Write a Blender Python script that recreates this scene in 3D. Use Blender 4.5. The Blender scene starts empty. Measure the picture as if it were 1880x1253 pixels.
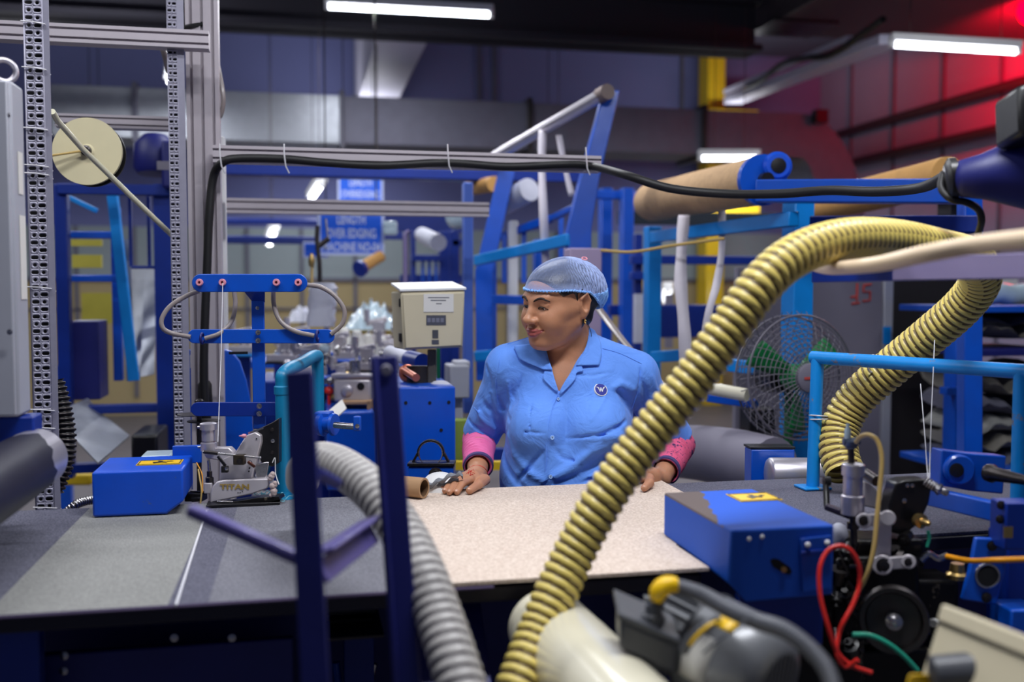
import bpy, math, random
import numpy as np
from mathutils import Vector, Matrix
SC = bpy.context.scene
COL = SC.collection
PI = math.pi
# ---------------------------------------------------------------- camera maths
CA = math.radians(11.8); CP = math.radians(3.0); FPX = 1828.0
CAM = Vector((0, 0, 1.44))
CF = Vector((math.sin(CA)*math.cos(CP), math.cos(CA)*math.cos(CP), -math.sin(CP)))
CR = Vector((math.cos(CA), -math.sin(CA), 0)); CU = CR.cross(CF)
def ray(x, y): return CF + CR*((x-940)/FPX) + CU*((626.5-y)/FPX)
def D(x, y, d): return CAM + ray(x, y)*d            # point at depth d
def Zp(x, y, z): r = ray(x, y); return CAM + r*((z-CAM.z)/r.z)
def Yp(x, y, Y): r = ray(x, y); return CAM + r*(Y/r.y)
def Xp(x, y, X): r = ray(x, y); return CAM + r*(X/r.x)
def V(*a): return Vector(a)
# ---------------------------------------------------------------- mesh builder
def frame(d, up=None):
    d = d.normalized()
    u = Vector(up) if up is not None else Vector((0, 0, 1))
    if abs(d.dot(u.normalized())) > .98: u = Vector((1, 0, 0))
    s = d.cross(u).normalized(); t = s.cross(d).normalized()
    return d, s, t
class MB:
    def __init__(s): s.v = []; s.f = []; s.sm = []; s.mi = []
    def add(s, vs, fs, smooth=False, mi=0):
        o = len(s.v); s.v += [Vector(v) for v in vs]
        for f in fs: s.f.append([i+o for i in f]); s.sm.append(smooth); s.mi.append(mi)
        return s
    def box(s, a, b, mi=0):
        x0, x1 = sorted((a[0], b[0])); y0, y1 = sorted((a[1], b[1])); z0, z1 = sorted((a[2], b[2]))
        vs = [(x, y, z) for z in (z0, z1) for y in (y0, y1) for x in (x0, x1)]
        return s.add(vs, [(0,2,3,1),(4,5,7,6),(0,1,5,4),(2,6,7,3),(0,4,6,2),(1,3,7,5)], False, mi)
    def cbox(s, c, sx, sy, sz, mi=0):
        return s.box((c[0]-sx/2, c[1]-sy/2, c[2]-sz/2), (c[0]+sx/2, c[1]+sy/2, c[2]+sz/2), mi)
    def obox(s, c, ax, ay, az, mi=0):       # half-axis vectors
        c = Vector(c); vs = [c+ax*i+ay*j+az*k for k in (-1,1) for j in (-1,1) for i in (-1,1)]
        return s.add(vs, [(0,2,3,1),(4,5,7,6),(0,1,5,4),(2,6,7,3),(0,4,6,2),(1,3,7,5)], False, mi)
    def bar(s, p, q, w, h, up=None, mi=0):
        p = Vector(p); q = Vector(q); d, a, b = frame(q-p, up)
        return s.obox((p+q)/2, a*w/2, (q-p)/2, b*h/2, mi)
    def tube(s, pts, r, n=12, caps=True, mi=0, smooth=True):
        pts = [Vector(p) for p in pts]; N = len(pts)
        R = r if isinstance(r, (list, tuple)) else [r]*N
        T = [(pts[min(i+1, N-1)]-pts[max(i-1, 0)]).normalized() for i in range(N)]
        d, a, b = frame(T[0]); vs = []
        for i in range(N):
            a = (a - T[i]*a.dot(T[i])).normalized(); b = T[i].cross(a)
            for k in range(n):
                t = 2*PI*k/n; vs.append(pts[i]+(a*math.cos(t)+b*math.sin(t))*R[i])
        fs = [(i*n+k, i*n+(k+1) % n, (i+1)*n+(k+1) % n, (i+1)*n+k) for i in range(N-1) for k in range(n)]
        s.add(vs, fs, smooth, mi)
        if caps:
            o = len(s.v)-N*n
            s.f.append([o+k for k in range(n)][::-1]); s.sm.append(False); s.mi.append(mi)
            s.f.append([o+(N-1)*n+k for k in range(n)]); s.sm.append(False); s.mi.append(mi)
        return s
    def cyl(s, p, q, r, r2=None, n=28, mi=0): return s.tube([p, q], [r, r if r2 is None else r2], n, True, mi)
    def lathe(s, c, axis, prof, n=36, mi=0, smooth=True, caps=True):   # prof = [(h, r)]
        c = Vector(c); d, a, b = frame(Vector(axis)); vs = []
        for h, r in prof:
            for k in range(n):
                t = 2*PI*k/n; vs.append(c+d*h+(a*math.cos(t)+b*math.sin(t))*max(r, 1e-5))
        N = len(prof)
        fs = [(i*n+k, i*n+(k+1) % n, (i+1)*n+(k+1) % n, (i+1)*n+k) for i in range(N-1) for k in range(n)]
        o = len(s.v); s.add(vs, fs, smooth, mi)
        if caps:
            s.f.append([o+k for k in range(n)][::-1]); s.sm.append(False); s.mi.append(mi)
            s.f.append([o+(N-1)*n+k for k in range(n)]); s.sm.append(False); s.mi.append(mi)
        return s
    def ring(s, c, axis, ro, ri, h, n=32, mi=0):
        return s.lathe(c, axis, [(-h/2, ri), (-h/2, ro), (h/2, ro), (h/2, ri), (-h/2, ri)], n, mi, False, False)
    def torus(s, c, axis, R, r, n=28, m=10, mi=0):
        prof = [(math.sin(2*PI*k/m)*r, R+math.cos(2*PI*k/m)*r) for k in range(m+1)]
        return s.lathe(c, axis, prof, n, mi, True, False)
    def sphere(s, c, r, n=16, m=10, mi=0, M=None):
        c = Vector(c); r = r if isinstance(r, (tuple, list)) else (r, r, r); vs = []
        for j in range(m+1):
            ph = PI*j/m
            for k in range(n):
                t = 2*PI*k/n; p = Vector((math.sin(ph)*math.cos(t)*r[0], math.sin(ph)*math.sin(t)*r[1], math.cos(ph)*r[2]))
                vs.append(c+(M @ p if M else p))
        fs = [(j*n+k, (j+1)*n+k, (j+1)*n+(k+1) % n, j*n+(k+1) % n) for j in range(m) for k in range(n)]
        return s.add(vs, fs, True, mi)
    def prism(s, poly, vec, mi=0, smooth=False):
        poly = [Vector(p) for p in poly]; vec = Vector(vec); n = len(poly)
        vs = poly+[p+vec for p in poly]
        return s.add(vs, [tuple(range(n))[::-1], tuple(range(n, 2*n))]+[(i, (i+1) % n, n+(i+1) % n, n+i) for i in range(n)], smooth, mi)
    def grid(s, P, closed=False, smooth=True, mi=0):     # P[i][j]
        N = len(P); M_ = len(P[0]); vs = [p for row in P for p in row]
        fs = [(i*M_+j, i*M_+(j+1) % M_, ((i+1) % N)*M_+(j+1) % M_, ((i+1) % N)*M_+j) for i in range(N-1) for j in range(M_ if closed else M_-1)]
        return s.add(vs, fs, smooth, mi)
    def bolt(s, c, axis, r, h, mi=0):
        a = Vector(axis).normalized(); c = Vector(c)
        return s.lathe(c, a, [(0, r*1.35), (h*.25, r*1.35), (h*.3, r), (h*.85, r*.95), (h, r*.6)], 12, mi)
    def bounds(s):
        a = np.array([tuple(v) for v in s.v]); return a.min(0), a.max(0)
def unit_uv(u, v): return
def mk(name, mb, mat, origin=None, bevel=0, seg=2, subd=0):
    me = bpy.data.meshes.new(name); o_ = Vector(origin) if origin is not None else Vector((0, 0, 0))
    me.from_pydata([tuple(v-o_) for v in mb.v], [], mb.f)
    me.polygons.foreach_set('use_smooth', mb.sm); me.polygons.foreach_set('material_index', mb.mi)
    me.update()
    ob = bpy.data.objects.new(name, me); COL.objects.link(ob)
    for m in (mat if isinstance(mat, (list, tuple)) else [mat]): me.materials.append(m)
    sharp_ = not any(k in name for k in ('hose', 'conduit', 'spring'))
    import bmesh
    bm = bmesh.new(); bm.from_mesh(me); bmesh.ops.recalc_face_normals(bm, faces=bm.faces[:]); bm.to_mesh(me); bm.free()
    if sharp_: me.set_sharp_from_angle(angle=math.radians(42))
    if bevel:
        b = ob.modifiers.new('bevel', 'BEVEL'); b.width = bevel; b.segments = seg; b.limit_method = 'ANGLE'; b.angle_limit = math.radians(40)
        b.harden_normals = False
    if subd:
        b = ob.modifiers.new('subd', 'SUBSURF'); b.levels = subd; b.render_levels = subd
    return ob
def thing(name, label, cat, loc, group=None):
    o = bpy.data.objects.new(name, None); COL.objects.link(o); o.location = Vector(loc); o.empty_display_size = .05
    o['label'] = label; o['category'] = cat
    if group: o['group'] = group
    return o
def part(name, mb, mat, root, bevel=0, label=None, **k):
    org = root.matrix_world.translation if False else Vector(root['_o']) if '_o' in root else root.location
    ob = mk(name, mb, mat, org, bevel, **k); ob.parent = root
    ob['_o'] = tuple(org)
    if label: ob['label'] = label
    return ob
def solo(name, mb, mat, label, cat, group=None, bevel=0, kind=None, **k):
    lo, hi = mb.bounds(); org = Vector(((lo[0]+hi[0])/2, (lo[1]+hi[1])/2, lo[2]))
    ob = mk(name, mb, mat, org, bevel, **k); ob.location = org
    ob['label'] = label; ob['category'] = cat; ob['_o'] = tuple(org)
    if group: ob['group'] = group
    if kind: ob['kind'] = kind
    return ob
def struct(name, mb, mat, bevel=0, **k):
    lo, hi = mb.bounds(); org = Vector(((lo[0]+hi[0])/2, (lo[1]+hi[1])/2, lo[2]))
    ob = mk(name, mb, mat, org, bevel, **k); ob.location = org; ob['kind'] = 'structure'; ob['_o'] = tuple(org); return ob
def dup(root, loc, label=None):
    c = root.copy(); COL.objects.link(c); c.location = loc
    if label: c['label'] = label
    for ch in list(root.children):
        k = ch.copy(); COL.objects.link(k); k.parent = c
        for g in list(ch.children):
            m = g.copy(); COL.objects.link(m); m.parent = k
    return c
def spline(P, n=12):
    P = [Vector(p) for p in P]; P = [P[0]*2-P[1]]+P+[P[-1]*2-P[-2]]; out = []
    for i in range(1, len(P)-2):
        for k in range(n):
            t = k/n; a, b, c, d = P[i-1:i+3]
            out.append(.5*((2*b)+(c-a)*t+(2*a-5*b+4*c-d)*t*t+(3*b-a-3*c+d)*t**3))
    out.append(P[-2]); return out
def dpts(L): return [D(*p) for p in L]
def resample(P, step):
    out = [P[0].copy()]; acc = 0; i = 0; need = step
    for i in range(len(P)-1):
        a, b = P[i], P[i+1]; L = (b-a).length; pos = 0
        while need <= L-pos+1e-12:
            pos += need; out.append(a+(b-a)*(pos/L)); need = step
        need -= (L-pos)
    return out
def hose(mb, P, r, amp, pitch, n=28, per=8, duty=.5, rfun=None):
    P = resample(P, pitch/per); N = len(P)
    T = [(P[min(i+1, N-1)]-P[max(i-1, 0)]).normalized() for i in range(N)]
    d, a, b = frame(T[0]); vs = []; ph = []
    for i in range(N):
        a = (a-T[i]*a.dot(T[i])).normalized(); b = T[i].cross(a)
        for k in range(n):
            t = 2*PI*k/n; q = (i/per+k/n) % 1.0; x = abs(q-.5)/.5
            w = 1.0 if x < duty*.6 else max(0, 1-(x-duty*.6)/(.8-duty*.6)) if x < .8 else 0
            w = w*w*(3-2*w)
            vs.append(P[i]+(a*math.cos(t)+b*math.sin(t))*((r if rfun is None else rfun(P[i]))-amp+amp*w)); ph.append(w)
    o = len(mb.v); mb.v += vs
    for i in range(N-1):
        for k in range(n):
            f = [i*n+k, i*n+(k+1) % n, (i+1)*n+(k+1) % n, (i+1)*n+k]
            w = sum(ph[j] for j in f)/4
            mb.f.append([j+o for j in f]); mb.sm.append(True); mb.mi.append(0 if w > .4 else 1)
    return mb
# ---------------------------------------------------------------- materials
MATS = {}
def lin(c): return tuple((x/255/12.92 if x/255 <= .04045 else ((x/255+.055)/1.055)**2.4) for x in c)
def mat(name, col, rough=.45, metal=0, var=.12, scale=18, bump=.0, bscale=60, wear=None, wscale=9, wamt=.5, coat=0, emis=None, es=0, stretch=None, ior=None, rvar=.0, spec=None):
    m = bpy.data.materials.new(name); m.use_nodes = True; nt = m.node_tree; N = nt.nodes; L = nt.links
    b = N['Principled BSDF']; c = lin(col)+(1,)
    b.inputs['Roughness'].default_value = rough; b.inputs['Metallic'].default_value = metal
    if spec is not None: b.inputs['Specular IOR Level'].default_value = spec
    if coat: b.inputs['Coat Weight'].default_value = coat; b.inputs['Coat Roughness'].default_value = .15
    tc = N.new('ShaderNodeTexCoord'); src = tc.outputs['Object']
    if stretch:
        mp = N.new('ShaderNodeMapping'); mp.inputs['Scale'].default_value = stretch; L.new(src, mp.inputs['Vector']); src = mp.outputs['Vector']
    nz = N.new('ShaderNodeTexNoise'); nz.inputs['Scale'].default_value = scale; nz.inputs['Detail'].default_value = 5; L.new(src, nz.inputs['Vector'])
    mx = N.new('ShaderNodeMix'); mx.data_type = 'RGBA'
    mx.inputs['A'].default_value = tuple(min(1, x*(1+var)) for x in c[:3])+(1,); mx.inputs['B'].default_value = tuple(x*(1-var) for x in c[:3])+(1,)
    L.new(nz.outputs['Fac'], mx.inputs['Factor']); out = mx.outputs['Result']
    if wear:
        n2 = N.new('ShaderNodeTexNoise'); n2.inputs['Scale'].default_value = wscale; n2.inputs['Detail'].default_value = 8; n2.inputs['Roughness'].default_value = .65; L.new(src, n2.inputs['Vector'])
        rp = N.new('ShaderNodeMapRange'); rp.inputs[1].default_value = wamt; rp.inputs[2].default_value = wamt+.04; L.new(n2.outputs['Fac'], rp.inputs[0])
        m2 = N.new('ShaderNodeMix'); m2.data_type = 'RGBA'; m2.inputs['B'].default_value = lin(wear)+(1,); L.new(rp.outputs[0], m2.inputs['Factor']); L.new(out, m2.inputs['A']); out = m2.outputs['Result']
    L.new(out, b.inputs['Base Color'])
    if rvar:
        mr = N.new('ShaderNodeMapRange'); mr.inputs[3].default_value = rough-rvar; mr.inputs[4].default_value = rough+rvar; L.new(nz.outputs['Fac'], mr.inputs[0]); L.new(mr.outputs[0], b.inputs['Roughness'])
    if bump:
        n3 = N.new('ShaderNodeTexNoise'); n3.inputs['Scale'].default_value = bscale; n3.inputs['Detail'].default_value = 4; L.new(src, n3.inputs['Vector'])
        bp = N.new('ShaderNodeBump'); bp.inputs['Strength'].default_value = bump; bp.inputs['Distance'].default_value = .004; L.new(n3.outputs['Fac'], bp.inputs['Height']); L.new(bp.outputs[0], b.inputs['Normal'])
    if emis: b.inputs['Emission Color'].default_value = lin(emis)+(1,); b.inputs['Emission Strength'].default_value = es
    MATS[name] = m; return m
BLUE = mat('blue_paint', (0, 78, 190), .38, 0, .15, 14, .05, 90, coat=.2, rvar=.1)
DBLUE = mat('deep_blue_paint', (0, 42, 136), .4, 0, .2, 12, .05, 80)
NAVY = mat('navy_paint', (20, 26, 104), .5, 0, .2, 12, .06, 80)
SKYB = mat('sky_blue_paint', (0, 134, 218), .4, 0, .12, 14, .06, 70, coat=.1)
SKYW = mat('sky_blue_paint_chipped', (0, 134, 214), .42, 0, .12, 14, .15, 70, wear=(120, 118, 120), wscale=16, wamt=.6)
TEAL = mat('teal_paint_chipped', (0, 125, 170), .4, 0, .15, 14, .1, 70, wear=(70, 55, 50), wscale=22, wamt=.68)
BLUEW = mat('blue_paint_scuffed', (0, 78, 204), .4, 0, .15, 14, .08, 90, wear=(70, 90, 150), wscale=30, wamt=.66)
ALU = mat('brushed_aluminium', (196, 192, 200), .36, .75, .08, 30, .03, 200)
ALUP = mat('anodised_profile', (188, 180, 186), .5, .25, .08, 30, .02, 200)
STEEL = mat('machined_steel', (178, 176, 178), .26, 1, .08, 40, .02, 200, rvar=.08)
DSTEEL = mat('dark_steel', (70, 66, 66), .35, .9, .25, 40, .05, 120)
CASTW = mat('silver_enamel', (196, 190, 194), .34, .35, .08, 22, .03, 90)
BLACK = mat('black_paint', (16, 15, 18), .35, 0, .3, 30, .04, 90)
GREASE = mat('greasy_black_metal', (26, 24, 24), .38, .5, .6, 26, .4, 55, wear=(96, 88, 74), wscale=24, wamt=.64)
RUBBER = mat('black_rubber', (14, 13, 15), .55, 0, .2, 20)
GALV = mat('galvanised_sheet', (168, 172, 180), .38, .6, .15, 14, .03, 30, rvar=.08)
GALVD = mat('dark_and_shaded_galvanised', (104, 104, 120), .5, .3, .18, 8, .03, 30)
SLOT = mat('slotted_angle_steel', (152, 150, 166), .5, .35, .12, 40, .05, 90, wear=(190, 188, 196), wscale=40, wamt=.66)
HOLE = mat('hole_shadow_dark', (10, 10, 16), .9, 0, .0)
CREAM = mat('cream_enamel', (222, 216, 192), .3, 0, .04, 10, .0, coat=.3)
BEIGE = mat('beige_cabinet', (198, 188, 160), .45, 0, .06, 10, .02, 90, wear=(150, 140, 112), wscale=34, wamt=.72)
GREYC = mat('grey_cabinet_enamel', (164, 166, 176), .45, 0, .06, 12, .02, 90, wear=(110, 108, 112), wscale=60, wamt=.74)
MGREY = mat('motor_grey', (112, 114, 118), .34, .1, .12, 16, .05, 90, coat=.1)
DGREY = mat('dark_grey_plastic', (70, 72, 78), .42, 0, .15, 20)
YEL = mat('yellow_label', (245, 196, 0), .4, 0, .06, 20)
YELB = mat('yellow_paint', (226, 190, 30), .5, 0, .1, 20, .05)
RED = mat('red_tube', (215, 40, 30), .3, 0, .08, 20, coat=.4)
GREENT = mat('green_tube', (40, 160, 130), .3, 0, .08, 20, coat=.3)
AMBER = mat('amber_tube', (196, 165, 96), .3, 0, .1, 20, coat=.4)
ORANGE = mat('orange_tube', (228, 150, 20), .35, 0, .1, 20)
CREAMT = mat('cream_hose', (232, 208, 176), .4, 0, .05, 10)
WHITEP = mat('white_plastic', (226, 226, 226), .45, 0, .05, 12)
TIE = mat('zip_tie', (206, 204, 208), .4, 0, .05, 12)
CARD = mat('cardboard', (168, 132, 96), .8, 0, .12, 24, .1, 60, stretch=(1, 1, 6))
CARDD = mat('cardboard_inside', (92, 66, 42), .9, 0, .12, 24)
BURLAP = mat('rolled_carpet_back', (196, 160, 118), .85, 0, .22, 36, .35, 130)
TAN = mat('tan_carpet_roll', (200, 150, 84), .8, 0, .15, 30, .2, 130)
PINK = mat('pink_ceramic', (226, 150, 165), .3, 0, .06, 12, coat=.4)
GREYTUBE = mat('grey_tube', (140, 130, 128), .4, 0, .08, 20, coat=.2)
THREAD = mat('white_thread', (225, 225, 230), .7, 0, .0)
CLOTH = mat('grey_cloth', (120, 124, 132), .85, 0, .15, 60, .3, 220)
PLASTW = mat('clear_plastic_wrap', (176, 196, 206), .22, 0, .3, 9, .6, 18, coat=.5)
WHSHEET = mat('white_wrapping', (196, 198, 212), .6, 0, .12, 12, .4, 30)
FABW = mat('white_webbing', (196, 190, 198), .8, 0, .1, 20, .2, 150)
GREEN = mat('green_paint', (20, 130, 66), .4, 0, .12, 20)
GREYP = mat('grey_panel', (122, 118, 132), .6, 0, .12, 4, .03, 30)
PAPER = mat('paper_label', (214, 212, 206), .7, 0, .04, 12)
INK = mat('label_ink', (70, 72, 84), .7, 0, .2, 60)
GOLD = mat('gold_lettering', (176, 146, 70), .4, .3, .1, 20)
BRASS = mat('brass_fitting', (190, 160, 100), .3, .9, .1, 20)
SIGNB = mat('sign_blue', (0, 88, 214), .4, 0, .04, 5)
SIGNW = mat('sign_white', (190, 200, 232), .5, 0, .04, 5)
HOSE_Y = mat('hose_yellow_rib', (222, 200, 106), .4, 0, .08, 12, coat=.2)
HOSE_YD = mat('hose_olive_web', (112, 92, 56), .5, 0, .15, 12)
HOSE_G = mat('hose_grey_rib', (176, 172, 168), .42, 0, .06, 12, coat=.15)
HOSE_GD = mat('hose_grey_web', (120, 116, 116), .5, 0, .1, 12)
# carpets
def carpet(name, c1, c2, scale, patch=0.0):
    m = bpy.data.materials.new(name); m.use_nodes = True; N = m.node_tree.nodes; L = m.node_tree.links; b = N['Principled BSDF']
    b.inputs['Roughness'].default_value = .92; b.inputs['Specular IOR Level'].default_value = .15
    b.inputs['Sheen Weight'].default_value = .12; b.inputs['Sheen Roughness'].default_value = .5
    tc = N.new('ShaderNodeTexCoord'); nz = N.new('ShaderNodeTexNoise'); nz.inputs['Scale'].default_value = scale; nz.inputs['Detail'].default_value = 3; nz.inputs['Roughness'].default_value = .7
    L.new(tc.outputs['Object'], nz.inputs['Vector'])
    rp = N.new('ShaderNodeMapRange'); rp.inputs[1].default_value = .34; rp.inputs[2].default_value = .66; L.new(nz.outputs['Fac'], rp.inputs[0])
    mx = N.new('ShaderNodeMix'); mx.data_type = 'RGBA'; mx.inputs['A'].default_value = lin(c1)+(1,); mx.inputs['B'].default_value = lin(c2)+(1,)
    L.new(rp.outputs[0], mx.inputs['Factor']); L.new(mx.outputs['Result'], b.inputs['Base Color'])
    bp = N.new('ShaderNodeBump'); bp.inputs['Strength'].default_value = .6; bp.inputs['Distance'].default_value = .002; L.new(nz.outputs['Fac'], bp.inputs['Height']); L.new(bp.outputs[0], b.inputs['Normal'])
    return m
CPT_D = carpet('dark_grey_loop_carpet', (56, 56, 70), (116, 116, 132), 330)
CPT_M = carpet('mid_grey_loop_carpet', (84, 84, 94), (138, 138, 146), 330)
CPT_P = carpet('pale_grey_loop_carpet', (112, 112, 110), (162, 162, 158), 330)
CPT_B = carpet('beige_carpet_backing', (186, 166, 150), (226, 210, 196), 210)
def emit(name, col, s):
    m = bpy.data.materials.new(name); m.use_nodes = True; N = m.node_tree.nodes; N.clear()
    e = N.new('ShaderNodeEmission'); e.inputs[0].default_value = tuple(col)+(1,); e.inputs[1].default_value = s
    o = N.new('ShaderNodeOutputMaterial'); m.node_tree.links.new(e.outputs[0], o.inputs[0]); return m
TUBE = emit('fluorescent_tube', (.86, .9, 1.0), 14)
REDL = emit('red_lamp_lens', (1, .0, .01), 9)
# ---------------------------------------------------------------- camera
cd = bpy.data.cameras.new('camera'); cam = bpy.data.objects.new('camera', cd); COL.objects.link(cam)
cd.sensor_width = 36; cd.lens = FPX/1880*36; cam.location = CAM
cam.rotation_euler = (PI/2-CP, 0, -CA); cd.clip_start = .02; cd.clip_end = 200
cd.dof.use_dof = True; cd.dof.focus_distance = 2.42; cd.dof.aperture_fstop = 1.9
SC.camera = cam
SC.view_settings.view_transform = 'Standard'; SC.view_settings.look = 'None'; SC.view_settings.gamma = 1; SC.view_settings.exposure = 0
# ---------------------------------------------------------------- world: dim blue ambient fill added for the open hall
w = bpy.data.worlds.new('world'); SC.world = w; w.use_nodes = True
w.node_tree.nodes['Background'].inputs[0].default_value = (.46, .56, 1, 1); w.node_tree.nodes['Background'].inputs[1].default_value = .11
# ---------------------------------------------------------------- lights of the hall
def area(name, loc, sx, sy, power, col=(.93, .95, 1), rot=(0, 0, 0)):
    l = bpy.data.lights.new(name, 'AREA'); l.shape = 'RECTANGLE'; l.size = sx; l.size_y = sy; l.energy = power; l.color = col
    o = bpy.data.objects.new(name, l); COL.objects.link(o); o.location = loc; o.rotation_euler = rot; return o
def fixture(p, q, label, power, group='fluorescent ceiling fixtures', hang=4.42, w=.09, vis=True):
    p = Vector(p); q = Vector(q); c = (p+q)/2
    r = thing('fluorescent_fixture', label, 'ceiling light', c, group)
    d, a, b = frame(q-p)
    part('housing', MB().bar(p-d*.03+b*.045, q+d*.03+b*.045, w, .05), WHITEP, r, .006)
    for e, s in ((p, -1), (q, 1)): part('end_cap', MB().bar(e+d*s*.0+b*.01, e+d*s*.035+b*.01, .045, .06), WHITEP, r, .004)
    part('glow_tube', MB().cyl(p, q, .019, n=16), TUBE, r)
    if hang:
        for e in (p+d*.1, q-d*.1): part('hanger_rod', MB().cyl(e+b*.06, e.xy.to_3d()+Vector((0, 0, hang)), .003, n=6), DSTEEL, r)
    if power:
        L = area('tube_light', c-Vector((0, 0, .03)), (q-p).length, .05, power); L.parent = None
        L.rotation_euler = (0, 0, math.atan2(d.y, d.x))
    return r
# ================================================================ the hall
CONC = mat('workshop_floor', (96, 92, 96), .55, 0, .2, 3, .05, 30)
WALLU = mat('lavender_wall', (112, 118, 168), .85, 0, .06, 2)
WALLM = mat('grey_green_wall', (150, 162, 166), .85, 0, .08, 2)
WALLB = mat('beige_wall', (168, 152, 112), .85, 0, .08, 2)
CEILM = mat('ceiling_sheet', (78, 76, 92), .8, 0, .12, 2)
BEAMM = mat('dark_beam', (30, 28, 40), .7, 0, .1, 3)
STEELP = mat('dark_wall_pipe', (60, 36, 48), .5, .2, .1, 9)
TRUNK = mat('white_trunking', (200, 198, 214), .5, .1, .06, 9)
struct('floor', MB().box((-7, -2, -.1), (9, 13, 0)), CONC)
YW = 12.0
m = MB(); m.box((-7, YW, 1.55), (9, YW+.15, 2.15), 1); m.box((-7, YW, 0), (9, YW+.15, 1.55), 2); m.box((-7, YW, 2.15), (9, YW+.15, 4.5), 0)
struct('wall_back', m, [WALLU, WALLM, WALLB])
m = MB()
for x in (880, 908, 1252): p = Yp(x, 130, YW-.03); m.box((p.x-.02, YW-.04, 3.2), (p.x+.02, YW, 4.4))
struct('trim_wall_joint', m, GALVD)
m = MB()
for k in range(14): m.box((-5+k*.62, YW-.03, .2), (-4.96+k*.62, YW, 2.15))
m.box((-6, YW-.03, 1.53), (6.5, YW, 1.57)); m.box((-6, YW-.03, 1.2), (6.5, YW, 1.22))
struct('trim_wall_grid', m, GALVD)
struct('ceiling', MB().box((-7, -2, 4.42), (9, 13, 4.55)), CEILM)
XR = 6.6
struct('wall_right', MB().box((XR, 2, 0), (XR+.15, 12, 4.5)), mat('right_wall_paint', (150, 142, 168), .85, 0, .08, 2))
struct('wall_left', MB().box((-7.0, 2, 0), (-6.85, 12, 4.5)), GREYP)
m = MB()
for k, y in enumerate((730, 870, 1010)):
    pass
for k in range(9): m.box((XR-.03, 4+k*.9, .2), (XR, 4.02+k*.9, 4.4))
struct('trim_right_joint', m, GALVD)
# crossing I-beam under the ceiling
b0 = D(-60, 30, 8.2); b1 = D(1405, 92, 8.2); yb = 8.0
p = Yp(1400, 92, yb); 
m = MB(); m.box((-6.8, yb, p.z), (p.x, yb+.35, p.z+.05)); m.box((-6.8, yb+.15, p.z), (p.x, yb+.2, p.z+.42)); m.box((-6.8, yb, p.z+.4), (p.x, yb+.35, p.z+.45))
struct('trim_beam', m, BEAMM)
# sloping dark purlins of the roof nearer to the lens
m = MB()
for x in (-1.2, 1.4, 3.4): m.box((x, 2, 4.2), (x+.12, 8, 4.42))
struct('trim_purlin', m, BEAMM)
# yellow column by the back wall
p = Yp(1294, 150, 11.6); q = Yp(1326, 150, 11.6)
m = MB(); m.box((p.x, 11.5, 0), (q.x, 11.8, 4.4)); m.box((p.x-.05, 11.3, 3.45), (q.x+.35, 11.9, 3.6))
struct('trim_column', m, YELB, .01)
# air duct, straight run + elbow
def duct():
    r = thing('air_duct', 'long galvanised rectangular air duct running across the hall under the ceiling', 'duct', (1, 9, 0))
    zt = Yp(700, 178, 9).z; zb = Yp(700, 266, 9).z
    xs = [Yp(x, 200, 9).x for x in (90, 248, 628, 972, 1292)]
    for i in range(4):
        m = MB(); m.box((xs[i]+.01, 9, zb), (xs[i+1]-.01, 9.6, zt))
        part('duct_section', m, GALV if i < 2 else GALVD, r, .005)  # right half darker: the fall-off of lamp light is put into the colour
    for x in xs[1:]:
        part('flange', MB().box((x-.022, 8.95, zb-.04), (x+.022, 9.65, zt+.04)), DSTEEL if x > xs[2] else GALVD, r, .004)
    for x in xs[:-1]:
        for k in (.1, .5): part('hanger_rod', MB().cyl((x+.3, 9+k, zt), (x+.3, 9+k, 4.42), .004, n=6), DSTEEL, r)
    # elbow turning down
    P = []; xe = xs[-1]; x2 = Yp(1470, 200, 9).x; R = zt-zb+.35
    zc = zt-1.15
    for k in range(13):
        a = PI/2*k/12
        ro = 1.15; ri = ro-(zt-zb)
        P.append((x2+math.sin(a)*ro*.62, zc+math.cos(a)*ro, x2+math.sin(a)*ri*.3, zc+math.cos(a)*ri))
    P = [(xe, zt, xe, zb)]+P+[(P[-1][0], .9+.9, P[-1][2], .9+.9)]
    m = MB()
    rows = [[(a, 9, b), (c, 9, d), (c, 9.6, d), (a, 9.6, b)] for a, b, c, d in P]
    m.grid(rows, closed=True, smooth=False); m.add(rows[-1], [(0, 1, 2, 3)])
    part('duct_elbow', m, GALVD, r)
    m = MB()
    x = Yp(1498, 215, 9).x
    m.box((x-.05, 8.9, zt-.1), (x+.08, 9, zt+.03)); part('damper_box', m, BLACK, r, .005)
duct()
# diagonal white branch duct
m = MB(); p = Yp(690, 60, 8.4); q = Yp(786, 60, 8.4)
m.box((p.x, 8.37, p.z-.05), (q.x, YW-.1, 4.4)); 
solo('branch_duct', m, TRUNK, 'pale lavender box duct under the ceiling above the blue signs', 'duct', bevel=.01)
# soffit with vent, right
r = thing('soffit_duct', 'wide dark overhead duct with a black vent grille, above the right strip light', 'duct', (4, 6.5, 3.8))
p = Yp(1385, 62, 8.35)
part('duct_body', MB().box((p.x, 4.6, p.z), (6.5, 8.35, 4.35)), mat('red_grey_duct', (64, 56, 62), .6, .2, .1, 6), r, .01)
c = Zp(1455, 50, p.z); m = MB(); m.box((c.x-.3, c.y-.25, p.z-.02), (c.x+.3, c.y+.25, p.z+.0))
part('vent_grille', m, BLACK, r, .003)
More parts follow.
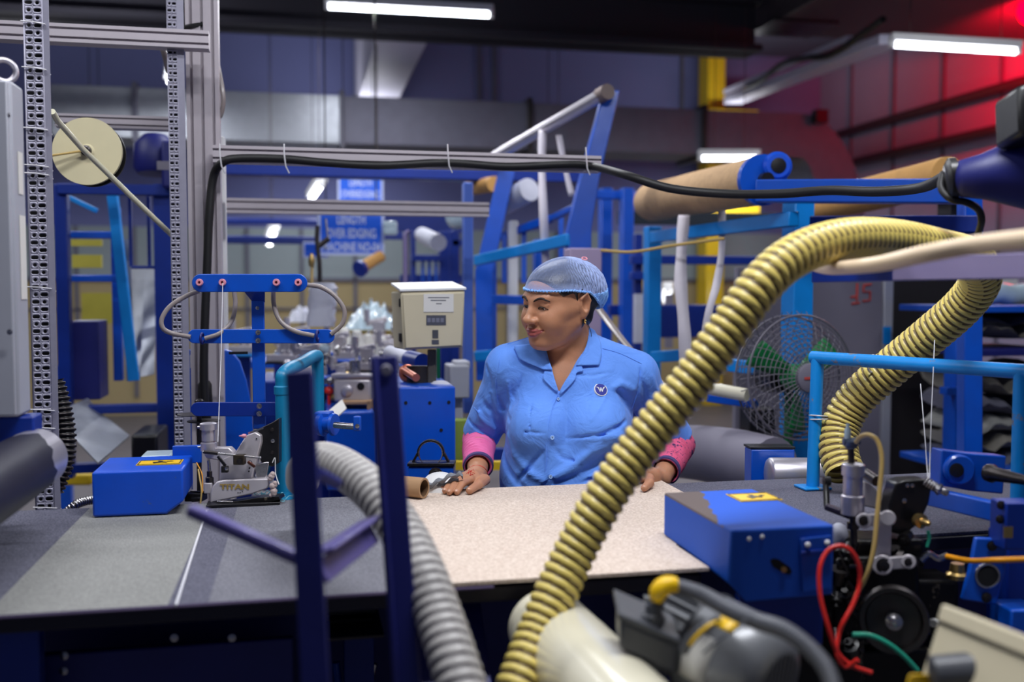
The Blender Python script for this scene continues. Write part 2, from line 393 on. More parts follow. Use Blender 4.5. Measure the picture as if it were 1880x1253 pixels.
# white trunking running to the lens, right
a = Yp(1330, 186, 10.6); b_ = Yp(1630, 82, 7.0)
b_ = Vector((a.x+.0, 7.0, a.z)); 
r = thing('cable_trunking', 'long white cable trunking hanging under the ceiling beside the yellow column', 'trunking', a)
def lr(x0, y0, d0, x1, y1, d1, w, h): return D(x0, y0, d0), D(x1, y1, d1), w, h
P0 = D(1345, 185, 11.2); P1 = D(1640, 72, 7.0)
part('tray', MB().bar(P0, P1, .2, .07), TRUNK, r, .004)
o = Vector((0, 0, .1))
part('lid_rail', MB().bar(P0+o+CR*-.08, P0+(P1-P0)*.86+o+CR*-.08, .05, .05), TRUNK, r, .004)
part('feed_cable', MB().tube(spline([P0+(P1-P0)*t+Vector((-.12, 0, .12-.1*math.sin(t*6)**2)) for t in (0.2, .35, .5, .65, .8, 1.02)]), .025, 8), RUBBER, r)
# pipes on right wall
for (x0, y0, x1, y1, l) in ((1530, 250, 1900, 140, 'upper dark pipe running along the right wall'), (1560, 300, 1900, 200, 'lower dark pipe running along the right wall')):
    A_ = Xp(x0, y0, XR-.12); B_ = Xp(x1, y1, XR-.12); B_.z = A_.z
    solo('wall_pipe', MB().cyl(A_, B_, .05, n=12), STEELP, l, 'pipe')
# light fixtures that show
fixture(D(604, 12, 7.1), D(898, 28, 7.1), 'bright strip light at the top of the hall, left of the centre', 60)
fixture(D(1642, 82, 6.6), D(1864, 95, 6.6), 'bright strip light below the red-lit duct at the upper right', 22, hang=3.83)
fixture(D(1289, 291, 8.2), D(1388, 291, 8.2), 'small far strip light hanging above the tan carpet roll', 30)
fixture(D(572, 366, 8.2), D(590, 340, 7.5), 'short tilted lamp glowing left of the upper sign', 8)
fixture(D(495, 448, 8.3), D(504, 424, 8.0), 'small upright glowing lamp left of the length over edging sign', 6)
fixture(D(311, 150, 8), D(316, 120, 7.2), 'sliver of a glowing lamp behind the second slotted post', 4)
# front rows of lamps overhead, outside the frame: the hall's own tubes
for (x, y, pw) in ((-1.1, 1.9, 24), (.65, 1.25, 60), (2.6, 2.3, 22), (-2.2, 3.6, 26), (.7, 4.4, 40), (3.6, 5.0, 30)):
    area('tube_light', (x, y, 3.25), 1.25, .12, pw); area('tube_light', (x, y, 3.3), 1.25, .12, pw*.3, rot=(PI, 0, 0))
for (x, y, pw) in ((-2.6, 9.8, 22), (.3, 10.9, 22), (4.6, 10.6, 22), (-1.6, 7.2, 54)):  # added in the back to brighten the upper wall; last lamp lights the left duct
    area('tube_light', (x, y, 3.0), 1.25, .12, pw); area('tube_light', (x, y, 3.05), 1.25, .12, pw*.6, rot=(PI, 0, 0))
# red signal lamp under the soffit
pr = D(1892, 18, 7.9)
r = thing('signal_lamp', 'red warning beacon glowing at the top right corner', 'beacon', pr)
part('lens', MB().sphere(pr, (.1, .1, .12), 20, 12), REDL, r)
part('base', MB().cyl(pr+Vector((0, 0, .07)), (pr.x, pr.y, 3.74), .1, n=20), BLACK, r)
l = bpy.data.lights.new('red_glow', 'SPOT'); l.energy = 680; l.spot_size = 2.7; l.spot_blend = .8; l.color = (1, .0, .02); l.shadow_soft_size = .12
o = bpy.data.objects.new('red_glow', l); COL.objects.link(o); o.location = pr+Vector((-.05, -.1, -.2)); o.rotation_euler = Vector((.8, .35, .45)).to_track_quat('-Z', 'Y').to_euler()

# ================================================================ sewing table
TZ = .95
TT = mat('table_black_steel', (34, 32, 46), .45, .2, .15, 14, .05, 60)
r = thing('work_table', 'long dark blue machine table under the grey and beige carpets', 'table', (.4, 1.95, 0))
part('table_plate', MB().box((-1.6, 1.6, TZ-.03), (.67, 2.34, TZ-.004)), TT, r, .003)
part('table_plate', MB().box((.672, 1.83, TZ-.03), (.88, 2.34, TZ-.004)), TT, r, .003)
part('table_plate', MB().box((.882, 1.74, TZ-.03), (2.3, 2.34, TZ-.004)), TT, r, .003)
part('added_back_panel', MB().box((-1.5, 2.2, .05), (2.2, 2.22, TZ-.14)), NAVY, r)  # added to hide the bright floor and keep the space below dark
part('table_rail', MB().box((-1.6, 1.92, TZ-.13), (.78, 1.96, TZ-.03)), NAVY, r, .003); part('table_rail', MB().box((-1.6, 2.28, TZ-.13), (2.3, 2.33, TZ-.03)), DBLUE, r, .003)
for x in (-1.2, -.42, .1, .78, 1.9):
    for y in (2.0, 2.25): part('leg', MB().box((x-.03, y-.03, 0), (x+.03, y+.03, TZ-.03)), DBLUE, r, .003)
m = MB(); m.box((-1.6, 1.8, .3), (2.2, 1.86, .36)); m.box((-.42, 1.75, .5), (.1, 1.8, .56)); part('stretcher', m, DBLUE, r, .003)
# sloping chutes under the beige carpet
for (x0, x1) in ((.14, .3),):
    m = MB(); a = [(x0, 1.72, .9), (x1, 1.72, .9), (x1-.0, 1.3, .5), (x0-.0, 1.3, .5)]
    m.prism(a, (0, .02, -.02)); part('chute_panel', m, NAVY, r, .002)
# carpets on it
def wavy(x0, x1, y0, y1, z, amp, nx, ny, th=.007, mats=None, edge=None):
    top = []; 
    for j in range(ny+1):
        row = []
        for i in range(nx+1):
            x = x0+(x1-x0)*i/nx; y = y0+(y1-y0)*j/ny
            if edge: x = x0+(edge(y)-x0)*i/nx
            zz = z+amp*(math.sin(x*7+y*3)+math.sin(x*13-y*5)*.5)
            row.append(Vector((x, y, zz)))
        top.append(row)
    return top
def sheet(top, th, mid=None):
    m = MB(); m.grid(top, smooth=True)
    if mid:
        k = 0
        for j in range(len(top)-1):
            for i in range(len(top[0])-1):
                m.mi[k] = mid((top[j][i]+top[j+1][i+1])/2); k += 1
    bot = [[p-Vector((0, 0, th)) for p in row] for row in top]; m.grid([rw[::-1] for rw in bot], smooth=True)
    def side(A_, B_):
        m.grid([A_, B_], smooth=False)
    side(top[0], bot[0]); side(top[-1][::-1], bot[-1][::-1]); side([rw[0] for rw in top][::-1], [rw[0] for rw in bot][::-1]); side([rw[-1] for rw in top], [rw[-1] for rw in bot])
    return m
def cid(p):
    x = p.x
    if x < -.47: return 0
    if x < -.215: return 2
    if x < -.15: return 0
    if x < .0: return 1
    if x < .03: return 2
    if x < .14 : return 1
    return 0
r = thing('carpet_runner', 'dark grey loop carpet with paler bands lying on the table left of the posts', 'carpet', (-.3, 1.95, TZ))
top = wavy(-1.6, .3, 1.585, 2.335, TZ+.004, .0004, 190, 6)
part('carpet_web', sheet(top, .007, cid), [CPT_D, CPT_M, CPT_P], r)
sa = Zp(379, 938, TZ+.006); sb = Zp(323, 1112, TZ+.006)
part('white_seam', MB().tube([sa, (sa+sb)/2, sb], .0022, 6), THREAD, r)
part('selvage', MB().tube([(-1.6, 1.584, TZ+.001), (.3, 1.584, TZ+.001)], .0035, 6), mat('purple_grey_edge', (74, 62, 92), .8), r)
top = wavy(.872, 2.3, 1.745, 2.335, TZ+.003, .0004, 60, 6)
solo('grey_carpet', sheet(top, .006), CPT_D, 'dark grey carpet strip on the table behind the right cover box', 'carpet')
def bedge(y):
    if y > 1.84: return .87
    if y > 1.76: return .677+(y-1.76)/.08*.19
    return .677
top = wavy(.155, .9, 1.583, 2.337, TZ+.0115, .0005, 40, 24, edge=bedge)
m = sheet(top, .006)
solo('beige_carpet', m, CPT_B, 'pale beige carpet sheet lying under the woman\'s hands', 'carpet')
# ================================================================ background
def rb(m, x0, y0, x1, y1, Y, th=.04, mi=0):
    a = Yp(x0, (y0+y1)/2, Y); b = Yp(x1, (y0+y1)/2, Y); c = Yp((x0+x1)/2, y0, Y); d = Yp((x0+x1)/2, y1, Y)
    return m.box((a.x, Y, d.z), (b.x, Y+th, c.z), mi)
def R1(x0, y0, x1, y1, Y, th=.04): return rb(MB(), x0, y0, x1, y1, Y, th)
def pb(x0, y0, d0, x1, y1, d1, w, h, up=None): return MB().bar(D(x0, y0, d0), D(x1, y1, d1), w, h, up)
# ---- slotted posts with real holes
def slotted(name, label, xL, xR, xS, Y, zt, pitch, z0h, ties, dr, slot):
    a = Yp(xL, 500, Y); b = Yp(xR, 500, Y); w = b.x-a.x
    r = thing('slotted_post', label, 'post', ((a.x+b.x)/2, Y, 0), 'slotted steel angle posts')
    m = MB(); n = int((zt-z0h)/pitch)
    def cell(x0, x1, z0, z1, hw, hh, P):
        cx, cz = (x0+x1)/2, (z0+z1)/2; K = 16; outer = []; inner = []
        for k in range(K):
            t = 2*PI*(k+.5)/K; c, s = math.cos(t), math.sin(t)
            q = max(abs(c), abs(s)); ox, oz = cx+(x1-x0)/2*c/q, cz+(z1-z0)/2*s/q
            ix = cx+(max(0, hw-hh))*(1 if c > 0 else -1)+hh*c; iz = cz+hh*s
            outer.append(P(ox, oz)); inner.append(P(ix, iz))
        cr = {}
        m.add(outer+inner, [(k, (k+1) % K, K+(k+1) % K, K+k) for k in range(K)])
        for sx, sz, k in ((1, 1, 1), (-1, 1, 5), (-1, -1, 9), (1, -1, 13)):
            m.add([P(cx+sx*(x1-x0)/2, cz+sz*(z1-z0)/2), outer[k], outer[k+1]], [(0, 1, 2)])
    mid = (a.x+b.x)/2
    for i in range(n):
        z0 = z0h+i*pitch; z1 = z0+pitch
        for c in (0, 1):
            x0, x1 = (a.x+w*.08, mid) if c == 0 else (mid, b.x-w*.04)
            big = (i+c) % 2
            cell(x0, x1, z0, z1, slot if big else dr, dr, lambda x, z: (x, Y, z))
    m.add([(a.x, Y, z0h), (a.x+w*.08, Y, z0h), (a.x+w*.08, Y, z0h+n*pitch), (a.x, Y, z0h+n*pitch)], [(0, 1, 2, 3)])
    m.add([(b.x-w*.04, Y, z0h), (b.x, Y, z0h), (b.x, Y, z0h+n*pitch), (b.x-w*.04, Y, z0h+n*pitch)], [(0, 1, 2, 3)])
    o = part('web_plate', m, SLOT, r); s = o.modifiers.new('th', 'SOLIDIFY'); s.thickness = .002; s.offset = 0
    part('lower_web', MB().box((a.x, Y-.001, 0), (b.x, Y+.001, z0h)), SLOT, r)
    part('inner_dark_strip', MB().box((a.x+.002, Y+.010, .9), (b.x-.001, Y+.016, zt)), RUBBER, r, label='black backing strip that darkens the holes')  # backing added to darken the holes; a black cable runs behind the post
    # flange running back
    dd = Yp(xS, 500, Y).x-b.x
    m = MB(); m.box((b.x, Y-.001, 0), (b.x+.002, Y+w*.9, zt)); m.box((b.x+.002, Y-.001, 0), (b.x+max(dd, .004), Y+.001, zt))
    part('flange', m, SLOT, r)
    m = MB()
    for y in ties:
        z = Yp(xL, y, Y).z
        part('cable_tie', MB().tube([(a.x-.004, Y-.004, z), ((a.x+b.x)/2, Y-.006, z-.001), (b.x+.004, Y-.004, z-.004), (b.x+.008, Y+.02, z-.01)], .0016, 6), TIE, r)
    return r
slotted('a', 'pale slotted steel post beside the grey cabinet at the left edge', 54, 90, 101, 2.37, 2.35, .0163, .93, (40, 124, 235, 303, 318, 527, 752, 785, 932), .0040, .0078)
slotted('b', 'pale slotted steel post beside the ribbed aluminium column', 314, 333, 345, 3.0, 2.5, .0195, .95, (), .0032, .0056)
# ---- grey cabinet
cb = D(28, 460, 1.86); zt = D(20, 150, 1.86).z; zb = D(20, 768, 1.86).z
r = thing('electrical_cabinet', 'tall grey enamelled cabinet with an eyebolt cut by the left edge', 'cabinet', (cb.x-.15, cb.y, zb))
cyb = Xp(50, 460, cb.x).y
part('body', MB().box((cb.x-.5, cb.y, zb), (cb.x, cyb, zt)), GREYC, r, .006)
part('door', MB().box((cb.x-.5, cb.y-.012, zb+.004), (cb.x-.004, cb.y, zt-.004)), GREYC, r, .003)
m = MB(); m.torus(D(8, 130, 1.95), CR*.6-CF*.7, .021, .006); part('eyebolt', m, ALU, r)
for (x, y) in ((14, 212), (18, 610)): part('screw', MB().bolt(D(x, y, 1.84), -CF, .004, .004), STEEL, r)
m = MB(); c1 = cb.x+.0005
m.box((c1, cb.y+.03, 1.62), (c1+.001, cb.y+.06, 1.7)); m.box((c1, cb.y+.03, 1.42), (c1+.001, cb.y+.07, 1.58))
part('paper_sticker', m, PAPER, r)
solo('blue_bracket', MB().box((cb.x-.5, cb.y+.02, zb-.16), (cb.x+.02, cyb, zb-.002)), DBLUE, 'deep blue block directly under the grey cabinet', 'bracket', bevel=.004)
sp = [D(100, 700, 2.5), D(112, 740, 2.5), D(122, 800, 2.5), D(118, 850, 2.5), D(100, 900, 2.5)]
solo('spiral_hose', hose(MB(), spline(sp, 20), .024, .006, .013, 18, 6), [DSTEEL, BLACK], 'dark ribbed hose hanging behind the left slotted post', 'hose')
# ---- aluminium profiles
def prof_bar(name, label, p, q, w, h, ns, up=None, cat='beam'):
    d, a, b = frame(q-p, up); m = MB(); poly = []
    g = w/(ns*2+1) if ns else w
    sl = .13*w/ns
    xs = [(-w/2+(k+.5)*w/ns) for k in range(ns)]
    for side in (-1, 1):
        row = []
        for x in (xs if side < 0 else xs[::-1]):
            e = sl if side < 0 else -sl
            row += [(x-e, side*h/2), (x-e*1.0, side*(h/2-.014)), (x+e*1.0, side*(h/2-.014)), (x+e, side*h/2)]
        if side < 0: poly += [(-w/2, -h/2)]+row+[(w/2, -h/2)]
        else: poly += [(w/2, h/2)]+row+[(-w/2, h/2)]
    P = [p+a*x+b*y for x, y in poly]
    n = len(P); m.add(P+[v+(q-p) for v in P], [(i, (i+1) % n, n+(i+1) % n, n+i) for i in range(n)])
    # caps as strips
    m.add([p+a*x+b*y for x, y in ((-w/2, -h/2), (w/2, -h/2), (w/2, h/2), (-w/2, h/2))], [(0, 1, 2, 3)])
    m.add([q+a*x+b*y for x, y in ((-w/2, -h/2), (w/2, -h/2), (w/2, h/2), (-w/2, h/2))], [(0, 1, 2, 3)])
    return solo(name, m, ALUP, label, cat, 'aluminium profile frame')
Yf = 3.12
a = Yp(345, 400, Yf); b = Yp(405, 400, Yf)
cx = (a.x+b.x)/2; wpo = b.x-a.x
prof_bar('profile_column', 'thick ribbed aluminium column left of the black cable', Vector((cx, Yf+.04, 0)), Vector((cx, Yf+.04, 2.33)), wpo, .06, 3, up=(0, -1, 0), cat='column')
def hbeam(label, x0, x1, yc, hpx, Y, ns=2):
    A_ = Yp(x0, yc, Y); B_ = Yp(x1, yc, Y); B_.z = A_.z; hh = hpx*D(0, 0, 1).length*0+hpx*(A_-CAM).dot(CF)/FPX
    return prof_bar('profile_beam', label, A_, B_, hh, .05, ns, up=(0, 1, 0))
hbeam('aluminium beam across the top left corner behind the posts', -40, 384, 56, 34, 3.0)
hbeam('aluminium beam behind the cream reel disc', 104, 316, 222, 24, 3.4)
hbeam('long aluminium beam carrying the black cable', 392, 1100, 284, 31, 3.08)
hbeam('shorter aluminium beam just above the machine sign', 414, 896, 378, 27, 3.9)
a = Yp(397, 400, 3.3); b = Yp(414, 400, 3.3)
solo('white_conduit', MB().box((a.x, 3.3, 0), (b.x, 3.36, Yp(400, 250, 3.3).z)), WHITEP, 'narrow white conduit strip just right of the ribbed column', 'conduit', bevel=.004)
for pts, rr, M_, l in (([(392, 90, 3.05), (402, 130, 3.03), (410, 180, 3.02), (405, 212, 3.03), (394, 214, 3.05)], .007, GREYTUBE, 'thin grey tube loop on the top of the ribbed column'),
                     ([(372, 0, 3.0), (376, 40, 3.0), (390, 70, 3.02), (393, 120, 3.05), (391, 260, 3.07)], .005, RUBBER, 'thin black lead running down the ribbed column'),
                     ([(-10, 42, 2.95), (80, 55, 2.95), (180, 62, 2.95), (290, 58, 2.95), (350, 48, 2.95), (372, 44, 2.97)], .007, RUBBER, 'black lead lying along the top left beam'),
                     ([(292, 72, 2.95), (302, 100, 2.98), (310, 132, 3.1)], .009, GREYTUBE, 'short tube hanging beside the second slotted post')):
    solo('cable', MB().tube(spline(dpts(pts)), rr, 8), M_, l, 'cable')
ck = [(376, 745, 3.0), (374, 690, 3.0), (376, 600, 3.0), (380, 500, 3.0), (384, 400, 3.0), (392, 325, 3.0), (410, 298, 2.98), (440, 291, 2.98), (520, 292, 2.98), (600, 299, 2.98), (700, 304, 2.98), (820, 299, 2.98), (930, 306, 2.98),
      (1040, 302, 2.98), (1090, 306, 2.95), (1150, 322, 2.9), (1230, 346, 2.85), (1330, 356, 2.8), (1430, 356, 2.7), (1520, 350, 2.6), (1610, 352, 2.45), (1690, 345, 2.3), (1740, 322, 2.1)]
solo('black_cable', MB().tube(spline([Yp(x, y, 3.035) if (x < 1100 and y < 310) else Yp(x, y, 3.07) if x < 400 else D(x, y, d) for x, y, d in ck], 10), .0125, 12), RUBBER, 'thick black cable strung along the aluminium beam to the right', 'cable')
for i, (x, y) in enumerate(((405, 285), (522, 285), (820, 285), (1072, 290))):
    P_ = Yp(x, y, 3.03)
    solo('beam_tie', MB().tube([P_+Vector((0, -.02, .03)), P_+Vector((0, -.028, 0)), P_+Vector((.004, -.024, -.035)), P_+Vector((.014, -.02, -.055))], .0022, 6), TIE,
         ['zip tie around the beam at the corner of the black cable', 'zip tie with a dangling tail on the beam above the hanging lamp', 'zip tie on the beam right of the upper sign', 'zip tie on the beam near the slanted blue post'][i], 'zip tie', 'zip ties on the cable beam')
solo('black_connector', MB().lathe(D(376, 700, 3.0), (0, 0, -1), [(0, .014), (.01, .02), (.07, .022), (.08, .017), (.12, .017)], 20), RUBBER, 'black cable gland at the foot of the black cable', 'connector')
# ---- reel disc
c = D(160, 278, 2.75)
r = thing('cable_reel', 'round cream reel disc behind the left slotted post', 'reel', c)
ax = (-CF+CR*.12).normalized()
part('disc', MB().lathe(c, ax, [(-.012, .088), (-.012, .092), (.002, .093), (.002, .02), (.006, .016)], 56), mat('reel_cream', (214, 204, 166), .5, 0, .08, 14, .02, 60), r)
part('rear_flange', MB().lathe(c-ax*.03+CR*.006-Vector((0, 0, .004)), ax, [(-.004, .09), (.002, .09)], 48), BLACK, r)
part('hub', MB().lathe(c+ax*.006, ax, [(0, .014), (.01, .014), (.012, .009), (.016, .009)], 24), DSTEEL, r)
part('arm', MB().bar(D(80, 288, 2.7), c+ax*.012, .011, .006), AMBER, r, .002)
solo('cream_pipe', MB().tube([D(96, 205, 2.45), D(106, 222, 2.5), D(150, 272, 2.62), D(240, 360, 2.8), D(330, 446, 2.97)], .0075, 14), mat('pipe_cream', (226, 222, 192), .35, 0, .05, 9), 'straight cream pipe slanting down in front of the reel disc', 'pipe')
# ---- left blue machine frame
r = thing('steel_gantry', 'dark blue machine frame seen between the two slotted posts', 'machine frame', Yp(210, 870, 4.3).xy.to_3d())
for a in ((104, 338, 128, 880, 4.3, .06), (285, 338, 320, 860, 4.3, .1)): part('upright', R1(*a), DBLUE, r, .004)
for a in ((104, 338, 320, 358, 4.28, .05), (128, 744, 290, 760, 4.32, .05), (112, 850, 320, 868, 4.3, .05), (128, 425, 205, 438, 4.5, .04), (128, 505, 215, 518, 4.5, .04), (240, 488, 290, 494, 4.34, .03)): part('crossbar', R1(*a), DBLUE if a[4] < 4.4 else BLUE, r, .004)
for a in ((236, 358, 242, 490, 4.4, .02), (270, 358, 276, 490, 4.4, .02)): part('rod', R1(*a), DBLUE, r)
part('slanted_strip', pb(206, 352, 4.2, 246, 700, 4.2, .045, .02, CF), SKYB, r, .003, 'pale blue slanted strip')
part('slanted_strip', pb(125, 362, 4.25, 178, 388, 4.25, .02, .02, CF), SKYB, r, .003, 'pale blue slanted strip')
part('inner_post', R1(205, 380, 222, 700, 4.6, .05), BLUE, r, .004)
part('guard_box', R1(130, 590, 182, 735, 4.45, .2), NAVY, r, .004)
part('silver_strip', pb(232, 440, 4.3, 240, 700, 4.3, .035, .01, CF), GALV, r)
for i, (a, l) in enumerate((((130, 440, 186, 452, 5.2, .03), 'thin yellow strip above the yellow board, seen through the dark blue frame'), ((132, 468, 186, 492, 5.2, .03), 'pale and yellow board behind the dark blue frame'), ((150, 538, 206, 594, 5.2, .03), 'square yellow board low behind the dark blue frame'))):
    solo('yellow_board', R1(*a), MATS.get('olive_yellow') or mat('olive_yellow', (176, 166, 60), .6), l, 'board')
for i in range(3):
    x = 245+i*16
    solo('metal_sheet', MB().bar(D(x, 492, 4.7-i*.05), D(x+10-i*8, 690, 4.4-i*.05), .06, .004, CF), GALV,
         ['leftmost silver sheet leaning inside the dark blue frame', 'middle silver sheet leaning inside the dark blue frame', 'rightmost silver sheet leaning inside the dark blue frame'][i], 'metal sheet', 'leaning silver sheets')
m = MB(); q = [D(*t) for t in ((132, 800, 3.6), (180, 850, 3.3), (238, 800, 3.9), (190, 762, 4.1))]; m.prism(q, (0, 0, -.006)); m.prism([q[0], q[3], q[3]+Vector((-.08, .1, .06)), q[0]+Vector((-.09, .02, .07))], (0, 0, -.006))
solo('bent_sheet', m, GALV, 'bent silver sheet lying low behind the left blue cover box', 'metal sheet')
m = MB(); m.box(tuple(Yp(240, 800, 3.9)), tuple(Yp(310, 850, 4.2)))
solo('dark_bin', m, BLACK, 'dark box on the low shelf between the slotted posts', 'box', bevel=.01)
r = thing('drive_motor', 'dark blue drive motor on top of the left machine frame', 'motor', D(290, 340, 4.2))
part('housing', MB().lathe(D(285, 320, 4.1), Vector((0, .1, 1)), [(0, .07), (.02, .085), (.12, .085), (.16, .05)], 24), NAVY, r)
part('bracket', R1(296, 258, 318, 345, 4.2, .15), NAVY, r, .01)
part('nameplate', R1(288, 296, 312, 312, 4.05, .01), GREYP, r)
solo('yellow_rail', MB().bar(D(118, 880, 4.4), D(170, 880, 4.4), .05, .05), YELB, 'short yellow rail near the floor left of the blue cover box', 'rail', bevel=.01)
cs = [(120, 945, 2.34), (135, 930, 2.34), (152, 922, 2.36), (172, 918, 2.38)]
solo('metal_conduit', hose(MB(), spline(dpts(cs), 20), .011, .002, .006, 14, 5), [STEEL, DSTEEL], 'thin flexible metal conduit entering the left blue cover box', 'conduit')
# ---- big blue guard panel behind the thread stand
r = thing('blue_guard', 'large curved blue guard panel behind the thread guide stand', 'machine guard', Yp(400, 830, 3.2))
q = [Yp(x, y, 3.25) for x, y in ((345, 643), (405, 640), (425, 646), (440, 664), (452, 700), (462, 750), (466, 830), (466, 900), (345, 900))]
part('panel', MB().prism(q, (0, .03, 0)), BLUE, r, .003)
part('tag', R1(349, 652, 371, 676, 3.24, .004), PAPER, r)
part('slot_strip', R1(420, 646, 455, 651, 3.0, .004), BLACK, r)
for (x0, y0, w) in ((341, 765, 26), (341, 774, 30)):
    pass
m = MB(); c = D(368, 772, 2.6)
r = thing('tension_plates', 'thin round steel plates on a spindle behind the silver cylinder', 'plates', c)
for dx, dy in ((-12, -8), (6, 4)): part('plate', MB().lathe(D(368+dx, 770+dy, 2.6), (0, 0, 1), [(0, .042), (.002, .042)], 32), DSTEEL, r)
part('spindle', MB().cyl(D(366, 905, 2.6), D(366, 735, 2.6), .006), DSTEEL, r)
part('knob', MB().lathe(D(366, 750, 2.6), (0, 0, 1), [(0, .012), (.02, .012), (.024, .008)], 16), DSTEEL, r)
# ---- signs
def text_mesh(s, size, c, xa, ya, mat_, name, parent, ext=.001, align='CENTER', label=None, bold=.0, sx=1.0):
    cu = bpy.data.curves.new('lettering', 'FONT'); cu.body = s; cu.size = size; cu.extrude = ext; cu.align_x = align; cu.align_y = 'CENTER'; cu.offset = bold; cu.resolution_u = 3
    t = bpy.data.objects.new('lettering', cu); COL.objects.link(t); bpy.context.view_layer.update()
    dg = bpy.context.evaluated_depsgraph_get(); me = bpy.data.meshes.new_from_object(t.evaluated_get(dg)); bpy.data.objects.remove(t)
    ob = bpy.data.objects.new(name, me); COL.objects.link(ob); me.materials.clear(); me.materials.append(mat_)
    x = Vector(xa).normalized(); y = Vector(ya).normalized(); z = x.cross(y)
    M_ = Matrix(((x.x*sx, y.x, z.x), (x.y*sx, y.y, z.y), (x.z*sx, y.z, z.z)))
    org = Vector(parent['_o']) if '_o' in parent else parent.location
    me.transform(Matrix.Translation(Vector(c)-org) @ M_.to_4x4()); ob.parent = parent; ob['_o'] = tuple(org)
    if label: ob['label'] = label
    return ob
def sign(label, x0, y0, x1, y1, Y, lines, ts, rods=True, backc=SIGNB):
    a = Yp(x0, y0, Y); b = Yp(x1, y1, Y); c = (a+b)/2
    r = thing('hanging_sign', label, 'sign', (c.x, Y, b.z), 'blue machine signs')
    part('board', MB().box((a.x, Y, b.z), (b.x, Y+.012, a.z)), SIGNW, r, .002)
    k = .018 if lines else .012
    part('blue_face', MB().box((a.x+k, Y-.003, b.z+k), (b.x-k, Y, a.z-k)), backc, r)
    n = len(lines); H = (a.z-b.z)
    for i, s in enumerate(lines):
        text_mesh(s, ts, (c.x, Y-.005, a.z-H*(i+.62)/(n+.22)), (1, 0, 0), (0, 0, 1), SIGNW, 'lettering', r, bold=.0018, sx=.60)
    if rods:
        for x in (a.x+.05, b.x-.05): part('hanger_rod', MB().cyl((x, Y+.006, a.z), (x, Y+.006, 4.4), .005, n=6), DSTEEL, r)
    return r
sign('blue sign with white words LENGTH OVER EDGING MACHINE NO-04', 583, 388, 706, 470, 6.3, ['LENGTH', 'OVER EDGING', 'MACHINE NO-04'], .078)
sign('upper blue sign half hidden by the lower aluminium beam', 620, 322, 704, 392, 8.6, ['LENGTH', 'OVEREDGING', 'MACHINE'], .085)
sign('small pale blue sign corner showing behind the lower left of the machine sign', 556, 444, 604, 474, 6.6, [], .1, rods=False)
# ---- pipe with branch in front of the sign
r = thing('pipe_stand', 'thin brown pipe stand with a side branch in front of the machine sign', 'pipe', D(586, 600, 4.6))
part('pipe', MB().tube(spline(dpts([(586, 600, 4.6), (587, 500, 4.6), (584, 462, 4.6), (582, 440, 4.6), (583, 415, 4.6)])), .011, 10), DSTEEL, r)
part('branch', MB().cyl(D(586, 452, 4.6), D(604, 438, 4.6), .013), DSTEEL, r)
part('needle', MB().cyl(D(602, 438, 4.6), D(598, 402, 4.6), .005), STEEL, r)
r = thing('thin_pole', 'slim pale pole left of the brown pipe stand', 'pole', D(572, 600, 4.5))
part('rod', MB().cyl(D(571, 600, 4.5), D(573, 470, 4.5), .006, n=8), AMBER, r)
part('nut', MB().lathe(D(572, 478, 4.5), (0, 0, 1), [(-.03, .012), (0, .016), (.03, .006)], 10), BRASS, r)
m = MB(); P = []
for j in range(9):
    y = 520+j*10; rw = []
    for k in range(16):
        t = 2*PI*k/16; rr = (.058+.008*math.sin(j*2.1+k*3))*(1 if j not in (0,) else .8)
        c = D(594-j*.6, y, 4.3); rw.append(c+CR*math.cos(t)*rr+CF*math.sin(t)*rr*.6)
    P.append(rw)
m.grid(P, closed=True)
solo('wrapped_tube', m, WHSHEET, 'white plastic wrapped bundle right of the thread guide bar', 'bundle')
# ---- far blue beams and racks
BB = []
def beam(label, *a, mt=DBLUE, name='blue_beam'):
    return solo(name, R1(*a), mt, label, 'beam', bevel=.006)
beam('long deep blue beam right under the aluminium cable beam', 400, 308, 1090, 328, 5.4, .12)
beam('thin deep blue beam crossing behind the sign, upper of two', 412, 402, 590, 413, 7.4, .06)
beam('thin deep blue beam crossing behind the sign, lower of two', 412, 434, 590, 448, 7.2, .06)
beam('deep blue beam right of the machine sign', 700, 395, 860, 426, 7.0, .12)
beam('deep blue beam at the right behind the twisted straps', 1085, 350, 1172, 366, 5.6, .06, mt=BLUE)
r = thing('dark_board', 'dark teal board under the far tan roll', 'board', Yp(1320, 414, 6.4).xy.to_3d())
part('board', R1(1138, 390, 1500, 414, 6.4, .06), mat('dark_teal', (4, 24, 40), .6), r, .004)
for x in (1150, 1480): q_ = Yp(x, 414, 6.43); part('leg', MB().box((q_.x-.03, 6.41, 0), (q_.x+.03, 6.45, q_.z)), DBLUE, r)
# rack behind the box
r = thing('blue_rack', 'deep blue rack of posts and rails above the beige control box', 'rack', Yp(790, 640, 6.6).xy.to_3d())
for x in (756, 808, 826): part('post', R1(x, 425, x+(18 if x > 800 else 8), 760, 6.6, .08), DBLUE, r, .004)
for a in ((756, 468, 812, 480, 6.55, .05), (830, 440, 862, 452, 6.6, .05), (705, 426, 740, 440, 6.7, .05)): part('rail', R1(*a), DBLUE, r, .004)
for x in (774, 786, 798): part('baluster', R1(x, 478, x+5, 520, 6.6, .03), BLUE, r)
part('panel', R1(735, 505, 860, 520, 6.9, .03), DBLUE, r)
solo('grey_roll', MB().cyl(D(775, 432, 6.2), D(805, 446, 5.8), .05), WHSHEET, 'pale grey roll resting on the deep blue rack', 'roll')
r = thing('carpet_roll', 'small tan roll hanging below the machine sign', 'roll', D(680, 482, 6.0))
part('roll', MB().cyl(D(664, 492, 6.0), D(700, 470, 6.1), .035), TAN, r)
part('end_ring', MB().cyl(D(659, 495, 5.98), D(664, 492, 6.0), .05), DBLUE, r)
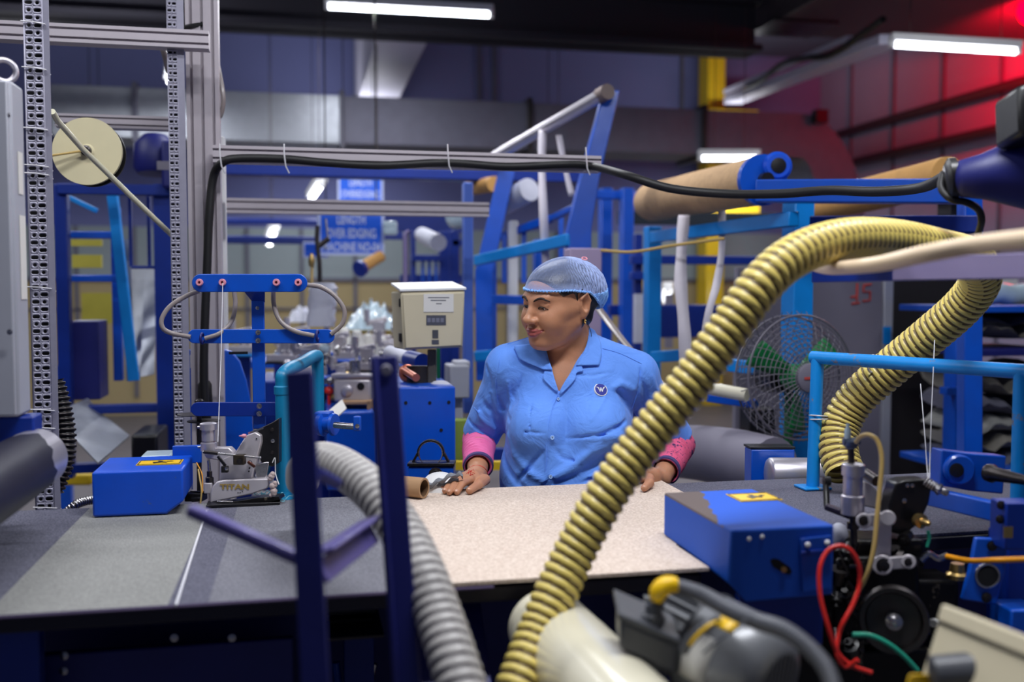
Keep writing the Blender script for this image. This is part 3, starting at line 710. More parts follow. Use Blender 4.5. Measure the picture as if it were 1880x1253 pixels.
solo('purple_pole', MB().tube(spline([D(744, 520, 5), D(744, 470, 5), D(744, 434, 5), D(752, 424, 5)]), .012, 8), mat('purple_grey', (110, 100, 140), .5), 'slim purple-grey pole above the left corner of the beige control box', 'pole')
solo('white_fitting', MB().cbox(D(716, 414, 6.2), .09, .05, .05).cbox(D(716, 425, 6.2), .09, .05, .05), PLASTW, 'two small white blocks just right of the machine sign', 'fitting', bevel=.012)
solo('white_bag', MB().sphere(D(838, 398, 6.2), (.07, .07, .08)), PLASTW, 'small white bag on the deep blue beam', 'bag')
r = thing('tan_roll', 'short yellow-tan roll at the top of the slanted blue frame', 'roll', D(890, 340, 5.6))
part('roll', MB().cyl(D(864, 345, 5.7), D(908, 338, 5.3), .042), TAN, r)
solo('white_roll', MB().tube(dpts([(925, 375, 5.2), (972, 348, 5.0)]), .06, 18), WHSHEET, 'pale roll between the slanted blue posts', 'roll')
solo('pale_blue_post', R1(852, 335, 869, 760, 4.3, .06), mat('hazy_blue_paint', (72, 108, 200), .45, 0, .1, 9), 'pale blue upright post right of the beige control box', 'post', bevel=.004)
# ---- slanted creel frame
r = thing('creel_tower', 'tall slanted blue creel frame with a silver roller behind the woman', 'machine frame', Yp(960, 700, 4.8).xy.to_3d())
q = [D(*t) for t in ((1109, 168, 4.2), (1138, 166, 4.2), (1100, 330, 4.2), (1086, 420, 4.2), (1086, 500, 4.2), (1042, 500, 4.2), (1042, 425, 4.2), (1060, 350, 4.2))]
part('slanted_post', MB().prism(q, (.02, .12, 0)), BLUE, r, .004)
q = [D(*t) for t in ((918, 300, 5.0), (948, 300, 5.0), (905, 500, 5.0), (905, 700, 5.0), (874, 700, 5.0), (872, 500, 5.0))]
part('slanted_post', MB().prism(q, (.02, .1, 0)), BLUE, r, .004)
part('roller', MB().cyl(D(905, 290, 5.0), D(1113, 170, 4.15), .027), ALU, r)
part('roller_collar', MB().cyl(D(1102, 176, 4.2), D(1116, 168, 4.14), .033), CAPM := mat('brown_collar', (120, 104, 100), .5), r)
part('rail', pb(874, 479, 4.9, 1046, 440, 4.2, .03, .05), SKYB, r, .004, 'bright sky blue rail')
part('rail', pb(900, 442, 5.3, 1012, 402, 4.9, .03, .04), BLUE, r, .004)
part('rail', pb(1012, 402, 4.9, 1075, 372, 4.6, .03, .03), BLUE, r, .004)
part('rail', pb(872, 655, 4.9, 960, 648, 4.8, .03, .05), SKYB, r, .004, 'bright sky blue rail')
part('rail', pb(905, 550, 4.9, 975, 552, 4.8, .03, .045), BLUE, r, .004)
for x, y0 in ((926, 432), (962, 420), (996, 408), (1030, 395), (1062, 380)): part('baluster', MB().bar(D(x, y0, 5.1), D(x, 520, 5.1), .025, .02, CF), BLUE, r)
for x in (896, 982): part('upright', R1(x, 440, x+16, 760, 5.3, .06), BLUE, r, .004)
part('white_post', R1(934, 405, 952, 700, 5.0, .04), WHITEP, r, .01, 'white upright')
def strap(label, pts, w, Mt=FABW):
    P = spline(dpts(pts), 8); m = MB(); rows = []
    for i, p_ in enumerate(P):
        tw = .25*math.sin(i*.2); s = (CR*math.cos(tw)+CF*math.sin(tw)); ww = w*(1+.08*math.sin(i*.5))
        rows.append([p_-s*ww/2, p_+s*ww/2])
    m.grid(rows); o = solo('webbing_strap', m, Mt, label, 'strap', 'white webbing straps')
    k = o.modifiers.new('th', 'SOLIDIFY'); k.thickness = .004
    return o
strap('broad white strap hanging from the silver roller in front of the blue frame', [(996, 238, 4.55), (995, 300, 4.5), (998, 400, 4.4), (1003, 500, 4.4), (1006, 560, 4.4)], .036)
strap('narrow white strap slanting down from the silver roller', [(1026, 248, 4.5), (1036, 300, 4.45), (1050, 360, 4.4)], .026)
strap('long white strap hanging from the tan roll, left one', [(1256, 395, 3.9), (1252, 450, 3.8), (1250, 520, 3.7), (1256, 600, 3.6), (1262, 700, 3.6)], .045)
strap('long white strap hanging from the tan roll, right one', [(1325, 370, 3.9), (1326, 450, 3.8), (1316, 520, 3.7), (1302, 570, 3.6), (1292, 640, 3.6)], .028)
strap('grey strap slanting down behind the woman\'s shoulder', [(1096, 562, 3.6), (1140, 620, 3.4), (1200, 690, 3.2), (1250, 740, 3.1)], .026, GREYTUBE)
solo('lavender_column', R1(1046, 456, 1104, 760, 3.9, .1), mat('lavender_sheet', (176, 158, 190), .5, 0, .06, 8), 'pale lavender boxed column right behind the woman\'s head', 'column', bevel=.004)
solo('rope', MB().tube(spline(dpts([(1104, 460, 3.9), (1160, 463, 3.8), (1230, 452, 3.7), (1330, 438, 3.6)])), .006, 8), AMBER, 'thin rope tied between the lavender column and the sky blue rail', 'rope')
# ---- sky blue frame right of the woman
r = thing('roll_stand', 'sky blue steel stand carrying the tan carpet roll', 'machine frame', Yp(1330, 800, 3.8).xy.to_3d())
part('upright', R1(1189, 416, 1214, 790, 4.4, .07), SKYB, r, .004)
part('upright', R1(1456, 366, 1492, 900, 3.3, .1), SKYB, r, .004)
part('rail', pb(1200, 436, 4.4, 1458, 402, 3.35, .04, .05), SKYB, r, .004)
part('rail', pb(1200, 656, 4.4, 1262, 652, 4.2, .04, .05), SKYB, r, .004)
part('rail', pb(1250, 806, 3.8, 1380, 846, 3.3, .04, .045), SKYB, r, .004)
part('rail', pb(1335, 670, 3.6, 1420, 680, 3.5, .04, .045), SKYB, r, .004)
part('rail', pb(1300, 730, 3.6, 1390, 742, 3.5, .04, .03), BLUE, r, .004)
for x in (1143, 1104): solo('blue_post', R1(x, 345, x+20, 800, 5.5 if x > 1120 else 5.9, .08), BLUE, 'deep blue upright %s' % ('left of the sky blue stand' if x > 1120 else 'just right of the slanted blue post'), 'post', bevel=.004)
m = MB()
r = thing('steel_rack', 'deep blue rack rails seen through the sky blue stand', 'rack', Yp(1330, 800, 5.2).xy.to_3d())
for a in ((1160, 470, 1460, 486, 5.2, .05), (1160, 500, 1200, 514, 5.2, .05), (1210, 560, 1340, 620, 5.4, .05), (1120, 560, 1190, 580, 5.6, .05)): part('rail', R1(*a), DBLUE, r, .004)
for x in (1165, 1440): part('post', R1(x, 430, x+14, 800, 5.25, .05), DBLUE, r, .004)
for a, mt, l in (((1160, 503, 1206, 530, 7.5, .03), YELB, 'small yellow board for far lights and windows between the blue posts'), ((1166, 540, 1192, 630, 5.0, .03), WHSHEET, 'pale hanging sheet between the deep blue posts'), ((1222, 540, 1236, 640, 6.9, .03), GREYP, 'narrow grey board inside the sky blue stand'),  # first board is coloured in place of far small lights and yellow windows
                 ((1300, 362, 1395, 396, 8.2, .03), YELB, 'yellow board below the tan carpet roll'), ((1302, 500, 1316, 600, 7.5, .03), YELB, 'thin yellow strip seen through the sky blue stand')):
    solo('wall_board', R1(*a), mt, l, 'board')
fixture(D(1224, 555, 8.5), D(1226, 535, 8.2), 'small round glow seen between the straps', 4, hang=0)
# tan rolls
def roll(label, p, q, rr, mt, core=True, plate=None):
    c = (p+q)/2; r = thing('carpet_roll', label, 'carpet roll', c, 'tan carpet rolls on the stand')
    d = (q-p).normalized(); L = (q-p).length
    part('roll', MB().lathe(p, d, [(0, rr*.3), (0.0, rr*.75), (.01, rr*.93), (.04, rr)]+[(L*t/6, rr*(1+.015*math.sin(t*2.3))) for t in range(1, 6)]+[(L-.03, rr), (L, rr*.97)], 40), mt, r)
    part('core', MB().cyl(p-d*.06, q+d*.06, rr*.28), DSTEEL, r)
    return r
pL = D(1192, 372, 4.5); pR = D(1395, 332, 3.45)
roll('fat tan carpet roll with a blue end plate above the fan', pL, pR, .085, BURLAP)
r = thing('roll_bearing', 'blue end plate and bearing at the right end of the tan roll', 'bearing', pR)
dd = (pR-pL).normalized()
part('end_plate', MB().cyl(pR+dd*.005, pR+dd*.03, .088), BLUE, r)
part('bearing_block', MB().lathe(pR+dd*.03+Vector((.045, 0, .045)), -CF, [(-.03, .05), (.02, .05), (.03, .04)], 28), BLUEW, r)
part('bore', MB().lathe(pR+dd*.03+Vector((.045, 0, .045)), -CF, [(.02, .028), (.034, .026), (.036, .01)], 20), BLACK, r)
roll('slimmer brown carpet roll behind the blue arm', D(1490, 382, 4.6), D(1742, 322, 3.6), .07, TAN)
r = thing('support_arm', 'long blue arm running right from the tan roll to the dark cone', 'beam', D(1560, 360, 3.2))
part('arm', pb(1392, 352, 3.4, 1760, 352, 3.1, .08, .075), BLUE, r, .004)
part('lower_arm', pb(1490, 412, 3.5, 1800, 412, 3.2, .06, .055), DBLUE, r, .004)
part('post', MB().bar(D(1780, 330, 3.25), D(1780, 900, 3.25), .06, .06, CF), BLUE, r, .004)
part('clamp', R1(1750, 300, 1790, 420, 3.3, .1), BLACK, r, .01)
# dark cone
r = thing('cone_housing', 'dark blue cone-shaped housing entering at the right edge', 'machine housing', D(1830, 320, 1.75))
part('cone', MB().lathe(D(1750, 330, 1.85), CR+CU*.07-CF*.25, [(0, .02), (.012, .034), (.05, .042), (.14, .075), (.3, .088)], 40), NAVY, r)
part('collar', MB().lathe(D(1742, 330, 1.87), CR+CU*.07-CF*.25, [(-.006, .03), (0, .04), (.012, .04), (.016, .034)], 30), BLACK, r)
part('top_bracket', MB().bar(D(1850, 232, 1.8), D(1900, 200, 1.7), .05, .09), BLACK, r, .01)
solo('looped_cable', MB().tube(spline(dpts([(1732, 318, 1.9), (1728, 345, 1.88), (1745, 365, 1.86), (1775, 372, 1.86), (1796, 385, 1.88), (1802, 405, 1.9), (1796, 430, 1.95)])), .007, 10), RUBBER, 'black cable looping under the dark blue cone', 'cable')
# ---- grey panel, doorway, shelf
r = thing('partition_screen', 'large grey partition panel with a red scrawl behind the fan', 'panel', Yp(1500, 880, 4.3).xy.to_3d())
part('sheet', R1(1350, 492, 1622, 1000, 4.3, .03), GREYP, r, .002)
part('edge_trim', R1(1620, 490, 1636, 1000, 4.28, .06), GREYC, r, .003)
part('blue_patch', R1(1622, 600, 1636, 632, 4.27, .004), SKYB, r)
REDI = mat('red_scrawl', (196, 70, 62), .8)
for pts in ([(1562, 546), (1574, 544)], [(1574, 520), (1573, 552)], [(1586, 524), (1600, 522)], [(1586, 524), (1585, 536), (1598, 536), (1597, 552), (1584, 553)], [(1564, 558), (1578, 556)]):
    part('red_mark', MB().tube([Yp(x, y, 4.296) for x, y in pts], .005, 6), REDI, r)
solo('dark_door', R1(1636, 505, 1752, 1000, 4.5, .04), mat('dark_doorway', (30, 27, 32), .8), 'dark brown panel right of the grey partition', 'panel')
r = thing('carpet_shelf', 'blue shelf unit holding folded carpets at the right edge', 'shelf', Yp(1830, 860, 3.7).xy.to_3d())
part('upright', R1(1752, 560, 1792, 1000, 3.7, .08), BLUE, r, .004)
for y in (562, 642, 860): part('shelf_board', R1(1780, y, 1960, y+12, 3.65, .5), BLUE if y != 642 else NAVY, r, .003)
part('bracket', R1(1738, 712, 1760, 726, 3.68, .05), BLUE, r, .003)
r = thing('switch_box', 'small cream switch box with a black knob on the blue shelf post', 'switch', D(1789, 618, 3.5))
part('box', R1(1776, 597, 1804, 642, 3.52, .06), CREAM, r, .005)
part('knob', MB().cyl(Yp(1794, 620, 3.515), Yp(1794, 620, 3.49), .012), BLACK, r)
part('yellow_tag', R1(1789, 626, 1801, 639, 3.515, .003), YEL, r)
part('pipe_stub', MB().cyl(Yp(1789, 597, 3.55), Yp(1789, 584, 3.55), .01), GREYTUBE, r)
solo('cream_strip', R1(1775, 642, 1779, 720, 3.6, .01), CREAM, 'thin cream strip below the switch box', 'strip')
solo('white_board', R1(1818, 508, 1868, 556, 5.2, .03), WHITEP, 'square white board above the folded carpets', 'board')
m = MB(); rows = []
FD = mat('folded_carpet', (122, 118, 110), .9, 0, .2, 30, .3, 100)
def fold(label, x0, x1, y0, hpx, Y, mt, ph):
    m = MB(); rows = []
    for k in range(15):
        x = x0+(x1-x0)*k/14; h = hpx*(1+.55*math.sin(k*.7+ph)+.3*math.sin(k*1.7+ph*2))
        c = Yp(x, y0-h*.5, Y); s = h/FPX*Y*1.05
        rows.append([Vector((c.x, Y+math.cos(t)*.22+.2, c.z+math.sin(t)*s*.5)) for t in [2*PI*j/14 for j in range(14)]])
    m.grid(rows, closed=True); m.add(rows[0], [tuple(range(14))]); m.add(rows[-1], [tuple(range(14))])
    solo('folded_carpet', m, mt, label, 'carpet', 'folded carpets on the shelf')
for i, (y, h, mt, l) in enumerate(((625, 34, FD, 'dark folded carpet on the top shelf at the right edge'), (600, 18, CPT_D, 'arched carpet edge above the dark folded one on the top shelf'), (858, 24, CPT_D, 'lowest folded carpet of the lower shelf stack'), (832, 30, FD, 'second folded carpet from the bottom of the lower shelf stack'),
                                 (800, 30, CPT_P, 'pale folded carpet in the middle of the lower shelf stack'), (765, 30, CPT_D, 'dark folded carpet above the pale one on the lower shelf'), (728, 40, FD, 'topmost folded carpet of the lower shelf stack'))):
    fold(l, 1798, 1960, y, h, 3.75, mt, i*1.3)
solo('plastic_bundle', MB().tube(spline([Yp(1800, 545, 4.0), Yp(1830, 538, 4.0), Yp(1860, 542, 4.0), Yp(1900, 536, 4.0)]), .05, 10), PLASTW, 'white plastic wrapped bundle on top of the shelf', 'bundle')
# ---- fan
fc = Yp(1460, 693, 3.1)
r = thing('pedestal_fan', 'large wire-cage pedestal fan with green blades by the grey partition', 'fan', (fc.x, fc.y, 0))
ax = (-CF*.94+CR*.34).normalized(); _, fa, fb_ = frame(ax)
CAGE = mat('fan_cage_wire', (112, 108, 118), .45, .2)
RF = .225
for s, nm in ((1, 'front_grille'), (-1, 'rear_grille')):
    m = MB()
    for k in range(13):
        rr = RF*(k+1.6)/14.6; h = .07*math.sqrt(max(0, 1-(rr/RF)**2))*s+.012*s
        m.torus(fc+ax*h, ax, rr, .0016 if k < 12 else .004, 56, 5)
    for k in range(36):
        t = 2*PI*k/36; P = []
        for j in range(5):
            rr = RF*(.12+.88*j/4); h = .07*math.sqrt(max(0, 1-(rr/RF)**2))*s+.012*s
            t2 = t+.25*(1-j/4)
            P.append(fc+ax*h+(fa*math.cos(t2)+fb_*math.sin(t2))*rr)
        m.tube(P, .0014, 4)
    part(nm, m, CAGE, r)
for k in range(3):
    t0 = k*2*PI/3+.5; rows = []
    for j in range(7):
        rr = .03+.16*j/6; rows.append([fc+ax*(.018*(u-.5)*2)+(fa*math.cos(t0+(u-.5)*.75*(1-.35*j/6))+fb_*math.sin(t0+(u-.5)*.75*(1-.35*j/6)))*rr for u in (0, .25, .5, .75, 1)])
    o = part('blade', MB().grid(rows), GREEN, r); q = o.modifiers.new('th', 'SOLIDIFY'); q.thickness = .003
part('hub', MB().lathe(fc, ax, [(-.05, .03), (-.02, .045), (.03, .045), (.045, .03)], 28), GREEN, r)
part('badge_disc', MB().lathe(fc+ax*.07, ax, [(0, .034), (.004, .05), (.016, .05), (.02, .045)], 32), GREYP, r)
part('badge_stripe', MB().bar(fc+ax*.092-fa*.03, fc+ax*.092+fa*.03, .008, .002, ax), REDI, r)
part('motor', MB().lathe(fc-ax*.06, -ax, [(0, .05), (.1, .06), (.14, .04)], 24), BLACK, r)
part('pole', MB().cyl((fc.x+.03, fc.y+.1, .03), (fc.x+.03, fc.y+.1, fc.z), .016), GREEN, r)
part('base', MB().lathe((fc.x+.03, fc.y+.1, 0), (0, 0, 1), [(0, .2), (.02, .2), (.04, .04)], 30), BLACK, r)
# ---- dark carpet pile and grey pieces low behind the woman, right
solo('dark_carpet_pile', MB().tube(spline([D(1180, 830, 4.0), D(1260, 830, 3.7), D(1340, 840, 3.4), D(1420, 860, 3.2)], 6), .1, 20), GREYP, 'big dark grey roll lying low behind the fan and woman', 'carpet roll')
solo('pale_tube', MB().cyl(D(1296, 712, 3.4), D(1372, 726, 3.3), .022), CREAM, 'pale tube lying left of the fan', 'tube')
solo('motor_block', R1(1378, 750, 1425, 800, 3.9, .12), BLACK, 'dark block seen through the lower left of the fan cage', 'block', bevel=.01)
# ================================================================ beige control box on its stand
Yc = 3.0
r = thing('control_box', 'beige electrical control box with paper notices on a dark pole', 'control box', Yp(795, 715, Yc).xy.to_3d())
a = Yp(738, 534, Yc); b = Yp(853, 640, Yc)
P0, P1, P2, P3 = Yp(736, 536, Yc), Yp(854, 533, Yc), Yp(850, 638, Yc), Yp(741, 643, Yc)
part('box', MB().prism([P0, P1, P2, P3], (-.02, .12, 0)), BEIGE, r, .005)
part('door', MB().prism([Yp(739, 540, Yc), Yp(851, 537, Yc), Yp(847, 635, Yc), Yp(744, 640, Yc)], (0, -.008, 0)), BEIGE, r, .003)
q = [P0+V(-.004, -.004, 0), P1+V(.004, -.004, 0), P1+V(-.018, .14, .02), P0+V(-.018, .14, .02)]
part('rain_hood', MB().prism(q, (0, 0, .008)), WHITEP, r, .002)
def onbox(x0, y0, x1, y1, mt, nm, dy=-.0095):
    part(nm, MB().prism([Yp(x0, y0, Yc), Yp(x1, y0, Yc), Yp(x1, y1, Yc), Yp(x0, y1, Yc)], (0, dy, 0)), mt, r)
onbox(777, 540, 832, 573, PAPER, 'paper_notice', -.0098)
onbox(782, 579, 818, 597, INK, 'printed_label')
onbox(793, 606, 804, 621, DGREY, 'small_label'); onbox(792, 624, 805, 632, INK, 'small_label')
for y, x0, x1 in ((546, 785, 824), (551, 790, 818), (557, 800, 810)): onbox(x0, y, x1, y+1.5, INK, 'printed_line', -.0104)
for k in range(4): onbox(784+k*8, 584, 790+k*8, 592, mat('label_grey', (110, 112, 128), .7) if k == 0 else MATS['label_grey'], 'label_field', -.0102)
for y in (548, 612): part('hinge', R1(733, y, 739, y+16, Yc+.01, .03), BLACK, r, .002)
part('pole', MB().bar(Yp(793, 642, Yc+.06), Yp(793, 712, Yc+.06)-V(0, 0, .0), .026, .026, CF), mat('brown_pole', (84, 80, 72), .5, .3), r, .003)
solo('green_strip', R1(802, 640, 808, 712, 3.2, .01), GREEN, 'thin green strip just right of the dark pole', 'strip')
# blue cabinet with bolt holes
r = thing('blue_cabinet', 'dark blue steel cabinet with small bolt holes carrying the control box pole', 'cabinet', Yp(783, 900, 2.92).xy.to_3d())
a = Yp(731, 712, 2.92); b = Yp(836, 712, 2.92)
part('body', MB().box((a.x, 2.92, 0), (b.x, 3.3, a.z)), BLUE, r, .005)
for (x, y) in ((745, 740), (789, 740), (824, 739), (810, 790)): part('bolt_hole', MB().lathe(Yp(x, y, 2.919), (0, -1, 0), [(0, .005), (.0012, .005)], 12), HOLE, r)
solo('copper_coil', MB().torus(D(748, 686, 3.1), CF, .018, .01).cyl(D(742, 680, 3.1), D(764, 694, 3.0), .012), mat('copper', (200, 110, 80), .35, .6), 'copper coloured fitting lying on the blue cabinet', 'fitting')
solo('crumpled_cloth', MB().sphere(D(808, 706, 3.05), (.03, .03, .012), 12, 8).sphere(D(818, 708, 3.04), (.02, .03, .008), 12, 8), WHSHEET, 'scrap of white cloth on the blue cabinet right of the pole', 'cloth')
solo('grey_unit', R1(826, 672, 862, 732, 3.7, .15).box((Yp(844, 700, 3.7).x-.02, 3.75, 0), (Yp(844, 700, 3.7).x+.02, 3.8, 1.06)).box(Yp(836, 664, 3.75), Yp(856, 674, 3.85)), GREYC, 'grey unit between the blue cabinet and the pale blue post', 'box', bevel=.006)
solo('green_bucket', MB().lathe(Yp(842, 850, 3.6), (0, 0, 1), [(0, .03), (.09, .045), (.16, .04), (.165, .0)], 24), mat('olive_green', (128, 148, 60), .6), 'olive green container behind the pink sleeve', 'container')
solo('yellow_rail', MB().bar(Yp(830, 855, 3.5), Yp(940, 855, 3.5), .03, .03), YELB, 'yellow rail glimpsed beside the pink sleeve', 'rail')
solo('blue_rail', MB().bar(Yp(830, 836, 3.6), Yp(940, 836, 3.6), .05, .05), DBLUE, 'blue rail glimpsed beside the pink sleeve', 'rail')
r = thing('cloth_roll', 'white roll with a blue end left of the dark pole', 'roll', D(745, 655, 3.5))
part('roll', MB().cyl(D(716, 648, 3.6), D(752, 660, 3.4), .026), WHSHEET, r)
part('end_cap', MB().cyl(D(752, 660, 3.4), D(776, 666, 3.3), .03), DBLUE, r)
solo('dark_motor', MB().cyl(D(770, 714, 3.1), D(770, 672, 3.1), .04), mat('dark_brown_metal', (40, 36, 36), .5, .4), 'dark cylinder behind the pole on the blue cabinet', 'motor')
# ================================================================ far row of edging machines (blurred)
def far_machine(label, x, y, d, s, k):
    """silver sewing head: base casting, arm, pillar, air cylinder, wheel, knobs"""
    c = D(x, y, d); r = thing('edging_machine', label, 'machine', c, 'far edging machines')
    def o(i, j, k_): return c+CR*i*s+V(0, 0, j*s)+CF*k_*s
    part('base_casting', MB().obox(o(0, .2, 0), CR*.85*s, V(0, 0, .2*s), CF*.5*s), CASTW, r, .01*s*4)
    part('pillar', MB().obox(o(.15, .75, .1), CR*.3*s, V(0, 0, .4*s), CF*.3*s), CASTW if k % 2 else ALU, r, .01*s*4)
    part('arm', MB().bar(o(-.5, 1.0, 0), o(.6, 1.25, 0), .3*s, .3*s), ALU if k % 2 else CASTW, r, .06*s)
    part('air_cylinder', MB().cyl(o(-.45, 1.1, -.1), o(-.45, 1.75, -.1), .15*s), ALU, r)
    part('hand_wheel', MB().lathe(o(.85, .8, 0), CR, [(0, .3*s), (.12*s, .34*s), (.2*s, .3*s), (.2*s, .1*s)], 20), STEEL, r)
    for i in range(3): part('knob', MB().sphere(o(-.3+i*.35, .55, -.42), .1*s, 12, 8), STEEL, r)
    p_ = o(0, -.1, 0); part('stand', MB().box((p_.x-.04, p_.y-.04, 0), (p_.x+.04, p_.y+.04, p_.z)), DBLUE, r)
    part('base_plate', MB().obox(o(0, -.08, 0), CR*1.05*s, V(0, 0, .08*s), CF*.6*s), (BLUE, BLACK, SKYB)[k % 3], r, .01)
    return r
far_machine('small silver machine head right above the grey gearbox block', 668, 680, 3.9, .075, 1)
far_machine('silver machine head under the right half of the mid guide bar', 560, 690, 3.8, .09, 0)
far_machine('machine head left of the wrapped bundle, behind the guide bar', 545, 650, 4.8, .10, 2)
far_machine('pale machine head below the right end of the mid guide bar', 618, 660, 4.4, .09, 3)
far_machine('far machine head under the plastic heap', 690, 630, 5.2, .10, 4)
far_machine('far machine head in the gap between the two guide bars', 445, 650, 5.0, .1, 5)
far_machine('small machine head directly below the wrapped bundle', 590, 668, 4.1, .07, 7)
far_machine('small machine head between the gearbox and the teal pipe', 622, 705, 3.8, .06, 6)
far_machine('machine head just left of the white roll with the blue end', 712, 668, 4.3, .08, 9)
far_machine('machine head behind the top of the middle navy post', 716, 700, 3.9, .07, 8)
far_machine('machine head under the far left guide bar tube', 520, 664, 4.5, .08, 10)
for x, y, d in ((612, 628, 4.9), (632, 622, 5.0), (655, 628, 4.8), (676, 634, 4.9), (700, 640, 4.7), (545, 628, 4.9), (528, 634, 5.0)):
    c = D(x, y, d); solo('thread_cone', MB().lathe(c, (0, 0, 1), [(-.05, .045), (.05, .022), (.055, .01)], 20).cyl(c-V(0, 0, .25), c-V(0, 0, .05), .008), PAPER, 'white thread cone on a peg among the blurred far machines', 'thread cone', 'thread cones on the far machines')
for x, y, d, mt, l in ((755, 682, 3.3, ORANGE, 'small orange fitting on the far left edge of the blue cabinet'), (604, 718, 3.7, RED, 'small red knob beside the teal pipe'), (566, 652, 4.2, SKYB, 'small bright blue knob below the guide bar'), (636, 690, 3.8, BRASS, 'small brass knob left of the gearbox')):
    solo('knob', MB().sphere(D(x, y, d), .017, 14, 10).cyl(D(x, y, d)-V(0, 0, .06), D(x, y, d), .006), mt, l, 'knob')
r = thing('gearbox', 'grey cast gearbox block with round bosses behind the middle post', 'gearbox', D(652, 740, 3.7))
c = D(652, 716, 3.7)
part('block', MB().obox(c, CR*.07, V(0, 0, .045), CF*.06), CASTW, r, .012)
part('boss', MB().lathe(c-CF*.06-CR*.02, -CF, [(0, .022), (.01, .02), (.014, .01)], 20), ALU, r)
part('dark_port', MB().lathe(c-CF*.06+CR*.03+V(0, 0, .015), -CF, [(0, .014), (.002, .014)], 18), BLACK, r)
part('lid', MB().obox(c+V(0, 0, .053), CR*.078, V(0, 0, .008), CF*.065), ALU, r, .004)
part('shaft', MB().cyl(c+V(0, 0, .05), c+V(0, 0, .11), .02), STEEL, r)
r = thing('wooden_tray', 'small wooden tray with dark parts below the grey gearbox', 'tray', D(655, 752, 3.6))
c = D(655, 750, 3.6)
for dz in (-.008, .022): part('slat', MB().obox(c+V(0, 0, dz), CR*.055, V(0, 0, .006), CF*.05), CARD, r, .002)
part('end_piece', MB().obox(c+CR*.05, CR*.006, V(0, 0, .03), CF*.05), CARD, r, .002); part('end_piece', MB().obox(c-CR*.05, CR*.006, V(0, 0, .03), CF*.05), CARD, r, .002)
# blue low cabinet of the far row
for a, l in (((600, 757, 690, 900, 3.5, .4), 'dark blue cabinet below the wooden tray'), ((480, 700, 600, 900, 4.4, .5), 'dark blue machine body behind the teal pipe')):
    solo('steel_cabinet', R1(*a), BLUE if a[0] == 600 else DBLUE, l, 'cabinet', bevel=.006)
r = thing('far_table', 'blue table edge of the far machine row', 'table', Yp(577, 676, 5.6).xy.to_3d())
part('table_top', R1(410, 662, 745, 676, 5.6, .5), BLUE, r, .004)
for x in (-1.3, .4): part('leg', MB().box((x, 5.7, 0), (x+.06, 5.76, 1.03)), BLUE, r, .003)
solo('yellow_bin', MB().box(Yp(640, 606, 6.2), Yp(716, 634, 6.6)), mat('straw_board', (206, 176, 86), .6, 0, .15, 14), 'yellow board lying under the plastic heap', 'board')
# heap wrapped in plastic
rng = random.Random(4); m = MB(); rows = []
for j in range(15):
    rw = []
    for i in range(41):
        u = i/40; v = j/14; h = math.sin(PI*u)**.6*math.sin(PI*min(1, v*1.0))**.5
        n = .06*math.sin(u*31+v*9)+.05*math.sin(u*17-v*21)+.05*math.sin(u*53+v*3)
        p_ = D(632+u*104, 606-h*(48+n*90)*(.55+.45*math.sin(PI*(u*.8+.1))), 5.8+v*.5-.25); rw.append(p_)
    rows.append(rw)
solo('plastic_heap', m.grid(rows, smooth=False), PLASTW, 'heap of goods under crumpled clear plastic left of the control box', 'heap')
# another plastic heap left
rows = []
for j in range(9):
    rw = []
    for i in range(21):
        u = i/20; v = j/8; h = math.sin(PI*u)**.6*math.sin(PI*v)**.5
        rw.append(D(528+u*50, 592-h*(26+7*math.sin(u*23+v*9)), 6.0+v*.4))
    rows.append(rw)
solo('plastic_heap', MB().grid(rows, smooth=False), WHSHEET, 'small grey heap seen between the guide bar tubes', 'heap')
solo('white_sheet', MB().prism([D(604, 756, 3.2), D(628, 736, 3.3), (D(636, 752, 3.3)), D(612, 774, 3.1)], (0, 0, .004)), PAPER, 'folded white paper right of the teal pipe', 'paper')
solo('clutter_tube', MB().tube(spline(dpts([(520, 720, 3.6), (540, 690, 3.6), (552, 700, 3.6), (548, 730, 3.6)])), .006, 8), GREYTUBE, 'thin grey tube curling behind the teal pipe', 'tube')
for i, (x, y, rr, mt, l) in enumerate(((606, 700, .016, STEEL, 'small steel knob right of the teal pipe, upper one'), (612, 730, .013, BRASS, 'small brass knob right of the teal pipe, lower one'), (640, 640, .016, ALU, 'round silver cap under the plastic heap'), (528, 668, .016, ALU, 'round silver cap under the far guide bar tube'), (596, 640, .02, PLASTW, 'small pale cap beside the wrapped bundle'))):
    solo('cap', MB().sphere(D(x, y, 3.7), rr, 14, 10), mt, l, 'cap')
solo('hanging_lead', MB().tube(dpts([(592, 640, 3.9), (594, 690, 3.9), (592, 740, 3.8)]), .012, 8), RUBBER, 'black lead dropping behind the right leg of the teal pipe', 'cable')
solo('blue_block', R1(597, 648, 612, 700, 4.0, .05), BLUE, 'small bright blue block behind the teal pipe', 'block', bevel=.004)
# ================================================================ thread guide stand
d0 = 2.42
r = thing('thread_stand', 'blue thread guide stand with two round-ended bars and grey tubes', 'stand', D(475, 900, d0))
part('post', MB().obox(D(475, 665, d0+.02), CR*.0155, V(0, 0, .165), CF*.004), BLUE, r, .002)
def roundbar(x0, x1, yc, hpx, d, th=.005):
    s = d/FPX; h = hpx*s/2; a = D(x0, yc, d); b = D(x1, yc, d); b.z = a.z; ax_ = (b-a).normalized(); n = V(-ax_.y, ax_.x, 0)
    poly = []
    for k in range(13): t = PI/2+PI*k/12; poly.append(a+ax_*(h+h*math.cos(t))+V(0, 0, h*math.sin(t)))
    for k in range(13): t = -PI/2+PI*k/12; poly.append(b+ax_*(-h+h*math.cos(t))+V(0, 0, h*math.sin(t)))
    return MB().prism(poly, n*th)
part('top_bar', roundbar(352, 564, 520, 33, d0-.03), BLUE, r, .0015)
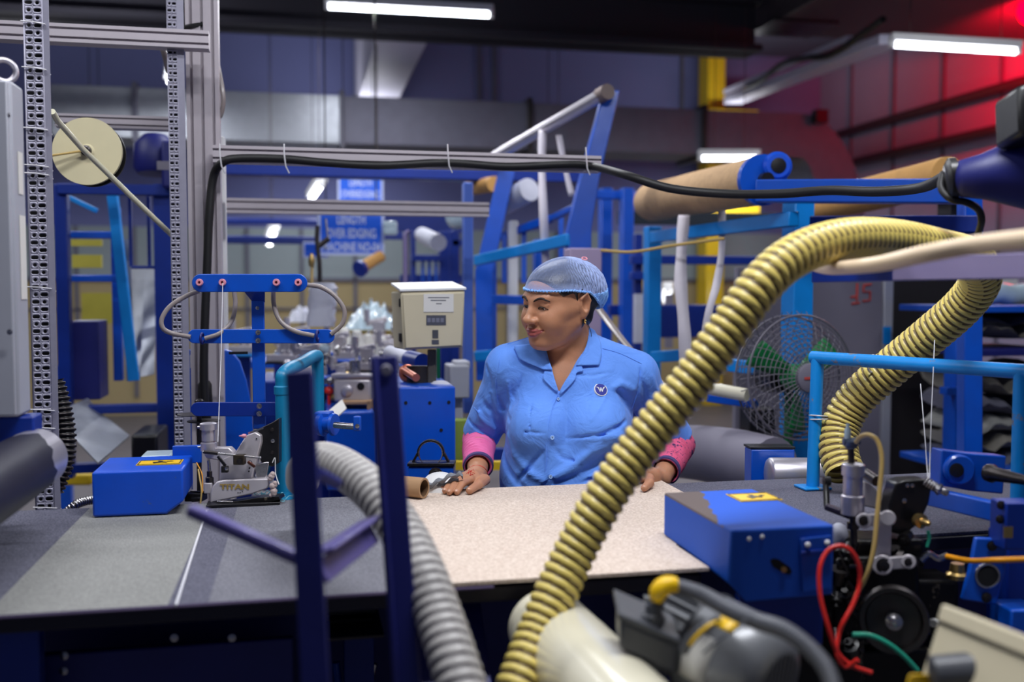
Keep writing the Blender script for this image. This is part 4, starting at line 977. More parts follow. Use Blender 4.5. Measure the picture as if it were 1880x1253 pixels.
part('middle_bar', roundbar(344, 614, 618, 26, d0+.0), BLUE, r, .0015)
part('lower_bar', roundbar(350, 530, 752, 26, d0+.01), DBLUE, r, .0015)
m = MB(); m.prism([D(448, 536, d0-.03), D(486, 536, d0-.03), D(486, 556, d0+.015), D(464, 556, d0+.015)], CF*.004)
part('gusset', m, DBLUE, r, .001)
for x in (367, 409, 508, 548):
    c = D(x, 519, d0-.033); q = part('eyelet', MB().lathe(c, -CF, [(0, .0085), (.004, .009), (.007, .0075), (.007, .0035), (.001, .003)], 24), PINK, r)
    mm = MB().cyl(c-CF*.0005, c-CF*.0012, .0032, n=12); part('bore', mm, mat('eyelet_bore', (120, 40, 55), .5) if 'eyelet_bore' not in MATS else MATS['eyelet_bore'], q)
for (x, y, d) in ((473, 566, d0+.012), (474, 611, d0-.006), (474, 626, d0-.006), (476, 746, d0), (476, 760, d0)): part('bolt', MB().bolt(D(x, y, d), -CF, .005, .004), STEEL, r)
for pts in ([(366, 534, d0), (340, 545, d0), (312, 563, d0-.01), (297, 586, d0-.02), (300, 604, d0-.02), (318, 613, d0-.01), (350, 619, d0-.005)],
            [(430, 536, d0+.03), (432, 560, d0+.03), (425, 590, d0+.02), (404, 612, d0), (376, 622, d0-.008)],
            [(502, 524, d0+.0), (503, 560, d0), (515, 590, d0-.005), (540, 608, d0-.008), (577, 617, d0-.008)],
            [(562, 523, d0), (590, 528, d0), (616, 545, d0), (632, 570, d0), (628, 595, d0), (608, 614, d0)]):
    part('guide_tube', MB().tube(spline(dpts(pts), 8), .0056, 12), GREYTUBE, r)
part('loop_clip', MB().torus(D(371, 622, d0-.008), CR, .012, .003), NAVY, r); part('loop_clip', MB().torus(D(583, 617, d0-.008), CR, .012, .003), NAVY, r)
solo('thread', MB().tube([D(409, 520, d0-.04), D(406, 650, 2.33), D(400, 812, 2.22)], .0009, 5), THREAD, 'white thread running from the second eyelet down to the silver machine', 'thread', 'threads')
# ================================================================ left machine with lettering TITAN
d1 = 2.24
def Q(x, y, dd=0): return D(x, y, d1+dd)
r = thing('sewing_machine', 'silver edging machine head lettered TITAN on the left of the table', 'sewing machine', D(440, 915, d1))
m = MB()
poly = [Q(x, y) for x, y in ((385, 925), (386, 906), (390, 893), (398, 885), (410, 882), (492, 879), (494, 890), (490, 898), (462, 908), (430, 915), (400, 921))]
part('bed_cover', MB().prism(poly, CF*.05), CASTW, r, .003)
q = [Q(x, y, .012) for x, y in ((402, 882), (404, 846), (430, 834), (452, 800), (468, 794), (478, 800), (479, 812), (462, 880))]
part('arm_plate', MB().prism(q, CF*.03), CASTW, r, .002)
q = [Q(x, y, .02) for x, y in ((384, 822), (420, 822), (428, 830), (428, 842), (400, 846), (378, 842), (374, 834))]
part('cylinder_bracket', MB().prism(q, CF*.03), CASTW, r, .003)
q = [Q(x, y, .03) for x, y in ((458, 800), (470, 790), (500, 776), (512, 768), (512, 850), (500, 858), (480, 850), (470, 830))]
part('black_link_plate', MB().prism(q, CF*.03), BLACK, r, .002)
part('chrome_strip', MB().bar(Q(456, 796, .02), Q(484, 786, .02), .004, .004), STEEL, r)
c = Q(382, 796, .03)
part('air_cylinder', MB().lathe(Q(383, 828, .02), (0, 0, 1), [(0, .0175), (.018, .0175), (.0185, .0145), (.048, .0145), (.0485, .0185), (.062, .0185), (.0635, .016)], 36), ALU, r, label='brushed silver air cylinder')
part('thin_groove', MB().torus(Q(383, 828, .02)+V(0, 0, .022), (0, 0, 1), .0146, .0007, 30, 6), DSTEEL, r)
for z in (.054, .008): part('port_screw', MB().cyl(Q(383, 828, .02)+V(0, 0, z)-CR*.018, Q(383, 828, .02)+V(0, 0, z)-CR*.024, .003), STEEL, r)
part('chrome_rod', MB().cyl(Q(373, 830, -.012), Q(476, 841, -.012), .0027), STEEL, r)
part('rod_tip', MB().sphere(Q(477, 841, -.012), .0036, 12, 8), STEEL, r)
part('dark_sleeve', MB().cyl(Q(374, 830, -.012), Q(400, 833, -.012), .0042), DSTEEL, r)
part('clamp_block', MB().obox(Q(440, 844, -.008), CR*.0125, V(0, 0, .0115), CF*.01), mat('bronze_dark', (66, 58, 48), .35, .6), r, .002)
part('clamp_screw', MB().bolt(Q(440, 847, -.02), -CF, .005, .005), DSTEEL, r)
part('lever_arm', MB().bar(Q(400, 838, 0), Q(414, 856, 0), .006, .006), BLACK, r, .001)
part('square_nut', MB().obox(Q(413, 862, 0), CR*.0075, V(0, 0, .0075), CF*.006), BLACK, r, .0015)
part('nut_screw', MB().bolt(Q(416, 861, -.006), -CF, .003, .003), STEEL, r)
for x, y in ((471, 806), (458, 860), (457, 866)): part('bore', MB().lathe(Q(x, y, .011), -CF, [(0, .0018), (.0006, .0018)], 10), HOLE, r)
for x, y in ((500, 789), (500, 831), (501, 810)): part('plate_bolt', MB().bolt(Q(x, y, .03), -CF, .0035, .004), STEEL if y == 810 else DSTEEL, r)
part('piston_rod', MB().cyl(Q(383, 846, .02), Q(385, 866, .02), .0035), STEEL, r)
part('piston_nut', MB().lathe(Q(385, 890, .02), (0, 0, 1), [(0, .009), (.016, .009), (.018, .006), (.03, .006)], 8), DSTEEL, r)
part('side_bracket', MB().obox(Q(384, 896, .02), CR*.009, V(0, 0, .012), CF*.012), CASTW, r, .002)
q = [Q(x, y, .02) for x, y in ((467, 858), (470, 853), (490, 848), (494, 850), (489, 878), (472, 880))]
part('curved_shield', MB().prism(q, CF*.025), STEEL, r, .002)
part('thread_eye', MB().lathe(Q(452, 801, .0), -CR, [(0, .004), (.006, .005), (.012, .002), (.016, .001)], 14), PINK, r)
part('cam_link', MB().bar(Q(455, 848, 0), Q(468, 858, 0), .005, .006), mat('rust_brown', (110, 60, 44), .5, .3), r, .001)
part('pivot_bolt', MB().bolt(Q(459, 850, .008), -CF, .004, .006), STEEL, r)
part('presser_foot', MB().prism([Q(x, y, .0) for x, y in ((400, 926), (440, 920), (470, 915), (512, 912), (514, 918), (470, 928), (402, 932))], CF*.05), GREASE, r, .001)
part('needle_plate', MB().obox(Zp(448, 924, TZ+.008), V(.08, 0, 0), V(0, .022, 0), V(0, 0, .003)), BLACK, r, .001)
part('feed_lever', MB().bar(Q(398, 921, -.01), Q(428, 922, -.01), .004, .003), STEEL, r, .001)
part('under_linkage', MB().obox(Q(360, 912, .04), CR*.02, V(0, 0, .009), CF*.02).cyl(Q(350, 905, .05), Q(378, 905, .03), .004).cyl(Q(352, 918, .02), Q(372, 916, .02), .006), GREASE, r, .001)
text_mesh('TITAN', .0165, Q(431, 895, -.0012), CR, V(0, 0, 1), GOLD, 'gold_lettering', r, ext=.0004, bold=.0005, sx=1.38)
for x in (404, 441, 445): part('badge_dot', MB().lathe(Q(x if x > 410 else 437, 905 if x < 445 else 903, -.0005), -CF, [(0, .0012), (.0006, .0012)], 8), HOLE, r)
for pts, mt, rr, l in (([(364, 862, 2.24), (367, 880, 2.23), (370, 900, 2.22), (368, 925, 2.22)], AMBER, .0018, 'thin amber tube dropping beside the left cover box'),
                      ([(361, 850, 2.26), (371, 872, 2.24), (372, 905, 2.23)], ORANGE, .0013, 'thin brownish wire beside the amber tube of the left machine'),
                      ([(500, 850, 2.25), (505, 842, 2.25), (506, 870, 2.25), (512, 890, 2.23)], WHITEP, .001, 'thin white line beside the teal pipe foot')):
    solo('thin_tube', MB().tube(spline(dpts(pts)), rr, 8), mt, l, 'tube')
# lint on the table by the pipe foot
m = MB(); rng = random.Random(3)
for k in range(46):
    p_ = Zp(rng.uniform(465, 530), rng.uniform(908, 922), TZ+.008); q_ = p_+V(rng.uniform(-.02, .02), rng.uniform(-.01, .01), rng.uniform(-.002, .006))
    m.tube(spline([p_, (p_+q_)/2+V(0, 0, rng.uniform(0, .008)), q_], 3), .0009, 4)
solo('thread_lint', m, mat('lint_teal_white', (130, 190, 205), .9, 0, .5, 60), 'tangle of pale blue thread waste at the foot of the teal pipe', 'thread waste', kind='stuff')
m = MB()
for k in range(9): m.sphere(D(501+rng.uniform(-5, 5), 870+k*5+rng.uniform(-3, 3), 2.24), rng.uniform(.004, .009), 8, 6)
solo('lint_clump', m, mat('lint_pinkish', (190, 172, 168), .95, 0, .3, 60, .5, 200), 'pinkish clump of lint hanging on the left machine by the teal pipe', 'lint', kind='stuff')
# ================================================================ left cover box + label
def coverbox(label, x0, x1, y0, y1, zb, zt, chamf, side, cat='machine cover'):
    r = thing('cover_box', label, cat, ((x0+x1)/2, (y0+y1)/2, zb)); m = MB(); ch = chamf
    if side > 0: poly = [(x0, zb), (x1-ch, zb), (x1, zb+ch*.75), (x1, zt), (x0, zt)]
    else: poly = [(x0+ch, zb), (x1, zb), (x1, zt), (x0, zt), (x0, zb+ch*.75)]
    m.prism([(x, y0, z) for x, z in poly], (0, y1-y0, 0)); part('shell', m, BLUEW, r, .005, seg=3); return r
zt_ = 1.052
a = Zp(168, 868, zt_); b = Zp(332, 868, zt_); c = Zp(290, 838, zt_)
r = coverbox('blue steel cover box with a yellow warning label on the left of the table', a.x, b.x, a.y, a.y+.19, TZ+.006, zt_, .035, 1)
def warn_label(r, P, nrm, u, v):
    """yellow hazard label: black border, small black pictogram"""
    c = Vector(P); q = part('warning_label', MB().obox(c, u, v, nrm*.0006), YEL, r)
    m = MB()
    for s in (-1, 1):
        m.obox(c+v*s*.86+nrm*.0009, u*.95, v*.04, nrm*.0004); m.obox(c+u*s*.93+nrm*.0009, u*.02, v*.86, nrm*.0004)
    part('border', m, BLACK, q)
    m = MB(); k = lambda a_, b_: c+u*a_+v*b_+nrm*.0009
    m.prism([k(-.25, -.5), k(.1, -.2), k(.3, -.35), k(.35, -.1), k(.05, .15), k(.1, .4), k(-.12, .5), k(-.1, .1), k(-.35, .05)], nrm*.0005)
    m.prism([k(.35, .0), k(.6, .15), k(.5, .35), k(.3, .2)], nrm*.0005)
    part('pictogram', m, BLACK, q)
cl = (Zp(248, 856, zt_)+Zp(340, 842, zt_))/2
warn_label(r, Zp(294, 849.5, zt_+.001), V(0, 0, 1), V(.047, 0, 0), V(0, .03, 0))
part('back_plate', MB().box((b.x-.045, a.y+.19, zt_-.02), (b.x+.02, a.y+.2, zt_+.022)), BLUE, r, .002)
solo('pale_tray', MB().box(Zp(258, 838, 1.05), Zp(322, 826, 1.05)+V(0, 0, -.1)), PLASTW, 'pale flat tray behind the left cover box', 'tray', bevel=.004)
# ================================================================ teal pipe frame
r = thing('pipe_hoop', 'chipped teal pipe bracket standing behind the dark blue post', 'pipe frame', Zp(520, 915, TZ))
pf = Zp(521, 915, TZ); pt = V(pf.x, pf.y, D(521, 688, 2.3).z); bt = D(583, 652, 2.72); bb = V(bt.x, bt.y, D(583, 780, 2.72).z)
part('pipe', MB().tube(spline([pf+V(0, 0, .006), (pf+pt)/2, pt-V(0, 0, .03), pt+(bt-pt)*.06, pt+(bt-pt)*.5, pt+(bt-pt)*.94, bb+(bt-bb)*.85, bb], 10), .0165, 20), TEAL, r)
part('coupling', MB().lathe(pt-V(0, 0, .05), (0, 0, 1), [(0, .0165), (.003, .0195), (.02, .0195), (.023, .0165)], 24), TEAL, r)
part('foot_plate', MB().lathe(pf, (0, 0, 1), [(0, .045), (.005, .045), (.006, .02), (.016, .018)], 28), TEAL, r)
r = thing('roller_knob', 'blue flanged spool with a steel shaft and toggle behind the grey hose', 'spool', D(610, 780, 2.45))
c = D(598, 778, 2.45)
part('block', MB().obox(c-CR*.004+V(0, 0, .004), CR*.02, V(0, 0, .026), CF*.03), BLUE, r, .004)
part('flange', MB().lathe(c-CF*.02, CR*.9-CF*.3, [(-.012, .028), (0, .03), (.004, .02), (.02, .02), (.024, .028), (.03, .026)], 28), BLUE, r)
part('shaft', MB().cyl(D(614, 781, 2.4), D(654, 784, 2.38), .0075), STEEL, r)
part('toggle', MB().obox(D(656, 778, 2.38), CR*.009, V(0, 0, .018), CF*.008), BLUE, r, .003)
part('screw', MB().bolt(D(656, 783, 2.37), -CF, .004, .004), STEEL, r)
# ================================================================ foreground guard posts
r = thing('guard_rail', 'dark blue upright bars with slanting braces standing in front of the table', 'frame', V(0, 1.3, 0))
dA = 1.22; dB = 1.38
part('post', MB().bar(D(549, 682, dA), D(583, 1330, dA*.97), .034, .008, CF), NAVY, r, .002)
part('post', MB().bar(D(704, 655, dB), D(752, 1330, dB*.97), .038, .006, CF).bar(D(690, 655, dB), D(735, 1330, dB*.97), .006, .03, CF), NAVY, r, .002)
part('bolt_hole', MB().lathe(D(709, 680, dB-.006), -CF, [(0, .008), (.002, .006)], 16), GREYP, r)
part('brace', MB().bar(D(346, 936, dA*1.02), D(552, 1028, dA), .017, .017, CF), mat('lilac_navy_paint', (96, 88, 150), .3, 0, .1, 12, coat=.3), r, .005)
part('brace', MB().bar(D(588, 1016, dA+.01), D(684, 952, dB), .006, .038, CF), MATS['lilac_navy_paint'], r, .002)
part('brace', MB().bar(D(590, 1052, dA), D(686, 978, dB-.02), .03, .006, CF), MATS['lilac_navy_paint'], r, .002)
part('brace_stub', MB().cyl(D(580, 868, dA+.03), D(618, 888, dA+.1), .008), NAVY, r)
# ================================================================ suction hoses
gp = [(556, 884, 1.95), (558, 864, 1.88), (572, 850, 1.78), (598, 848, 1.68), (636, 864, 1.6), (690, 908, 1.52), (738, 975, 1.46), (775, 1050, 1.4), (805, 1130, 1.35), (833, 1215, 1.3), (858, 1300, 1.26), (875, 1400, 1.22)]
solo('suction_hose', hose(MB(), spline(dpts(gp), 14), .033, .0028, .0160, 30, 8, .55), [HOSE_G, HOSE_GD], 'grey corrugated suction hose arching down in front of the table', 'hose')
yp = [(915, 1420, 1.38), (938, 1310, 1.42), (965, 1230, 1.46), (1000, 1140, 1.51), (1050, 1025, 1.55), (1110, 915, 1.56), (1180, 815, 1.57), (1262, 712, 1.57), (1335, 610, 1.57), (1400, 520, 1.58), (1465, 467, 1.62), (1550, 440, 1.7), (1640, 441, 1.82), (1725, 458, 1.95), (1785, 476, 2.07),
      (1800, 514, 2.15), (1768, 562, 2.22), (1705, 618, 2.3), (1640, 672, 2.37), (1575, 730, 2.42), (1545, 780, 2.43), (1540, 830, 2.4), (1552, 872, 2.36)]
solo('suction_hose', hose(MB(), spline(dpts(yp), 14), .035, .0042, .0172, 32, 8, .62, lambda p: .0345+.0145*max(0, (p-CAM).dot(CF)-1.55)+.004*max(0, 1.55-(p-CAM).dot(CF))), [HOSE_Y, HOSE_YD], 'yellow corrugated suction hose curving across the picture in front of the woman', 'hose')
# cream hose and blue arm at right, its lit face coloured lilac
cp = [(1440, 462, 1.9), (1490, 486, 1.82), (1518, 493, 1.72), (1560, 491, 1.6), (1620, 484, 1.5), (1700, 466, 1.4), (1790, 450, 1.35), (1900, 438, 1.25), (1990, 430, 1.2)]
solo('cream_hose', MB().tube(spline(dpts(cp), 10), [.0095+.0035*min(1, i/50) for i in range(81)], 16), CREAMT, 'smooth cream hose entering from the right edge over the yellow hose', 'hose')
r = thing('side_arm', 'blue arm with its light-reflecting face coloured lilac behind the cream hose', 'beam', D(1700, 495, 1.7))
part('arm', MB().bar(D(1496, 505, 1.9), D(1960, 492, 1.5), .02, .03), DBLUE, r, .002)
part('lit_face', MB().bar(D(1640, 494, 1.72), D(1960, 486, 1.45), .004, .038), mat('lit_blue_enamel', (150, 140, 182), .35, 0, .08, 6, coat=.3), r, .001)  # side face of the blue arm, reflected light put into its colour
# ================================================================ things on the table centre
r = thing('bearing_bracket', 'black ring bracket bolted on a blue block left of the woman', 'bracket', D(793, 870, 2.62))
c = D(791, 832, 2.62)
m = MB(); rows = []
for k in range(41):
    t = PI*1.16*k/40-PI*.08; rows.append([c+CR*math.cos(t)*ro+V(0, 0, math.sin(t)*ro)+CF*dy for ro, dy in ((.036, -.011), (.036, .011), (.0305, .011), (.0305, -.011))])
m.grid(rows, closed=True, smooth=False); m.add(rows[0], [(0, 1, 2, 3)]); m.add(rows[-1], [(0, 1, 2, 3)])
part('ring', m, BLACK, r, .001)
for s in (-1, 1): part('web', MB().bar(c+CR*.034*s+V(0, 0, -.0), c+CR*.055*s-V(0, 0, .04), .006, .022, CF), BLACK, r, .001)
part('inner_edge', MB().torus(c-CF*.011, CF, .031, .0015, 40, 6), STEEL, r)
part('block', MB().obox(D(793, 872, 2.62), CR*.059, V(0, 0, .024), CF*.035), BLUE, r, .002)
part('top_plate', MB().obox(D(793, 851, 2.62), CR*.061, V(0, 0, .004), CF*.04), BLACK, r, .001)
part('bolt', MB().bolt(D(800, 872, 2.585), -CF, .014, .012), DSTEEL, r)
r = thing('bobbin_cap', 'white domed cap with grey cloth ribbon beside the resting hand', 'cap', Zp(812, 908, TZ+.012))
c = Zp(806, 894, TZ+.018)
part('dome', MB().lathe(c, (-.15, -.3, 1), [(-.004, .046), (.004, .046), (.012, .042), (.024, .03), (.031, .014), (.033, 0.001)], 32), WHITEP, r)
for k, pts in enumerate(([(782, 892), (800, 887), (818, 879), (838, 872), (850, 874)], [(790, 897), (806, 893), (824, 886), (842, 880)])):
    P = spline([D(x, y, 2.335+.01*k) for x, y in pts], 6); m = MB()
    rows = [[p_+CF*math.cos(t)*.006+V(0, 0, math.sin(t)*.0045*(1.2+math.sin(i*.9+t))) for t in [2*PI*j/10 for j in range(10)]] for i, p_ in enumerate(P)]
    m.grid(rows, closed=True); part('cloth_ribbon', m, CLOTH, r)
r = thing('cardboard_tube', 'brown cardboard core lying on the table left of the white cap', 'tube', Zp(766, 915, TZ+.012))
e = D(779, 904, 2.27); e.z = TZ+.0125+.0235; q = e+V(-.16, .12, .0)
m = MB(); dd = (q-e).normalized()
part('shell', MB().lathe(e, dd, [(0, .019), (0, .0235), (.2, .0235), (.2, .019), (0, .019)], 36, 0, True, False), CARD, r)
part('inner_wall', MB().lathe(e+dd*.001, dd, [(0, .0188), (.198, .0188)], 36, 0, True, False), CARDD, r)
# ================================================================ left roller
r = thing('feed_roller', 'dark scuffed roller with a bare metal end at the left edge', 'roller', D(20, 880, 1.7))
p0 = D(66, 842, 1.93); ax = V(0, -1, 0)
RP = mat('roller_dark_coat', (24, 23, 42), .5, 0, .3, 10, .03, 60, spec=.3)
rr = .058
m = MB(); n = 48; rows = []; rng = random.Random(8)
part('bare_end', MB().lathe(p0, ax, [(-.004, rr*.6), (-.004, rr*.96), (0, rr), (.9, rr)], n), ALU, r)
m = MB(); rows = []
for i in range(30):
    y = .085+i*.03; rw = []
    for k in range(60):
        t = 2*PI*k/60; jag = .022*math.sin(t*3+1)+.008*math.sin(t*9)+.005*math.sin(t*17+2) if i == 0 else 0
        rw.append(p0+ax*(y+jag)+V(math.cos(t), 0, math.sin(t))*(rr+.0006))
    rows.append(rw)
m.grid(rows, closed=True); part('dark_sleeve', m, RP, r)
part('shaft', MB().cyl(p0-ax*.06, p0, .012), DSTEEL, r)
# ================================================================ machine body below the table (left)
r = thing('machine_pedestal', 'dark navy machine base with bolts under the left half of the table', 'machine base', V(-.3, 1.9, 0))
part('side_plate', R1(-60, 1150, 76, 1500, 1.66, .03), DBLUE, r, .003)
part('front_panel', R1(27, 1190, 540, 1500, 1.74, .02), NAVY, r, .003)
part('upper_panel', R1(80, 1128, 560, 1190, 1.9, .02), NAVY, r, .003)
part('slanted_gusset', MB().prism([Yp(x, y, 1.7) for x, y in ((64, 1148), (78, 1140), (50, 1190), (30, 1188))], (0, .03, 0)), DBLUE, r)
for x, y in ((118, 1205), (117, 1233), (320, 1172), (426, 1172)): part('bolt', MB().bolt(Yp(x, y, 1.738), (0, -1, 0), .005, .004), STEEL, r)
for i in range(4): part('slot_plate', R1(600, 1104+i*17, 692-i*3, 1112+i*17, 1.78-i*.0, .1), (BLACK if i else BLUE), r, .001)
part('lower_shelf', R1(598, 1170, 705, 1175, 1.7, .2), DSTEEL, r)
part('pedal_link', MB().bar(Yp(250, 1235, 2.0), Yp(230, 1300, 1.9), .03, .02), SKYB, r, .002)
part('bare_fitting', MB().cyl(Yp(350, 1126, 1.66), Yp(378, 1126, 1.66), .008), BRASS, r)
m = MB(); rng = random.Random(2)
for k in range(5):
    x = 610+rng.uniform(0, 80); part('linkage', MB().cyl(Yp(x, 1200+rng.uniform(0, 20), 2.0), Yp(x+rng.uniform(-10, 10), 1260, 2.0), .008), (STEEL, BLUE, DSTEEL, YELB, BLACK)[k], r)
# ================================================================ right cover box
zr = 1.045
a = Zp(1218, 905, zr); b = Zp(1335, 975, zr); c = Zp(1527, 950, zr)
x0, x1, y0_, y1_ = .68, .68+.185, b.y, a.y
r = thing('cover_box', 'blue steel cover box with brown-stained corner and yellow label on the right', 'machine cover', ((x0+x1)/2, y0_, TZ))
zl = TZ-.012; ch = .028
m = MB(); P = [(x0, y1_, TZ+.005), (x0, y0_+.03, TZ+.005), (x0+ch*.9, y0_, zl-.02), (x1, y0_, zl-.02), (x1, y1_, zl)]
# shell as a bevelled wedge: left face sits on the beige sheet, front drops below it
vs = [(x0, y1_, TZ+.012), (x0, y0_+.012, TZ+.006), (x0+ch, y0_, zl-.016), (x1, y0_, zl-.012), (x1, y1_, TZ+.012),
      (x0, y1_, zr), (x0, y0_+.0, zr), (x0+ch*.0+.012, y0_, zr), (x1, y0_, zr), (x1, y1_, zr)]
m.add(vs, [(0, 4, 3, 2, 1), (5, 6, 7, 8, 9), (0, 1, 6, 5), (1, 2, 7, 6), (2, 3, 8, 7), (3, 4, 9, 8), (4, 0, 5, 9)])
BOXM = bpy.data.materials.new('blue_cover_stained'); BOXM.use_nodes = True
N = BOXM.node_tree.nodes; L = BOXM.node_tree.links; bs = N['Principled BSDF']; bs.inputs['Roughness'].default_value = .62; bs.inputs['Coat Weight'].default_value = .0
tc = N.new('ShaderNodeTexCoord'); sx = N.new('ShaderNodeSeparateXYZ'); L.new(tc.outputs['Object'], sx.inputs[0])
nz = N.new('ShaderNodeTexNoise'); nz.inputs['Scale'].default_value = 30; nz.inputs['Detail'].default_value = 5; L.new(tc.outputs['Object'], nz.inputs['Vector'])
def mth(op, a_, b_):
    n = N.new('ShaderNodeMath'); n.operation = op
    for i, v in enumerate((a_, b_)):
        if isinstance(v, (int, float)): n.inputs[i].default_value = v
        else: L.new(v, n.inputs[i])
    return n.outputs[0]
s1 = mth('ADD', mth('MULTIPLY', sx.outputs[0], 1.0), mth('MULTIPLY', sx.outputs[1], -.28))     # worn brown corner
s1 = mth('ADD', s1, mth('MULTIPLY', nz.outputs['Fac'], .03))
k1 = mth('LESS_THAN', s1, -.088); k2 = mth('GREATER_THAN', sx.outputs[2], zr-TZ-.004)
k = mth('MULTIPLY', k1, k2)
mx = N.new('ShaderNodeMix'); mx.data_type = 'RGBA'; mx.inputs['A'].default_value = lin((0, 84, 200))+(1,); mx.inputs['B'].default_value = lin((92, 78, 74))+(1,); L.new(k, mx.inputs['Factor']); L.new(mx.outputs['Result'], bs.inputs['Base Color'])
part('shell', m, BOXM, r, .004, seg=3)
cl = Zp(1384, 913, zr+.001)
warn_label(r, cl, V(0, 0, 1), V(.042, 0, 0), V(0, .034, 0))
for x, y in ((1375, 990), (1399, 986)): part('rivet', MB().sphere(Yp(x, y, y0_), .0042, 12, 8), WHITEP, r)
q = [Yp(x, y, y0_-.001) for x, y in ((1414, 1030), (1420, 1026), (1430, 1028), (1450, 1042), (1454, 1050), (1450, 1056), (1440, 1054), (1420, 1042))]
part('slot_hole', MB().prism(q, (0, .0008, 0)), HOLE, r)
part('slot_pin', MB().lathe(Yp(1438, 1046, y0_-.001), (0, -1, 0), [(0, .005), (.003, .005)], 12), BRASS, r)
q = [Yp(x, y, y0_-.006) for x, y in ((1470, 990), (1526, 984), (1528, 1080), (1474, 1088))]
part('side_tab', MB().prism(q, (0, .005, 0)), BLUE, r, .001)
part('tab_step', MB().bar(Yp(1470, 1018, y0_-.008), Yp(1527, 1012, y0_-.008), .005, .008), DBLUE, r, .001)
for x, y in ((1483, 1001), (1519, 997)): part('rivet', MB().sphere(Yp(x, y, y0_-.009), .0048, 12, 8), WHITEP, r)
part('lower_bracket', MB().box((x0+.03, y0_+.03, TZ-.12), (x1, y0_+.05, zl-.012)), DBLUE, r, .002)
# ================================================================ right sewing machine
def G(x, y, d=1.84): return D(x, y, d)
r = thing('sewing_machine', 'greasy black sewing machine with pulley and silver cylinder on the right', 'sewing machine', G(1610, 1150))
BZ = CASTW
part('air_cylinder', MB().lathe(G(1565, 944), (0, 0, 1), [(0, .021), (.034, .021), (.036, .0175), (.072, .0175), (.0725, .0205), (.092, .0205), (.094, .018)], 36), ALU, r)
part('valve_stem', MB().cyl(G(1563, 850), G(1562, 822), .006), DSTEEL, r)
part('tee_fitting', MB().lathe(G(1562, 824), (0, 0, 1), [(0, .009), (.005, .013), (.014, .013), (.018, .007)], 10).cyl(G(1548, 812), G(1578, 810), .007), mat('fitting_blue_grey', (80, 92, 116), .4, .3), r)
part('plug_tip', MB().lathe(G(1556, 806), (0, 0, 1), [(0, .006), (.016, .006), (.022, .003), (.028, .0035)], 12), PLASTW, r)
part('link_arm', MB().bar(G(1583, 957, 1.8), G(1632, 952, 1.8), .022, .01, CF).cyl(G(1586, 957, 1.81), G(1586, 957, 1.79), .014).cyl(G(1630, 952, 1.81), G(1630, 952, 1.79), .014), BZ, r, .002)
part('link_bolt', MB().bolt(G(1586, 957, 1.79), -CF, .007, .005), DSTEEL, r)
part('upright_casting', MB().bar(G(1622, 952, 1.82), G(1620, 1036, 1.82), .026, .016, CF), BZ, r, .003)
part('lower_link', MB().bar(G(1618, 1036, 1.79), G(1668, 1032, 1.79), .022, .01, CF).cyl(G(1620, 1038, 1.8), G(1620, 1038, 1.775), .018).cyl(G(1668, 1032, 1.8), G(1668, 1032, 1.78), .013), BZ, r, .002)
part('pivot_bolt', MB().bolt(G(1622, 1039, 1.775), -CF, .010, .006), DSTEEL, r); part('pivot_bolt', MB().bolt(G(1668, 1033, 1.78), -CF, .006, .004), DSTEEL, r)
part('piston_rod', MB().cyl(G(1566, 946), G(1568, 1000), .0065).cyl(G(1566, 960), G(1566, 972), .011), DSTEEL, r)
q = [G(x, y, 1.9) for x, y in ((1586, 884), (1600, 890), (1634, 924), (1624, 938), (1584, 930))]
part('white_block', MB().prism(q, CF*.03), BZ, r, .003)
q = [G(x, y, 1.86) for x, y in ((1645, 888), (1660, 882), (1700, 880), (1712, 894), (1706, 925), (1690, 960), (1660, 985), (1636, 978), (1632, 930))]
part('needle_head', MB().prism(q, CF*.05), BLACK, r, .004)
for x in (1666, 1675): part('screw', MB().bolt(G(x, 892, 1.858), -CF, .003, .002), STEEL, r)
part('screw', MB().bolt(G(1660, 920, 1.858), -CF, .0035, .003), STEEL, r)
part('tension_spring', hose(MB(), [G(1698, 884, 1.84), G(1718, 896, 1.83)], .010, .002, .005, 16, 5), [STEEL, DSTEEL], r)
part('tension_knob', MB().lathe(G(1718, 896, 1.83), G(1736, 905, 1.82)-G(1718, 896, 1.83), [(0, .008), (.008, .012), (.012, .006), (.02, .006), (.024, .004)], 16), STEEL, r)
part('looper_knob', MB().lathe(G(1684, 955, 1.84), G(1712, 964, 1.8)-G(1684, 955, 1.84), [(0, .012), (.012, .014), (.014, .007), (.03, .006), (.034, .003)], 16), BRASS, r)
part('lever', MB().tube([G(1516, 884, 1.9), G(1518, 930, 1.88), G(1530, 936, 1.86)], .006, 10).cyl(G(1512, 884, 1.9), G(1524, 884, 1.9), .009), BLACK, r)
part('cross_arm', MB().bar(G(1515, 930, 1.87), G(1580, 955, 1.84), .016, .012), mat('dark_purple_steel', (54, 48, 66), .4, .4), r, .003)
part('lint_pad', MB().sphere(G(1540, 985, 1.9), (.018, .018, .026), 14, 10), WHSHEET, r)
part('clamp_screw', MB().cyl(G(1590, 870, 1.9), G(1610, 884, 1.86), .01), DSTEEL, r)
